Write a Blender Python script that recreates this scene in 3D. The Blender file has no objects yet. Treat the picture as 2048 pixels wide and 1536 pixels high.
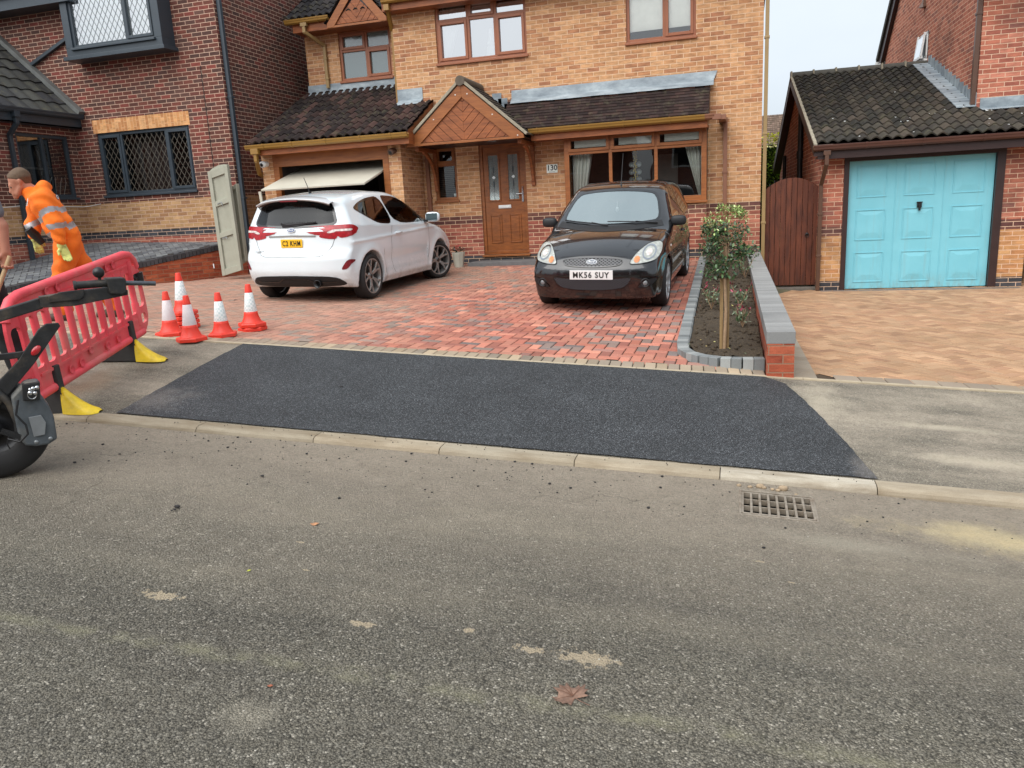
import bpy, bmesh, math, random
import numpy as np
from mathutils import Vector, Matrix
from mathutils.bvhtree import BVHTree
from mathutils.geometry import delaunay_2d_cdt
random.seed(7)
SC=bpy.context.scene
COL=SC.collection
R=math.radians
# ---------------------------------------------------------------- camera, world, sun, exposure
CAM_F=1538.0; CAM_YAW,CAM_PITCH,CAM_ROLL=-16.93014604,12.75534027,-3.02388498
def cam_axes():
    cy,sy=math.cos(R(CAM_YAW)),math.sin(R(CAM_YAW)); cp,sp=math.cos(R(CAM_PITCH)),math.sin(R(CAM_PITCH))
    f=Vector((sy*cp,cy*cp,-sp)); r=Vector((cy,-sy,0)); u=r.cross(f)
    cr,sr=math.cos(R(CAM_ROLL)),math.sin(R(CAM_ROLL))
    return r*cr+u*sr, -r*sr+u*cr, f
CR,CU,CF=cam_axes()
def ray(px,py): return CR*((px-1024)/CAM_F)-CU*((py-768)/CAM_F)+CF
def P(px,py,Y):
    v=ray(px,py); return v*(Y/v.y)
def PXX(px,py,X):
    v=ray(px,py); return v*(X/v.x)
cd=bpy.data.cameras.new('camera'); cam=bpy.data.objects.new('camera',cd); COL.objects.link(cam)
cd.sensor_width=36; cd.lens=36*CAM_F/2048; cd.clip_end=500; cd.clip_start=.05
cam.matrix_world=Matrix(((CR.x,CU.x,-CF.x,0),(CR.y,CU.y,-CF.y,0),(CR.z,CU.z,-CF.z,0),(0,0,0,1)))
SC.camera=cam
W=bpy.data.worlds.new('World'); SC.world=W; W.use_nodes=True
nt=W.node_tree; nt.nodes.clear()
SUN_EL,SUN_AZ=52,200
sky=nt.nodes.new('ShaderNodeTexSky'); sky.sky_type='NISHITA'; sky.sun_disc=False
sky.sun_elevation=R(SUN_EL); sky.sun_rotation=R(SUN_AZ); sky.air_density=1.0; sky.dust_density=4.0; sky.ozone_density=1.5
hs=nt.nodes.new('ShaderNodeHueSaturation'); hs.inputs['Saturation'].default_value=.34
tcw=nt.nodes.new('ShaderNodeTexCoord'); nzw=nt.nodes.new('ShaderNodeTexNoise'); nzw.inputs['Scale'].default_value=2.2; nzw.inputs['Detail'].default_value=5
mpw=nt.nodes.new('ShaderNodeMapping'); mpw.inputs['Scale'].default_value=(1,1,2.2)
rpw=nt.nodes.new('ShaderNodeValToRGB'); rpw.color_ramp.elements[0].position=.3; rpw.color_ramp.elements[0].color=(4.1,4.65,5.2,1); rpw.color_ramp.elements[1].position=.75; rpw.color_ramp.elements[1].color=(5.3,5.8,6.3,1)
mxw=nt.nodes.new('ShaderNodeMixRGB'); mxw.inputs[0].default_value=.62
bg=nt.nodes.new('ShaderNodeBackground'); bg.inputs['Strength'].default_value=.132
ow=nt.nodes.new('ShaderNodeOutputWorld')
nt.links.new(sky.outputs[0],hs.inputs['Color']); nt.links.new(tcw.outputs['Generated'],mpw.inputs[0]); nt.links.new(mpw.outputs[0],nzw.inputs['Vector'])
nt.links.new(nzw.outputs[0],rpw.inputs[0]); nt.links.new(hs.outputs[0],mxw.inputs[1]); nt.links.new(rpw.outputs[0],mxw.inputs[2])
nt.links.new(mxw.outputs[0],bg.inputs[0]); nt.links.new(bg.outputs[0],ow.inputs[0])
sl=bpy.data.lights.new('sun','SUN'); so=bpy.data.objects.new('sun',sl); COL.objects.link(so)
sl.energy=2.0; sl.angle=R(75); sl.color=(1,.985,.96)
# light travels from the sun; azimuth measured clockwise from +Y
sd=Vector((math.sin(R(SUN_AZ))*math.cos(R(SUN_EL)),math.cos(R(SUN_AZ))*math.cos(R(SUN_EL)),math.sin(R(SUN_EL))))
so.rotation_euler=sd.to_track_quat('Z','Y').to_euler()
SC.view_settings.view_transform='Standard'; SC.view_settings.look='None'; SC.view_settings.gamma=1; SC.view_settings.use_curve_mapping=False
SC.view_settings.exposure=.62
# ---------------------------------------------------------------- mesh builder
class MB:
    def __init__(s): s.v=[]; s.f=[]; s.c=[]; s.cur=None; s.m=[]; s.mi=0; s.sm=[]; s.smooth=False
    def add(s,vs,fs,smooth=None):
        b=len(s.v); s.v+= [tuple(v) for v in vs]
        for f in fs:
            s.f.append(tuple(b+i for i in f)); s.c.append(s.cur); s.m.append(s.mi); s.sm.append(s.smooth if smooth is None else smooth)
        return s
    def quad(s,a,b,c,d): return s.add([a,b,c,d],[(0,1,2,3)])
    def box(s,x0,x1,y0,y1,z0,z1):
        if x0>x1:x0,x1=x1,x0
        if y0>y1:y0,y1=y1,y0
        if z0>z1:z0,z1=z1,z0
        return s.add([(x0,y0,z0),(x1,y0,z0),(x1,y1,z0),(x0,y1,z0),(x0,y0,z1),(x1,y0,z1),(x1,y1,z1),(x0,y1,z1)],
          [(0,3,2,1),(4,5,6,7),(0,1,5,4),(1,2,6,5),(2,3,7,6),(3,0,4,7)])
    def obox(s,o,ax,ay,az):
        o,ax,ay,az=map(Vector,(o,ax,ay,az)); vs=[o,o+ax,o+ax+ay,o+ay,o+az,o+ax+az,o+ax+ay+az,o+ay+az]
        fs=[(0,3,2,1),(4,5,6,7),(0,1,5,4),(1,2,6,5),(2,3,7,6),(3,0,4,7)]
        if ax.cross(ay).dot(az)<0: fs=[f[::-1] for f in fs]
        return s.add(vs,fs)
    def bar(s,a,b,w,h,up=(0,0,1)):
        a,b=Vector(a),Vector(b); d=(b-a); up=Vector(up); x=d.cross(up)
        if x.length<1e-6: x=d.cross(Vector((1,0,0)))
        x.normalize(); y=x.cross(d).normalized()
        return s.obox(a-x*w/2-y*h/2,x*w,y*h,d)
    def prism(s,pts,ext):
        n=len(pts); e=Vector(ext); P0=[Vector(p) for p in pts]; vs=P0+[p+e for p in P0]
        nrm=Vector((0,0,0))
        for i in range(n): nrm+=P0[i].cross(P0[(i+1)%n])
        flip=nrm.dot(e)>0
        fs=[tuple(range(n)),tuple(range(2*n-1,n-1,-1))]+[(i,i+n,(i+1)%n+n,(i+1)%n) for i in range(n)]
        if flip: fs=[f[::-1] for f in fs]
        return s.add(vs,fs)
    def tube(s,pts,r,n=8,cap=True,smooth=True):
        pts=[Vector(p) for p in pts]; rr=r if isinstance(r,(list,tuple)) else [r]*len(pts)
        vs=[];fs=[];px=None
        for i,p in enumerate(pts):
            if i==0:d=pts[1]-p
            elif i==len(pts)-1:d=p-pts[i-1]
            else:d=(pts[i+1]-p).normalized()+(p-pts[i-1]).normalized()
            d.normalize()
            if px is None:
                px=d.cross(Vector((0,0,1)))
                if px.length<.05: px=d.cross(Vector((1,0,0)))
            px=(px-d*px.dot(d)); px.normalize(); py=d.cross(px)
            for k in range(n):
                a=2*math.pi*k/n; vs.append(p+(px*math.cos(a)+py*math.sin(a))*rr[i])
        for i in range(len(pts)-1):
            for k in range(n):
                k2=(k+1)%n; fs.append((i*n+k,i*n+k2,(i+1)*n+k2,(i+1)*n+k))
        s.add(vs,fs,smooth)
        if cap:
            s.add(vs[:n],[tuple(range(n-1,-1,-1))],False); s.add(vs[-n:],[tuple(range(n))],False)
        return s
    def lathe(s,prof,o=(0,0,0),axis=(0,0,1),n=24,smooth=True):
        o=Vector(o); az=Vector(axis).normalized(); ax=az.cross(Vector((0,0,1)))
        if ax.length<.05: ax=Vector((1,0,0))
        ax.normalize(); ay=az.cross(ax); vs=[];fs=[]
        for r,z in prof:
            for k in range(n):
                a=2*math.pi*k/n; vs.append(o+az*z+(ax*math.cos(a)+ay*math.sin(a))*r)
        for i in range(len(prof)-1):
            for k in range(n):
                k2=(k+1)%n; fs.append((i*n+k,i*n+k2,(i+1)*n+k2,(i+1)*n+k))
        return s.add(vs,fs,smooth)
    def ball(s,c,r,n=10,sc=(1,1,1)):
        c=Vector(c);vs=[];fs=[]
        for i in range(n+1):
            t=math.pi*i/n
            for k in range(2*n):
                a=math.pi*k/n; vs.append(c+Vector((math.sin(t)*math.cos(a)*r*sc[0],math.sin(t)*math.sin(a)*r*sc[1],math.cos(t)*r*sc[2])))
        for i in range(n):
            for k in range(2*n):
                k2=(k+1)%(2*n); fs.append((i*2*n+k,(i+1)*2*n+k,(i+1)*2*n+k2,i*2*n+k2))
        return s.add(vs,fs,True)
    def build(s,name,mat,parent=None,local=False,bevel=0,uv=True,off=None):
        me=bpy.data.meshes.new(name)
        o=Vector((0,0,0))
        if parent is not None and not local:
            r=parent
            while r.parent: r=r.parent
            o=r.location.copy()
        if off is not None: o=Vector(off)
        me.from_pydata([(v[0]-o.x,v[1]-o.y,v[2]-o.z) for v in s.v],[],s.f)
        mats=mat if isinstance(mat,(list,tuple)) else [mat]
        for m in mats: me.materials.append(m)
        if len(mats)>1: me.polygons.foreach_set('material_index',s.m)
        if any(s.sm): me.polygons.foreach_set('use_smooth',s.sm)
        if uv: box_uv(me,s.v)
        if any(c is not None for c in s.c):
            ca=me.color_attributes.new('Col','FLOAT_COLOR','CORNER'); arr=[]
            for f,c in zip(s.f,s.c):
                c=c or (1,1,1); arr+= [c[0],c[1],c[2],1]*len(f)
            ca.data.foreach_set('color',arr)
        me.update()
        ob=bpy.data.objects.new(name,me); COL.objects.link(ob)
        if parent is not None: ob.parent=parent
        elif off is not None: ob.location=off
        if bevel:
            b=ob.modifiers.new('bevel','BEVEL'); b.width=bevel; b.segments=2; b.limit_method='ANGLE'; b.angle_limit=R(40)
        return ob
def box_uv(me,v):
    ul=me.uv_layers.new(name='UVMap'); arr=[0.0]*(2*len(me.loops))
    for p in me.polygons:
        n=p.normal
        for li in p.loop_indices:
            q=v[me.loops[li].vertex_index]
            if abs(n.z)>.75: a,b=q[0],q[1]
            elif abs(n.x)>abs(n.y): a,b=q[1]+.1125,q[2]
            else: a,b=q[0],q[2]
            arr[2*li]=a; arr[2*li+1]=b
    ul.data.foreach_set('uv',arr)
def tag(o,label=None,cat=None,group=None,kind=None):
    if label: o['label']=label
    if cat: o['category']=cat
    if group: o['group']=group
    if kind: o['kind']=kind
    return o
def thing(name,label,cat,loc=(0,0,0),rz=0,group=None):
    o=bpy.data.objects.new(name,None); COL.objects.link(o); o.location=loc; o.rotation_euler=(0,0,rz); o.empty_display_size=.2
    return tag(o,label,cat,group)
def copy_tree(o,parent=None):
    c=o.copy(); COL.objects.link(c); c.parent=parent
    for ch in list(o.children): copy_tree(ch,c)
    return c
def shear(a,b,t): return a+(b-a)*t
# ---------------------------------------------------------------- materials
def lin(c): return tuple((x/255/12.92 if x/255<=.04045 else ((x/255+.055)/1.055)**2.4) for x in c)
def S(r,g,b): return lin((r,g,b))+(1,)
class NT:
    def __init__(s,name):
        s.mat=bpy.data.materials.new(name); s.mat.use_nodes=True; s.t=s.mat.node_tree; s.t.nodes.clear()
        s.out=s.n('ShaderNodeOutputMaterial'); s.b=s.n('ShaderNodeBsdfPrincipled'); s.l(s.b.outputs[0],s.out.inputs[0])
    def n(s,t,**k):
        x=s.t.nodes.new(t)
        for a,b in k.items(): setattr(x,a,b)
        return x
    def l(s,a,b): s.t.links.new(a,b)
    def val(s,inp,v):
        if hasattr(v,'links') or hasattr(v,'is_linked'): s.l(v,inp)
        else: inp.default_value=v
    def math(s,op,a,b=0,c=None,clamp=False):
        x=s.n('ShaderNodeMath',operation=op,use_clamp=clamp); s.val(x.inputs[0],a); s.val(x.inputs[1],b)
        if c is not None: s.val(x.inputs[2],c)
        return x.outputs[0]
    def mix(s,f,a,b,mode='MIX'):
        x=s.n('ShaderNodeMixRGB',blend_type=mode); s.val(x.inputs[0],f); s.val(x.inputs[1],a); s.val(x.inputs[2],b); return x.outputs[0]
    def noise(s,vec,scale,detail=3,rough=.5,dist=0):
        x=s.n('ShaderNodeTexNoise'); x.inputs['Scale'].default_value=scale; x.inputs['Detail'].default_value=detail; x.inputs['Roughness'].default_value=rough; x.inputs['Distortion'].default_value=dist
        if vec is not None: s.l(vec,x.inputs['Vector'])
        return x.outputs[0]
    def vor(s,vec,scale,out='Distance',feature='F1'):
        x=s.n('ShaderNodeTexVoronoi',feature=feature); x.inputs['Scale'].default_value=scale; s.l(vec,x.inputs['Vector']); return x.outputs[out]
    def ramp(s,f,els,interp='LINEAR'):
        x=s.n('ShaderNodeValToRGB'); x.color_ramp.interpolation=interp; e=x.color_ramp.elements
        while len(e)<len(els): e.new(.5)
        for i,(p,c) in enumerate(els): e[i].position=p; e[i].color=c if len(c)==4 else tuple(c)+(1,)
        s.val(x.inputs[0],f); return x.outputs[0]
    def obj(s): return s.n('ShaderNodeTexCoord').outputs['Object']
    def uv(s): return s.n('ShaderNodeTexCoord').outputs['UV']
    def map(s,vec,scale=(1,1,1),loc=(0,0,0),rot=(0,0,0)):
        x=s.n('ShaderNodeMapping'); x.inputs['Scale'].default_value=scale; x.inputs['Location'].default_value=loc; x.inputs['Rotation'].default_value=rot; s.l(vec,x.inputs[0]); return x.outputs[0]
    def bump(s,h,strength=.5,dist=.01,nrm=None):
        x=s.n('ShaderNodeBump'); x.inputs['Strength'].default_value=strength; x.inputs['Distance'].default_value=dist; s.l(h,x.inputs['Height'])
        if nrm is not None: s.l(nrm,x.inputs['Normal'])
        s.l(x.outputs[0],s.b.inputs['Normal']); return x.outputs[0]
    def col(s,v): s.val(s.b.inputs['Base Color'],v)
    def set(s,**k):
        for a,b in k.items(): s.val(s.b.inputs[a.replace('_',' ')],b)
def G(v): return (v,v,v,1)
def plain(name,c,rough=.6,var=.12,scale=6,metal=0,bump=0,bscale=60,spec=.5,coat=0,dirt=None):
    t=NT(name); o=t.obj(); n=t.noise(o,scale,4,.6)
    k=t.ramp(n,[(.3,G(1-var)),(.7,G(1+var))])
    c2=t.mix(1,c,k,'MULTIPLY')
    if dirt:
        dn=t.noise(o,scale*.35,5,.65); c2=t.mix(t.ramp(dn,[(.48,G(0)),(.68,G(dirt[1]))]),c2,dirt[0])
    t.col(c2); t.set(Roughness=t.math('MULTIPLY',t.ramp(n,[(0,G(.85)),(1,G(1.15))]),rough),Metallic=metal)
    t.b.inputs['Specular IOR Level'].default_value=spec
    if coat: t.set(Coat_Weight=coat); t.b.inputs['Coat Roughness'].default_value=.04
    if bump: t.bump(t.noise(o,bscale,4,.6),.6,bump)
    return t.mat
def brick_mat(name,bands,mortar,soldier=False,rub=.35,dirt=None):
    """bands: list of (top z, [colours]); each brick takes its own random tone from the list"""
    t=NT(name); uv=t.uv()
    vec=uv
    if soldier: vec=t.map(uv,rot=(0,0,R(90)))
    bt=t.n('ShaderNodeTexBrick'); t.l(vec,bt.inputs['Vector'])
    bt.inputs['Color1'].default_value=G(0); bt.inputs['Color2'].default_value=G(1); bt.inputs['Scale'].default_value=1
    bt.inputs['Mortar Size'].default_value=.0055; bt.inputs['Mortar Smooth'].default_value=.25; bt.inputs['Brick Width'].default_value=.225; bt.inputs['Row Height'].default_value=.075
    bt.inputs['Mortar'].default_value=G(.5)
    sp=t.n('ShaderNodeSeparateXYZ'); t.l(uv,sp.inputs[0]); z=sp.outputs[1]
    colr=None
    for i,(zt,cols) in enumerate(bands):
        els=[((k+.5)/len(cols),c) for k,c in enumerate(cols)]
        c=t.ramp(bt.outputs['Color'],els,'CONSTANT' if len(cols)>3 else 'LINEAR')
        if colr is None: colr=c
        else: colr=t.mix(t.math('GREATER_THAN',z,bands[i-1][0]),colr,c)
    n1=t.noise(t.map(uv,(7,22,1)),1,3,.6); n2=t.noise(uv,90,3,.6); n3=t.noise(uv,.8,4,.6)
    colr=t.mix(rub,colr,t.mix(1,colr,t.ramp(n1,[(.3,G(.35)),(.62,G(1.2))]),'MULTIPLY'))
    colr=t.mix(1,colr,t.ramp(n2,[(.2,G(.82)),(.8,G(1.18))]),'MULTIPLY')
    colr=t.mix(1,colr,t.ramp(n3,[(.3,G(.88)),(.7,G(1.1))]),'MULTIPLY')
    mc=t.mix(1,mortar,t.ramp(n2,[(.2,G(.8)),(.8,G(1.15))]),'MULTIPLY')
    c=t.mix(bt.outputs['Fac'],colr,mc)
    if dirt: c=t.mix(t.ramp(t.noise(uv,.6,5,.65),[(.5,G(0)),(.7,G(dirt[1]))]),c,dirt[0])
    t.col(c); t.set(Roughness=.88); t.b.inputs['Specular IOR Level'].default_value=.25
    h=t.math('SUBTRACT',t.math('MULTIPLY',n2,.35),t.math('MULTIPLY',bt.outputs['Fac'],1.0))
    t.bump(h,.7,.006)
    return t.mat
def attr_mat(name,rough=.85,spec=.3,speck=.18,sscale=140,bump=.002,macro=None):
    t=NT(name); a=t.n('ShaderNodeAttribute',attribute_name='Col'); o=t.obj()
    n=t.noise(o,sscale,3,.6); m=t.noise(o,1.3,5,.6)
    c=t.mix(1,a.outputs['Color'],t.ramp(n,[(.25,G(1-speck)),(.75,G(1+speck))]),'MULTIPLY')
    c=t.mix(1,c,t.ramp(m,[(.3,G(.9)),(.7,G(1.1))]),'MULTIPLY')
    if macro: c=macro(t,o,c)
    t.col(c); t.set(Roughness=rough); t.b.inputs['Specular IOR Level'].default_value=spec
    if bump: t.bump(n,.5,bump)
    return t.mat
def wood_mat(name,c1,c2,rough=.45,scale=(3,3,30),spec=.4):
    t=NT(name); o=t.obj(); n=t.noise(t.map(o,scale),1.0,5,.6,.6); m=t.noise(o,3,2)
    c=t.mix(t.ramp(n,[(.32,G(0)),(.68,G(1))]),c1,c2); c=t.mix(1,c,t.ramp(m,[(.3,G(.88)),(.7,G(1.1))]),'MULTIPLY')
    t.col(c); t.set(Roughness=rough); t.b.inputs['Specular IOR Level'].default_value=spec; t.bump(n,.25,.002); return t.mat
def glass_mat(name,refl=.12,tint=(.75,.82,.82,1),rough=.01,body=None,bodyw=0.0,gtint=(1,1,1,1)):
    """clear pane: transparent with a mirror-like surface reflection"""
    t=NT(name); t.t.nodes.remove(t.b)
    tr=t.n('ShaderNodeBsdfTransparent'); tr.inputs[0].default_value=tint
    gl=t.n('ShaderNodeBsdfGlossy'); gl.inputs['Roughness'].default_value=rough; gl.inputs[0].default_value=gtint
    o=t.obj(); nz=t.noise(o,1.6,2); bp=t.n('ShaderNodeBump'); bp.inputs['Strength'].default_value=.12; bp.inputs['Distance'].default_value=.01; t.l(nz,bp.inputs['Height']); t.l(bp.outputs[0],gl.inputs['Normal'])
    fr=t.n('ShaderNodeFresnel'); fr.inputs[0].default_value=1.5
    f=t.math('ADD',fr.outputs[0],refl,clamp=True)
    mx=t.n('ShaderNodeMixShader'); t.l(f,mx.inputs[0])
    if bodyw:
        df=t.n('ShaderNodeBsdfDiffuse'); df.inputs[0].default_value=body; m2=t.n('ShaderNodeMixShader'); m2.inputs[0].default_value=bodyw
        t.l(tr.outputs[0],m2.inputs[1]); t.l(df.outputs[0],m2.inputs[2]); t.l(m2.outputs[0],mx.inputs[1])
    else: t.l(tr.outputs[0],mx.inputs[1])
    t.l(gl.outputs[0],mx.inputs[2]); t.l(mx.outputs[0],t.out.inputs[0]); return t.mat
# ---------------------------------------------------------------- ground levels (the street falls to the right)
KS=.0672
def cl(x): return max(-16,min(14,x))
def yk(x): return 4.70+KS*x
def zk(x): return -1.63-.0717*cl(x)
def yb(x): return 6.55+KS*(x-.2)
def zb(x): return -1.464-.0717*(cl(x)-.2)
def yf(x): return yk(x)-.125
def zroad(x,y): return zk(x)-.036-.014*max(0,min(1,(x-.2)/1.0))+.02*min(6,max(0,yf(x)-y))
def zpath(x,y): 
    t=(y-yk(x))/(yb(x)-yk(x)); return zk(x)+(zb(x)-zk(x))*t
def zdrive(x,y):
    if y<yb(x): y=yb(x)
    xc=max(-12,x)
    s=np.interp(y,[6.5,9.9,12.35,14.2],[-.0717,-.0366,-.0133,-.004]); c=np.interp(y,[6.5,8.2,9.9,12.35,14.2],[-1.385,-1.345,-1.286,-1.135,-1.03])
    return float(c+s*(xc+.9))
def zright(x,y):
    t=max(0,min(1,(y-yb(x))/(14.3-yb(x)))); return zb(x)*(1-t)+(-1.645)*t
def hit(px,py,f):
    v=ray(px,py); a,b=.5,40.
    g=lambda t:(v.z*t)-f(v.x*t,v.y*t)
    t=a
    while t<60 and g(t)>0: t+=.1
    a,b=t-.1,t
    for _ in range(30):
        m=(a+b)/2
        if g(m)>0:a=m
        else:b=m
    return v*a
def jit(a,b,c):
    k=random.uniform(a,b); return lin([v*k for v in c])
def structure(o): o['kind']='structure'; return o
# ---- materials
def asphalt_old(name,base,tone2,mud,mudmask,agg=1.0):
    t=NT(name); o=t.obj()
    v1=t.n('ShaderNodeTexVoronoi'); v1.inputs['Scale'].default_value=125*agg; t.l(o,v1.inputs['Vector'])
    v2=t.n('ShaderNodeTexVoronoi'); v2.inputs['Scale'].default_value=260*agg; t.l(o,v2.inputs['Vector'])
    sp=t.n('ShaderNodeSeparateXYZ'); t.l(v1.outputs['Color'],sp.inputs[0]); sp2=t.n('ShaderNodeSeparateXYZ'); t.l(v2.outputs['Color'],sp2.inputs[0])
    stone=t.ramp(sp.outputs[0],[(0,S(88,86,79)),(.3,S(114,111,102)),(.6,S(134,130,119)),(.88,S(152,148,136)),(.985,S(198,192,178))])
    stone2=t.ramp(sp2.outputs[1],[(0,S(90,87,79)),(.5,S(122,118,107)),(.93,S(146,141,128)),(1,S(184,178,162))])
    c=t.mix(t.ramp(t.noise(o,40,2),[(.4,G(0)),(.6,G(1))]),stone,stone2)
    gap=t.ramp(v1.outputs['Distance'],[(.40,G(1)),(.80,G(.45))])
    c=t.mix(1,c,gap,'MULTIPLY'); c=t.mix(1,c,base,'MULTIPLY')
    c=t.mix(t.ramp(t.noise(t.map(o,(.5,1.2,1)),1.3,5,.6),[(.42,G(0)),(.62,G(.75))]),c,t.mix(1,c,tone2,'MULTIPLY'))
    # tyre-polished and patched bands running along the street
    c=t.mix(t.ramp(t.noise(t.map(o,(.25,2.2,1),rot=(0,0,R(-4))),1,4,.6),[(.4,G(0)),(.66,G(.5))]),c,t.mix(1,c,(.68,.7,.73,1),'MULTIPLY'))
    m=mudmask(t,o)
    mn=t.noise(o,60,4,.7)
    m2=t.math('MULTIPLY',m,t.ramp(mn,[(.3,G(.45)),(.6,G(1.0))]),clamp=True)
    c=t.mix(m2,c,mud)
    c=t.mix(1,c,t.ramp(t.noise(o,9,5,.7),[(.25,G(.86)),(.75,G(1.12))]),'MULTIPLY')
    t.col(c); t.set(Roughness=t.ramp(t.noise(o,1.7,3),[(.3,G(.72)),(.7,G(.9))])); t.b.inputs['Specular IOR Level'].default_value=.15
    h=t.math('ADD',t.math('MULTIPLY',v1.outputs['Distance'],-1.0),t.math('MULTIPLY',v2.outputs['Distance'],-.45))
    h=t.math('ADD',h,t.math('MULTIPLY',t.noise(o,30,3,.6),.6))
    t.bump(h,1.0,.009)
    return t
def spots(t,o,lst,dist=.06,nscale=14,amp=1.9):
    """union of irregular stains: (x, y, rx, ry)"""
    ns=t.n('ShaderNodeTexNoise'); ns.inputs['Scale'].default_value=nscale; ns.inputs['Detail'].default_value=6; ns.inputs['Roughness'].default_value=.7; t.l(o,ns.inputs['Vector'])
    tot=None
    for (x,y,rx,ry,soft) in lst:
        mp=t.map(o,(1/rx,1/ry,0),(-x/rx,-y/ry,0)); ln=t.n('ShaderNodeVectorMath',operation='LENGTH'); t.l(mp,ln.inputs[0])
        d=t.math('ADD',ln.outputs['Value'],t.math('MULTIPLY',t.math('SUBTRACT',ns.outputs[0],.5),amp))
        k=t.ramp(d,[(max(0,1-soft)*.5,G(1)),(.5*(1+soft*.3),G(0))]) if False else t.math('SUBTRACT',1,t.math('SMOOTH_MIN',t.math('MAXIMUM',t.math('DIVIDE',t.math('SUBTRACT',d,1-soft),soft),0),1,.2),clamp=True)
        tot=k if tot is None else t.math('MAXIMUM',tot,k)
    return tot
def road_mask(t,o):
    sp=t.n('ShaderNodeSeparateXYZ'); t.l(o,sp.inputs[0])
    w=t.math('SUBTRACT',t.math('SUBTRACT',sp.outputs[1],t.math('MULTIPLY',sp.outputs[0],KS)),4.575)   # <0 out into the road
    w2=t.math('ADD',w,t.math('MULTIPLY',t.math('SUBTRACT',t.noise(t.map(o,(.5,1.6,1)),1.4,5,.65),.5),1.4))
    near=t.ramp(t.math('ADD',t.math('MULTIPLY',w2,.42),1),[(.1,G(0)),(.5,G(.38)),(.72,G(.70)),(.92,G(.95))])
    return near
def road_material():
    t=asphalt_old('road asphalt',(.97,.945,.915,1),(.80,.80,.82,1),S(160,148,132),road_mask)
    # mortar splashes, fine sand and a yellowish dusty patch lying on the road
    o=t.obj(); base=[l.from_socket for l in t.t.links if l.to_socket==t.b.inputs['Base Color']][0]
    L=[]
    for px,py,rx,ry in [(325,1192,.085,.03),(725,1248,.05,.018),(938,1261,.025,.02),(1058,1298,.045,.022),(1180,1318,.10,.045),(600,1085,.02,.01),(612,1140,.02,.008),(1520,1123,.03,.01),(1585,1165,.02,.008)]:
        h=hit(px,py,zroad); L.append((h.x,h.y,rx,ry,.22))
    m=spots(t,o,L,nscale=30,amp=4.2); c=t.mix(t.math('MULTIPLY',m,.75),base,S(182,166,140))
    h=hit(2040,1085,zroad); h2=hit(490,1435,zroad); h3=hit(1700,1090,zroad)
    m=spots(t,o,[(h.x,h.y,.75,.24,.9)],nscale=4); c=t.mix(t.math('MULTIPLY',m,.75),c,t.mix(t.noise(o,80,3),S(196,176,132),S(226,208,166)))
    m=spots(t,o,[(h2.x,h2.y,.12,.10,.9),(h3.x,h3.y,.6,.12,.9)],nscale=5); c=t.mix(t.math('MULTIPLY',m,.4),c,S(176,168,150))
    # faint mossy seam running down the carriageway, and dust worn in two wheel tracks
    a=hit(210,1268,zroad); b=hit(1338,1453,zroad); kk_=(b.y-a.y)/(b.x-a.x)
    sp=t.n('ShaderNodeSeparateXYZ'); t.l(o,sp.inputs[0])
    dl=t.math('SUBTRACT',sp.outputs[1],t.math('ADD',t.math('MULTIPLY',sp.outputs[0],kk_),a.y-kk_*a.x)); wob=t.math('MULTIPLY',t.math('SUBTRACT',t.noise(o,2.5,5,.7),.5),.16)
    dl=t.math('ABSOLUTE',t.math('ADD',dl,wob)); sm_=t.math('MULTIPLY',t.ramp(dl,[(.0,G(1)),(.055,G(0))]),t.ramp(t.noise(o,7,5,.75),[(.42,G(0)),(.62,G(1))]))
    c=t.mix(t.math('MULTIPLY',sm_,.7),c,S(140,136,112))
    for (ya,wd_,st_) in ((3.55,.30,.32),(2.75,.22,.20)):
        d2=t.math('ABSOLUTE',t.math('ADD',t.math('SUBTRACT',t.math('SUBTRACT',sp.outputs[1],t.math('MULTIPLY',sp.outputs[0],KS)),ya),t.math('MULTIPLY',t.math('SUBTRACT',t.noise(t.map(o,(.4,1,1)),1.2,3),.5),.5)))
        c=t.mix(t.math('MULTIPLY',t.ramp(d2,[(.0,G(1)),(wd_,G(0))]),t.math('MULTIPLY',t.ramp(t.noise(t.map(o,(.6,2,1)),1.6,5,.7),[(.4,G(0)),(.65,G(1))]),st_)),c,S(168,158,138))
    # hairline cracks
    vc=t.n('ShaderNodeTexVoronoi',feature='DISTANCE_TO_EDGE'); vc.inputs['Scale'].default_value=.55; nd=t.n('ShaderNodeTexNoise'); nd.inputs['Scale'].default_value=5; t.l(o,nd.inputs['Vector']); vm=t.n('ShaderNodeVectorMath',operation='MULTIPLY_ADD'); t.l(nd.outputs['Color'],vm.inputs[0]); vm.inputs[1].default_value=(.35,.35,.35); t.l(o,vm.inputs[2]); t.l(vm.outputs[0],vc.inputs['Vector'])
    ck=t.math('MULTIPLY',t.ramp(vc.outputs['Distance'],[(.0,G(1)),(.004,G(0))]),t.ramp(t.noise(o,.7,3),[(.5,G(0)),(.6,G(.4))])); c=t.mix(ck,c,S(52,48,42))
    t.col(c)
    return t.mat
def path_mask(t,o):
    n=t.noise(t.map(o,(.5,1.3,1)),1.5,5,.65)
    return t.ramp(n,[(.38,G(.15)),(.62,G(.95))])
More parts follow.
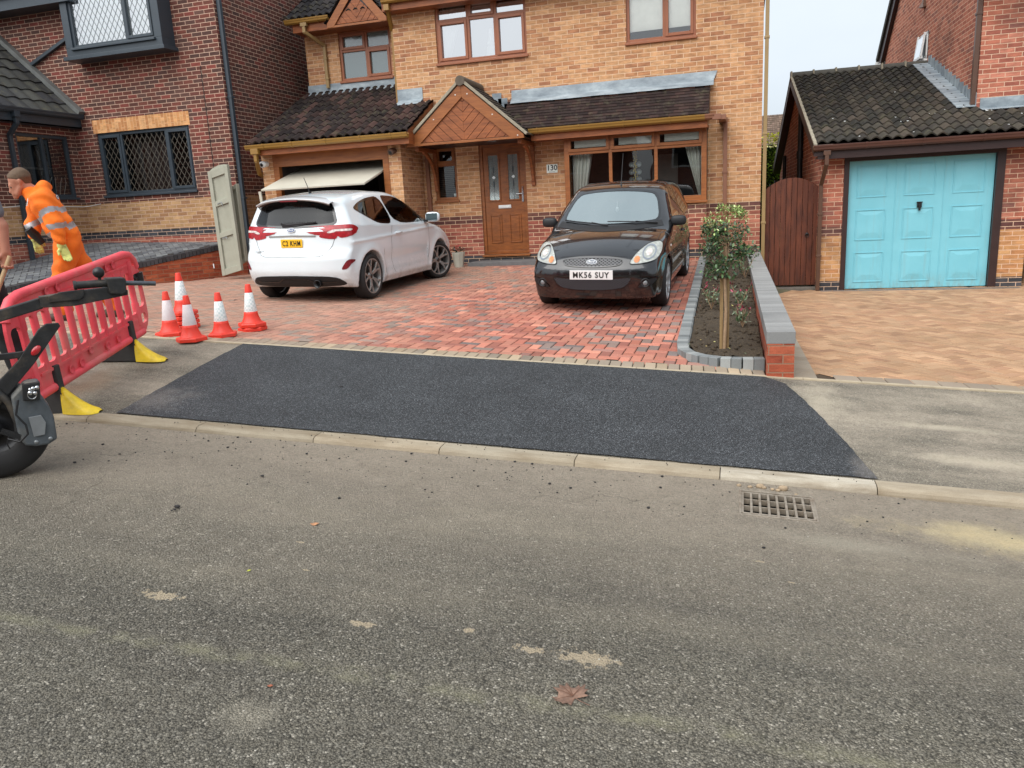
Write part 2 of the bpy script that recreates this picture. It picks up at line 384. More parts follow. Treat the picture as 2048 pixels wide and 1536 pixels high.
def path_material():
    t=asphalt_old('footpath asphalt',(.98,.96,.94,1),(.86,.85,.84,1),S(180,168,150),path_mask)
    o=t.obj(); base=[l.from_socket for l in t.t.links if l.to_socket==t.b.inputs['Base Color']][0]
    h=hit(1640,800,zpath); h2=hit(1880,855,zpath); h3=hit(1950,925,zpath); hl=hit(180,770,zpath); hm=hit(90,690,zpath)
    m=spots(t,o,[(h.x,h.y,.22,.5,.9),(h2.x,h2.y,.5,.07,.9),(h3.x,h3.y,.5,.1,.9)],nscale=6); c=t.mix(t.math('MULTIPLY',m,.6),base,S(204,192,170))
    m=spots(t,o,[(hm.x,hm.y,.9,.35,.9)],nscale=4); c=t.mix(t.math('MULTIPLY',m,.6),c,S(72,72,74))
    m=spots(t,o,[(hl.x,hl.y,.28,.6,.9)],nscale=4); c=t.mix(t.math('MULTIPLY',m,.55),c,S(142,112,88))
    t.col(c); return t.mat
def patch_material():
    t=NT('fresh asphalt'); o=t.obj()
    v=t.n('ShaderNodeTexVoronoi'); v.inputs['Scale'].default_value=190; t.l(o,v.inputs['Vector']); sp=t.n('ShaderNodeSeparateXYZ'); t.l(v.outputs['Color'],sp.inputs[0])
    c=t.ramp(sp.outputs[0],[(0,S(42,43,44)),(.5,S(59,61,63)),(.85,S(82,85,88)),(1,S(126,129,132))])
    c=t.mix(1,c,t.ramp(v.outputs['Distance'],[(.35,G(1)),(.8,G(.35))]),'MULTIPLY')
    c=t.mix(1,c,t.ramp(t.noise(o,2.2,4,.6),[(.3,G(.85)),(.7,G(1.2))]),'MULTIPLY')
    hl=hit(310,800,zpath); hr=hit(1735,940,zpath)
    m=spots(t,o,[(hl.x,hl.y,.35,.35,.9),(hr.x,hr.y,.12,.3,.9)],nscale=9); c=t.mix(t.math('MULTIPLY',m,.3),c,S(150,142,134))
    t.col(c); t.set(Roughness=.7); t.b.inputs['Specular IOR Level'].default_value=.28
    t.bump(t.math('ADD',t.math('MULTIPLY',v.outputs['Distance'],-1),t.math('MULTIPLY',t.noise(o,260,2),.5)),.8,.0035); return t.mat
M={}
M['road']=road_material(); M['path']=path_material(); M['patch']=patch_material()
def kerb_macro(t,o,c):
    return t.mix(t.ramp(t.noise(t.map(o,(1.2,5,5)),1.2,5,.7),[(.42,G(0)),(.66,G(.65))]),c,S(116,100,78))
M['kerb']=attr_mat('kerb concrete',.88,.15,.14,180,.002,kerb_macro)
def drive_macro(t,o,c):
    sp=t.n('ShaderNodeSeparateXYZ'); t.l(o,sp.inputs[0])
    n=t.noise(o,.55,5,.6)
    left=t.math('ADD',t.math('MULTIPLY',sp.outputs[0],-.30),t.math('ADD',-.75,t.math('MULTIPLY',t.math('SUBTRACT',n,.5),1.6)))
    back=t.math('ADD',t.math('MULTIPLY',sp.outputs[1],.16),t.math('ADD',-1.75,t.math('MULTIPLY',t.math('SUBTRACT',n,.5),1.2)))  # paler towards the house: dust plus reflected light put into the block colour
    f=t.math('MAXIMUM',t.math('MULTIPLY',left,1.2,clamp=True),t.math('MULTIPLY',back,1.0,clamp=True))
    f=t.math('MINIMUM',f,.9)
    dust=t.mix(.35,S(158,138,120),c)
    c=t.mix(f,c,dust)
    front=t.ramp(t.math('SUBTRACT',t.math('SUBTRACT',sp.outputs[1],t.math('MULTIPLY',sp.outputs[0],KS)),6.3),[(.2,G(.35)),(.9,G(0))])
    return t.mix(t.math('MULTIPLY',front,t.ramp(t.noise(o,3,5,.7),[(.4,G(0)),(.6,G(1))])),c,S(168,152,132))
M['blocks']=attr_mat('drive blocks',.82,.15,.16,150,.002,drive_macro)
M['blocks2']=attr_mat('buff blocks',.84,.15,.14,150,.002,lambda t,o,c:t.mix(t.ramp(t.noise(o,.9,5,.65),[(.45,G(0)),(.7,G(.4))]),c,S(150,126,98)))
M['slate']=attr_mat('grey blocks',.7,.4,.12,150,.002)
M['joint']=plain('jointing sand',S(86,76,66),.95,.2,30)
M['joint2']=plain('pale jointing sand',S(120,100,76),.95,.2,30)
# ---- big sheets
def grid_sheet(name,xs,ws,fy,fz,mat,skip=None):
    mb=MB(); n=len(ws)
    vs=[(x,fy(x,w),fz(x,fy(x,w))) for x in xs for w in ws]
    fs=[]
    for i in range(len(xs)-1):
        for j in range(n-1):
            if skip and skip(xs[i],ws[j]): continue
            fs.append((i*n+j,(i+1)*n+j,(i+1)*n+j+1,i*n+j+1))
    mb.add(vs,fs,True); return structure(mb.build(name,mat))
DX0,DX1,DW0,DW1=.012,.408,-.535,-.155
xs=sorted(set([-80,-40,-16,-12]+[round(-10+.5*i,3) for i in range(36)]+[8,10,14,40,80]+[DX0,DX1]))
grid_sheet('road',xs,[-60,-30,-15,-10,-6,-4,-3,-2,-1,DW0,DW1,0,.02],lambda x,w:yf(x)+w,zroad,M['road'],lambda x,w:abs(x-DX0)<1e-6 and abs(w-DW0)<1e-6)
grid_sheet('footpath',xs,[-.005,.5,1,1.4,1.87],lambda x,w:yk(x)+w,zpath,M['path'])
g=MB(); 
gx=[-150,-60,-30,-16,-12,-8,-4,0,4,8,14,30,60,150]; gy=[-150,-60,-20,0,3,6.5,9,12,15,20,30,60,150]
vs=[(x,y,(zroad(x,min(y,4)) if y<5 else (zdrive(x,min(y,14.2)) if x<.3 else zright(x,y)))-.45) for x in gx for y in gy]; n=len(gy)
g.add(vs,[(i*n+j,(i+1)*n+j,(i+1)*n+j+1,i*n+j+1) for i in range(len(gx)-1) for j in range(n-1)],True)
M['earth']=plain('back garden ground',S(96,92,70),.95,.25,2)
structure(g.build('ground',M['earth']))
# ---- kerb stones
mb=MB(); w=.885
for k in range(-16,14):
    x0=-.108+k*w+.003; x1=x0+w-.006; pc=random.choice([(164,152,132),(156,146,128),(174,164,146),(150,140,122)])
    if k==0: pc=(184,176,160)
    mb.cur=lin(pc)
    pf=[(0,-.15),(0,0.004),(-.085,.002),(-.108,-.005),(-.120,-.016),(-.126,-.035),(-.128,-.15)]
    a=[(x0,yk(x0)+dy,zk(x0)+dz) for dy,dz in pf]; b=[(x1,yk(x1)+dy,zk(x1)+dz) for dy,dz in pf]; n=len(pf)
    mb.add(a+b,[(i,i+1,n+i+1,n+i) for i in range(n-1)]+[tuple(range(n-1,-1,-1)),tuple(range(n,2*n))])
kerb=structure(mb.build('kerb',M['kerb']))
mb=MB(); mb.cur=lin((70,60,50)); mb.add([(x,yk(x)-dy,zk(x)-.018-dz) for x in (-14,12) for dy,dz in ((0,0),(.118,.012))],[(0,2,3,1)]); structure(mb.build('kerb_bedding',M['kerb']))
# ---- fresh asphalt patch
def fill_poly(poly,step,fz,dz,jag=0):
    pts=[]
    n=len(poly)
    for i in range(n):
        a=Vector(poly[i]);b=Vector(poly[(i+1)%n]); L=(b-a).length; m=max(1,int(L/step*2))
        for k in range(m):
            p=a.lerp(b,k/m)
            if jag: p=p+Vector((random.uniform(-jag,jag),random.uniform(-jag,jag)))
            pts.append(p)
    nb=len(pts); edges=[(i,(i+1)%nb) for i in range(nb)]
    x0=min(p.x for p in pts);x1=max(p.x for p in pts);y0=min(p.y for p in pts);y1=max(p.y for p in pts)
    x=x0+step/2
    while x<x1:
        y=y0+step/2
        while y<y1:
            pts.append(Vector((x,y))); y+=step
        x+=step
    r=delaunay_2d_cdt(pts,edges,[],1,1e-5)
    return [(v.x,v.y,fz(v.x,v.y)+dz) for v in r[0]],r[2]
pp=[hit(*q,zpath) for q in [(482,691),(760,708),(1060,730),(1320,748),(1530,762),(1572,770),(1612,806),(1652,846),(1692,888),(1728,928),(1757,962)]]
kk=[hit(*q,zpath) for q in [(235,827),(300,790),(360,757),(425,721)]]
poly=[(p.x,p.y) for p in pp]
poly[0:5]=[(x,yb(x)-.005) for x in [poly[i][0] for i in range(5)]]
poly[10]=(poly[10][0],yk(poly[10][0])+.012)
poly+= [(x,yk(x)+.012) for x in np.linspace(poly[10][0]-.3,kk[0].x+.3,14)]
poly+= [(kk[0].x,yk(kk[0].x)+.012)]+[(p.x,p.y) for p in kk[1:]]
vs,fs=fill_poly(poly,.12,zpath,.010,.005)
mb=MB(); mb.add(vs,[tuple(f) for f in fs],True); o=structure(mb.build('footpath_patch',M['patch'])); o['label']='fresh dark asphalt patch in the footpath'
# ---- pale edging strip behind the footpath
M['edging']=plain('concrete edging',S(172,158,134),.9,.15,9,bump=.002)
mb=MB()
for i in range(60):
    x0=-13+i*.45; x1=x0+.447; mb.add([(x,yb(x)+dy,zb(x)+dz) for x in (x0,x1) for dy,dz in ((-.005,-.05),(-.005,.012),(.042,.012),(.042,-.05))],[(0,1,5,4),(1,2,6,5),(2,3,7,6),(0,3,2,1),(4,5,6,7)])
structure(mb.build('path_edging',M['edging'],bevel=.002))
# ---- block paving
def inpoly(x,y,poly):
    c=False;n=len(poly);j=n-1
    for i in range(n):
        xi,yi=poly[i];xj,yj=poly[j]
        if (yi>y)!=(yj>y) and x<(xj-xi)*(y-yi)/(yj-yi)+xi: c=not c
        j=i
    return c
def block(mb,cx,cy,ax,ay,fz,dz=.006,g=.0035,inset=.006):
    """one paving block with chamfered top; ax,ay half-extent vectors"""
    vs=[]
    for k,(e,h) in enumerate(((1.0,-.006),(0,0))):
        for sx,sy in ((-1,-1),(1,-1),(1,1),(-1,1)):
            lx=ax[0]*sx+ay[0]*sy; ly=ax[1]*sx+ay[1]*sy
            la=math.hypot(*ax);lb=math.hypot(*ay); q=g if k==0 else g+inset
            lx-= ax[0]/la*sx*q+ay[0]/lb*sy*q; ly-= ax[1]/la*sx*q+ay[1]/lb*sy*q
            vs.append((cx+lx,cy+ly,fz(cx+lx,cy+ly)+dz+h))
    mb.add(vs,[(4,5,6,7),(0,1,5,4),(1,2,6,5),(2,3,7,6),(3,0,4,7)])
def herring(mb,poly,fz,pick,ang=0,L=.2):
    u=L/2; ca,sa=math.cos(ang),math.sin(ang)
    xs=[p[0] for p in poly];ys=[p[1] for p in poly]; cx0,cy0=(min(xs)+max(xs))/2,(min(ys)+max(ys))/2; N=int(max(max(xs)-min(xs),max(ys)-min(ys))/u*.75)+4
    for i in range(-N,N):
        for j in range(-N,N):
            k=(i-j)%4
            if k==0: lx,ly,hx,hy=(i+1)*u,(j+.5)*u,u,u/2
            elif k==3: lx,ly,hx,hy=(i+.5)*u,(j+1)*u,u/2,u
            else: continue
            x=cx0+lx*ca-ly*sa; y=cy0+lx*sa+ly*ca
            if not inpoly(x,y,poly): continue
            mb.cur=pick(x,y); dz=.006+random.uniform(-.0012,.0012)
            block(mb,x,y,(hx*ca,hx*sa),(-hy*sa,hy*ca),fz,dz)
def course(mb,pts,wid,blk,fz,pick,dz=.009,g=.003):
    """row of blocks along polyline pts, wid = width across, blk = length along"""
    for a,b in zip(pts[:-1],pts[1:]):
        L=math.hypot(b[0]-a[0],b[1]-a[1]); n=max(1,round(L/blk)); dx,dy=(b[0]-a[0])/L,(b[1]-a[1])/L
        for k in range(n):
            s=(k+.5)/n; cx,cy=a[0]+(b[0]-a[0])*s,a[1]+(b[1]-a[1])*s; mb.cur=pick(cx,cy); block(mb,cx,cy,(dx*L/n/2,dy*L/n/2),(-dy*wid/2,dx*wid/2),fz,dz,g)
def base_sheet(mb,poly,fz,dz=-.004):
    vs,fs=fill_poly(poly,.5,fz,dz); mb.cur=lin((58,50,44)); mb.add(vs,[tuple(f) for f in fs],True)
RED=[(176,112,94),(184,120,102),(168,106,90),(190,130,110),(160,104,90),(180,122,104),(154,100,88),(172,114,98)]
GRY=[(134,116,108),(122,110,106),(144,122,112),(152,112,102)]
def pick_red(x,y):
    c=random.choice(RED) if random.random()<.80 else random.choice(GRY); k=random.uniform(.9,1.08); return lin([v*k for v in c])
def pick_buffhead(x,y): return jit(.9,1.08,random.choice([(158,142,122),(146,132,114),(166,148,124),(138,126,112)]))
drive_poly=[(-12.2,yb(-12.2)+.24),(-.1,yb(-.1)+.24),(-.1,6.84),(-.40,6.97),(-.50,7.3),(-.55,9.5),(-.62,14.6),(-9.3,14.6),(-9.75,13.2),(-10.4,11.7),(-11.3,9.4),(-12.2,7.6)]
mb=MB(); base_sheet(mb,drive_poly,zdrive); herring(mb,drive_poly,zdrive,pick_red)
course(mb,[(x,yb(x)+.045+.10) for x in np.arange(-12.2,.25,.1)],.2,.1,zdrive,pick_buffhead,.010)
structure(mb.build('driveway',M['blocks'])); bpy.data.objects['driveway']['label']='red herringbone block driveway in front of the buff house'
BUF=[(172,138,108),(176,142,112),(168,132,102),(164,128,100),(180,146,116),(160,124,98),(174,138,108),(170,134,106)]
rp=[(.42,yb(.42)+.2),(7.5,yb(7.5)+.2),(7.5,15.2),(4.4,15.2),(4.4,14.45),(1.25,14.4),(.31,14.4)]
mb=MB(); base_sheet(mb,[(.36,yb(.36)+.04)]+[(7.5,yb(7.5)+.04)]+rp[2:],zright)
herring(mb,rp,zright,lambda x,y:jit(.92,1.06,random.choice(BUF)),R(45))
gp=lambda x,y:jit(.92,1.06,random.choice([(142,130,116),(132,122,110),(150,138,122)]))
course(mb,[(x,yb(x)+.045+.10) for x in np.arange(.75,7.6,.2)],.2,.2,zright,gp,.011)
course(mb,[(.52,yb(.5)+.06),(.40,14.3)],.2,.2,zright,lambda x,y:jit(.94,1.04,(150,142,128)),.011)
course(mb,[(1.3,14.18),(4.3,14.18)],.16,.2,zright,lambda x,y:jit(.92,1.06,(112,104,100)),.011)
structure(mb.build('neighbour_driveway',M['blocks2'])); bpy.data.objects['neighbour_driveway']['label']='buff block driveway in front of the blue garage door'
# ---- left terrace (raised, grey blocks)
TW=[(-9.55,13.5),(-9.80,13.1),(-10.40,11.7),(-11.3,9.5),(-12.1,8.0),(-13.6,6.9)]
def zterr(x,y):
    b=float(np.interp(y,[6.9,8.0,9.5,11.7,13.1,14],[-.84,-.84,-.80,-.58,-.37,-.30])); return b+.10*max(0,min(1,(-x-10)/3.))*max(0,min(1,(y-9.5)/3.5))
tp=[(-9.6,13.6)]+[(a-.16,b) for a,b in TW[1:]]+[(-17,6.6),(-17,13.6)]
mb=MB(); base_sheet(mb,tp,zterr); herring(mb,tp,zterr,lambda x,y:jit(.88,1.1,random.choice([(94,96,98),(106,108,110),(84,86,90),(116,118,118)])),R(45))
structure(mb.build('terrace',M['slate'])); bpy.data.objects['terrace']['label']='raised grey block terrace beside the dark brick house'
# ---- planting bed
def zsoil(x,y): return zdrive(-.6,y)+.045+.012*math.sin(x*21+y*5)+.012*math.sin(y*17+x*3)
soilp=[(-.46,7.22),(-.36,7.0),(-.18,6.88),(.05,6.84),(.19,6.84),(.10,14.5),(-.60,14.5)]
vs,fs=fill_poly(soilp,.07,zsoil,0)
vs=[(a,b,c+random.uniform(-.012,.012)) for a,b,c in vs]
t=NT('soil'); ob_=t.obj(); n1=t.noise(ob_,24,6,.75); t.col(t.mix(t.ramp(t.noise(ob_,60,5,.7),[(.35,G(0)),(.65,G(1))]),S(46,38,28),S(88,74,56))); t.set(Roughness=.95); t.bump(n1,1,.03); M['soil']=t.mat
mb=MB(); mb.add(vs,[tuple(f) for f in fs],True); structure(mb.build('planting_bed_soil',M['soil']))
mb=MB()
for k in range(700):
    while True:
        x=random.uniform(-.6,.18); y=random.uniform(6.9,14.2)
        if inpoly(x,y,soilp): break
    r=random.uniform(.006,.024); c=Vector((x,y,zsoil(x,y)+r*.3)); mb.ball(c,r,3,(1,random.uniform(.6,1.2),.7))
tag(mb.build('soil_clods',M['soil']),'loose crumbs of brown soil in the planting bed','soil',kind='stuff')
EG=[(-.66,14.45),(-.62,12),(-.58,9.5),(-.53,7.5),(-.50,7.2),(-.43,7.02),(-.32,6.90),(-.16,6.81),(.02,6.79),(.20,6.80)]
mb=MB()
pk=lambda:jit(.88,1.1,random.choice([(130,133,132),(142,145,143),(116,120,120)]))
for a,b in zip(EG[:-1],EG[1:]):
    L=math.hypot(b[0]-a[0],b[1]-a[1]); n=max(1,round(L/.105)); d=Vector((b[0]-a[0],b[1]-a[1],0))/L; nn=Vector((-d.y,d.x,0))
    for k in range(n):
        s0=k/n+.002/L; s1=(k+1)/n-.002/L; p0=Vector((a[0],a[1],0)).lerp(Vector((b[0],b[1],0)),s0); p1=Vector((a[0],a[1],0)).lerp(Vector((b[0],b[1],0)),s1)
        mb.cur=pk(); prof=[(-.065,-.02),(-.062,.042),(-.045,.060),(.06,.062),(.06,-.05)]
        A=[]; 
        for p in (p0,p1):
            zz=zdrive(min(p.x,-.5),p.y)
            A+= [(p.x+nn.x*-o_,p.y+nn.y*-o_,zz+h) for o_,h in [(-q[0],q[1]) for q in prof]] if False else [(p.x-nn.x*q[0]*-1*-1,p.y-nn.y*q[0]*-1*-1,zz+q[1]) for q in prof]
        m=len(prof); mb.add(A,[(i,i+1,m+i+1,m+i) for i in range(m-1)]+[tuple(range(m-1,-1,-1)),tuple(range(m,2*m))])
structure(mb.build('bed_edging',M['slate'],bevel=.004))
# loose crumbs of asphalt on the road
M['crumb']=plain('asphalt crumb',S(40,38,38),.8,.2,40)
mb=MB()
for k in range(520):
    x=random.gauss(-2.2,2.6) if random.random()<.75 else random.uniform(1.5,4); x=max(-6,min(5,x)); w_=-abs(random.gauss(0,.38))-.01
    y=yf(x)+w_
    if DX0-.05<x<DX1+.05 and DW0-.05<w_<DW1+.05: continue
    r=random.choice([.003,.004,.005,.007,.010 if random.random()<.3 else .004]); mb.ball((x,y,zroad(x,y)+r*.4),r,3,(1,random.uniform(.6,1.3),.6))
for (px,py,r) in [(355,1017,.014),(350,1022,.008),(344,1024,.006),(525,955,.010),(683,776,.012),(150,928,.010),(240,911,.007)]:
    f=zpath if py<800 else zroad; h=hit(px,py,f); mb.ball((h.x,h.y,f(h.x,h.y)+.008+r*.3),r,4,(1.4,.8,.6))
for k in range(70):
    x=random.uniform(-4,.8); y=yk(x)-random.uniform(.0,.1); mb.ball((x,y,zk(x)+.006),random.uniform(.002,.004),3)
tag(mb.build('asphalt_crumbs',M['crumb']),'black crumbs of asphalt scattered along the kerb','rubble',kind='stuff')
mb=MB()
for k in range(420):
    x=random.uniform(-2.6,2.2); y=random.uniform(1.5,4.1); r=random.choice([.0015,.002,.003,.0035]); mb.ball((x,y,zroad(x,y)+r*.2),r,3,(1.3,1,.5))
M['grit']=plain('pale grit',S(176,170,158),.8,.2,30)
tag(mb.build('road_grit',M['grit']),'pale loose grit on the road','grit',kind='stuff')
# ================================================================ building materials
BUFFB=[S(198,150,108),S(190,140,100),S(206,158,116),S(184,132,94),S(196,146,104),S(176,124,90),S(200,152,110),S(168,116,86)]
REDB=[S(168,102,84),S(156,90,76),S(180,114,94),S(142,82,70),S(160,94,80),S(174,108,88)]
BROWNB=[S(112,74,66),S(98,64,60),S(126,84,72),S(104,70,64)]
BLUEB=[S(66,66,70),S(56,58,62),S(76,76,80)]
M['brick_buff']=brick_mat('buff brickwork',[(-.995,REDB),(-.845,BLUEB),(-.222,REDB),(-.072,BROWNB),(50,BUFFB)],S(222,190,158),rub=.52,dirt=(S(150,112,84),.28))
M['brick_left']=brick_mat('dark red brickwork',[(-.17,REDB),(-.02,BLUEB),(.56,[S(184,146,104),S(172,132,92),S(160,120,86),S(192,154,112)]),(50,[S(108,66,56),S(98,62,54),S(116,68,58),S(86,62,56),S(104,64,56),S(128,68,60),S(90,64,58),S(100,72,64)])],S(206,174,152),rub=.4,dirt=(S(84,66,60),.3))
M['brick_right']=brick_mat('orange red brickwork',[(-1.48,BLUEB),(-.72,[S(196,146,98),S(182,128,86),S(206,158,110)]),(-.56,BROWNB),(50,[S(182,112,90),S(170,102,82),S(192,124,102),S(158,94,78),S(148,96,84)])],S(222,188,160),rub=.42,dirt=(S(70,60,56),.5))
M['brick_soldier']=brick_mat('buff soldier course',[(50,[S(214,160,108),S(202,146,96),S(190,134,88),S(220,168,118)])],S(214,170,126),soldier=True,rub=.5)
M['brick_low']=brick_mat('orange retaining brick',[(50,[S(164,82,56),S(176,92,62),S(150,74,54),S(186,100,68)])],S(150,112,88),rub=.5)
M['oak']=wood_mat('golden oak foil',S(156,96,50),S(126,72,36),.42)
M['oak_dark']=wood_mat('oak boards',S(158,92,50),S(116,64,34),.5)
M['oak_red']=plain('brown window frame',S(146,86,54),.42,.08,5)
M['doorwood']=wood_mat('oak door skin',S(150,88,40),S(116,64,28),.42,(5,5,22))
M['gutter']=plain('caramel gutter',S(142,106,48),.32,.08,4,spec=.5)
M['gutter_brown']=plain('brown gutter',S(88,62,48),.35,.1,4)
M['pipe_caramel']=plain('caramel downpipe',S(150,124,82),.4,.08,3)
M['pipe_brown']=plain('brown downpipe',S(132,88,66),.45,.08,3)
M['dkbrown']=plain('dark brown joinery',S(52,34,32),.4,.12,5)
M['anthracite']=plain('anthracite frame',S(52,62,70),.42,.1,4)
def lead_m():
    t=NT('lead flashing'); o=t.obj(); n=t.noise(t.map(o,(1.5,6,3)),1.5,5,.65)
    t.col(t.ramp(n,[(.3,S(104,114,122)),(.5,S(136,146,152)),(.7,S(170,180,184))])); t.set(Roughness=.55,Metallic=.1); t.bump(t.noise(o,14,3),.5,.012); return t.mat
M['lead']=lead_m()
M['mortar']=plain('roof mortar',S(150,142,124),.9,.2,14,bump=.004)
M['glass']=glass_mat('window glass',.02,(.80,.84,.83,1)); M['glass_wing']=glass_mat('side window glass',.16,(.7,.74,.74,1)); M['glass_clear']=glass_mat('clear window glass',.10,(.94,.97,.96,1))
M['glass_sky']=glass_mat('upper window glass',.55)
M['glass_frost']=glass_mat('obscure glass',.10,(.5,.56,.56,1),.12,S(120,140,140),.55)
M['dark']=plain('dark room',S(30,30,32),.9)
M['room']=plain('room wall',S(96,94,90),.9)
M['curtain']=plain('net curtain',S(228,226,218),.9,.06,20)
M['blind']=plain('pale roller blind',S(244,242,236),.85,.04,8)
M['white']=plain('white plastic',S(226,228,226),.35,.03,6)
M['black']=plain('black plastic',S(24,24,26),.4,.1,8)
M['chrome']=plain('polished chrome',S(200,202,204),.12,.05,8,metal=1)
def tile_macro(t,o,c):
    m=t.ramp(t.noise(o,7,5,.7),[(.52,G(0)),(.66,G(.4))]); return t.mix(m,c,S(96,92,72))
M['tiles']=attr_mat('concrete roof tiles',.85,.15,.2,70,.003,tile_macro)
# ---------------------------------------------------------------- building helpers
def wall_xz(mb,x0,x1,z0,z1,y,holes=(),depth=.10,face=-1):
    """vertical wall in the XZ plane at y (facing -y) with rectangular openings and reveals"""
    xs=sorted({x0,x1,*[h[0] for h in holes],*[h[1] for h in holes]}); zs=sorted({z0,z1,*[h[2] for h in holes],*[h[3] for h in holes]})
    for i in range(len(xs)-1):
        for j in range(len(zs)-1):
            cx,cz=(xs[i]+xs[i+1])/2,(zs[j]+zs[j+1])/2
            if any(h[0]<cx<h[1] and h[2]<cz<h[3] for h in holes): continue
            mb.quad((xs[i],y,zs[j]),(xs[i+1],y,zs[j]),(xs[i+1],y,zs[j+1]),(xs[i],y,zs[j+1]))
    for a,b,c,d in holes:
        mb.quad((a,y,c),(a,y,d),(a,y+depth,d),(a,y+depth,c)); mb.quad((b,y,c),(b,y+depth,c),(b,y+depth,d),(b,y,d))
        mb.quad((a,y,c),(a,y+depth,c),(b,y+depth,c),(b,y,c)); mb.quad((a,y,d),(b,y,d),(b,y+depth,d),(a,y+depth,d))
def wall_yz(mb,y0,y1,z0,z1,x,holes=(),depth=.1,s=1):
    """wall in the YZ plane at x, facing +x (s=1) or -x (s=-1)"""
    t=MB(); wall_xz(t,y0,y1,z0,z1,0,holes,depth)
    vs=[(x-s*v[1],v[0],v[2]) for v in t.v]
    mb.add(vs,[f if s>0 else f[::-1] for f in t.f])
def frame_rect(mb,x0,x1,z0,z1,y0,y1,w):
    mb.box(x0,x0+w,y0,y1,z0,z1); mb.box(x1-w,x1,y0,y1,z0,z1); mb.box(x0+w,x1-w,y0,y1,z0,z0+w); mb.box(x0+w,x1-w,y0,y1,z1-w,z1)
def window(root,x0,x1,z0,z1,y,cols,rows,openers=(),mat='oak_red',glass='glass',sill=True,fw=.055,lattice=0,room=.9,inside=None,lattmat=None,sillmat=None,label=None,xf=None):
    """cols/rows: fractions of mullions; openers: set of (col,row) cells with a proud sash. Frame is the part; panes, sill and what hangs behind are its sub-parts"""
    X=[x0]+[x0+(x1-x0)*c for c in cols]+[x1]; Z=[z0]+[z0+(z1-z0)*r for r in rows]+[z1]
    f=MB(); yf_,yb_=y+.035,y+.10
    frame_rect(f,x0,x1,z0,z1,yf_,yb_,fw)
    for x in X[1:-1]: f.box(x-.03,x+.03,yf_+.002,yb_-.002,z0+fw,z1-fw)
    gl=MB(); lt=MB()
    for r in range(len(Z)-1):
        for c in range(len(X)-1):
            # rows may apply to single columns only: openers carry (c,r)
            a=X[c]+(fw if c==0 else .03); b=X[c+1]-(fw if c==len(X)-2 else .03); d=Z[r]+(fw if r==0 else .03); e=Z[r+1]-(fw if r==len(Z)-2 else .03)
            if r<len(Z)-2: f.box(a,b,yf_+.003,yb_-.003,Z[r+1]-.03,Z[r+1]+.03)
            if (c,r) in openers:
                frame_rect(f,a-.012,b+.012,d-.012,e+.012,yf_-.018,yb_-.02,.052); a+=.04;b-=.04;d+=.04;e-=.04
            gl.quad((a-.005,y+.075,d-.005),(b+.005,y+.075,d-.005),(b+.005,y+.075,e+.005),(a-.005,y+.075,e+.005))
            if lattice:
                h=lattice*1.6; k=-40
                def clipseg(p,q):
                    t0,t1=0,1; dx,dz=q[0]-p[0],q[1]-p[1]
                    for pp,qq in ((-dx,p[0]-a),(dx,b-p[0]),(-dz,p[1]-d),(dz,e-p[1])):
                        if pp==0:
                            if qq<0:return None
                        else:
                            r_=qq/pp
                            if pp<0:t0=max(t0,r_)
                            else:t1=min(t1,r_)
                    return (t0,t1) if t0<t1 else None
                cx=(a+b)/2
                for k in range(-30,31):
                    for sg in (1,-1):
                        p=(cx+k*lattice-sg*lattice*15,d+ -h*15+(0)); q=(cx+k*lattice+sg*lattice*15,d+h*15)
                        s=clipseg(p,q)
                        if s: 
                            A=(p[0]+(q[0]-p[0])*s[0],y+.071,p[1]+(q[1]-p[1])*s[0]); B=(p[0]+(q[0]-p[0])*s[1],y+.071,p[1]+(q[1]-p[1])*s[1])
                            if (Vector(A)-Vector(B)).length>.02: lt.bar(A,B,.007,.003,(0,1,0))
    T=(lambda m:m) if xf is None else xf
    def bd(mbx,nm,mt,par,**k):
        if xf: mbx.v=[tuple(xf(Vector(v))) for v in mbx.v]
        return mbx.build(nm,mt,par,**k)
    fo=bd(f,'window',M[mat],root,bevel=.004)
    if label: fo['label']=label
    bd(gl,'pane',M[glass],fo)
    if lattice: bd(lt,'lead_lattice',lattmat or M['lattice'],fo)
    if sill:
        s=MB(); s.box(x0-.02,x1+.02,y-.045,y+.10,z0-.045,z0-.002); bd(s,'sill',M[sillmat or mat],fo,bevel=.006)
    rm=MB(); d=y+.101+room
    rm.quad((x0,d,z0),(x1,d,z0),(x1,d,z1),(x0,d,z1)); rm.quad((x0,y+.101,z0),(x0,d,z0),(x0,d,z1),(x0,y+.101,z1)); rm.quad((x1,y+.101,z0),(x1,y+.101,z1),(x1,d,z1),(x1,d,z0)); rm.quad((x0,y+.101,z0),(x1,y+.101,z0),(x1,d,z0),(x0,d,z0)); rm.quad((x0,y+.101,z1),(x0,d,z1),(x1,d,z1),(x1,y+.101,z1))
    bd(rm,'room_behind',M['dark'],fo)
    if inside: inside(fo,bd)
    return fo
def curtain(x0,x1,z0,z1,y,amp=.03,per=.09,gather=None):
    mb=MB(); n=max(8,int(abs(x1-x0)/.008)); rows=10; vs=[]
    for j in range(rows+1):
        v=j/rows; z=z0+(z1-z0)*v
        for i in range(n+1):
            u=i/n; x=x0+(x1-x0)*u
            if gather: x=gather(u,v)
            vs.append((x,y+amp*math.sin(2*math.pi*(x1-x0)*u/per+v*.6)+amp*.3*math.sin(u*17+v*3),z))
    mb.add(vs,[(j*(n+1)+i,j*(n+1)+i+1,(j+1)*(n+1)+i+1,(j+1)*(n+1)+i) for j in range(rows) for i in range(n)],True); return mb
M['lattice']=plain('leaded strip',S(104,98,88),.5)
M['lattice_dk']=plain('grey leaded strip',S(108,116,122),.5)
TILEC=[(54,51,51),(60,56,55),(48,45,46),(66,59,56),(53,50,48),(70,60,55)]
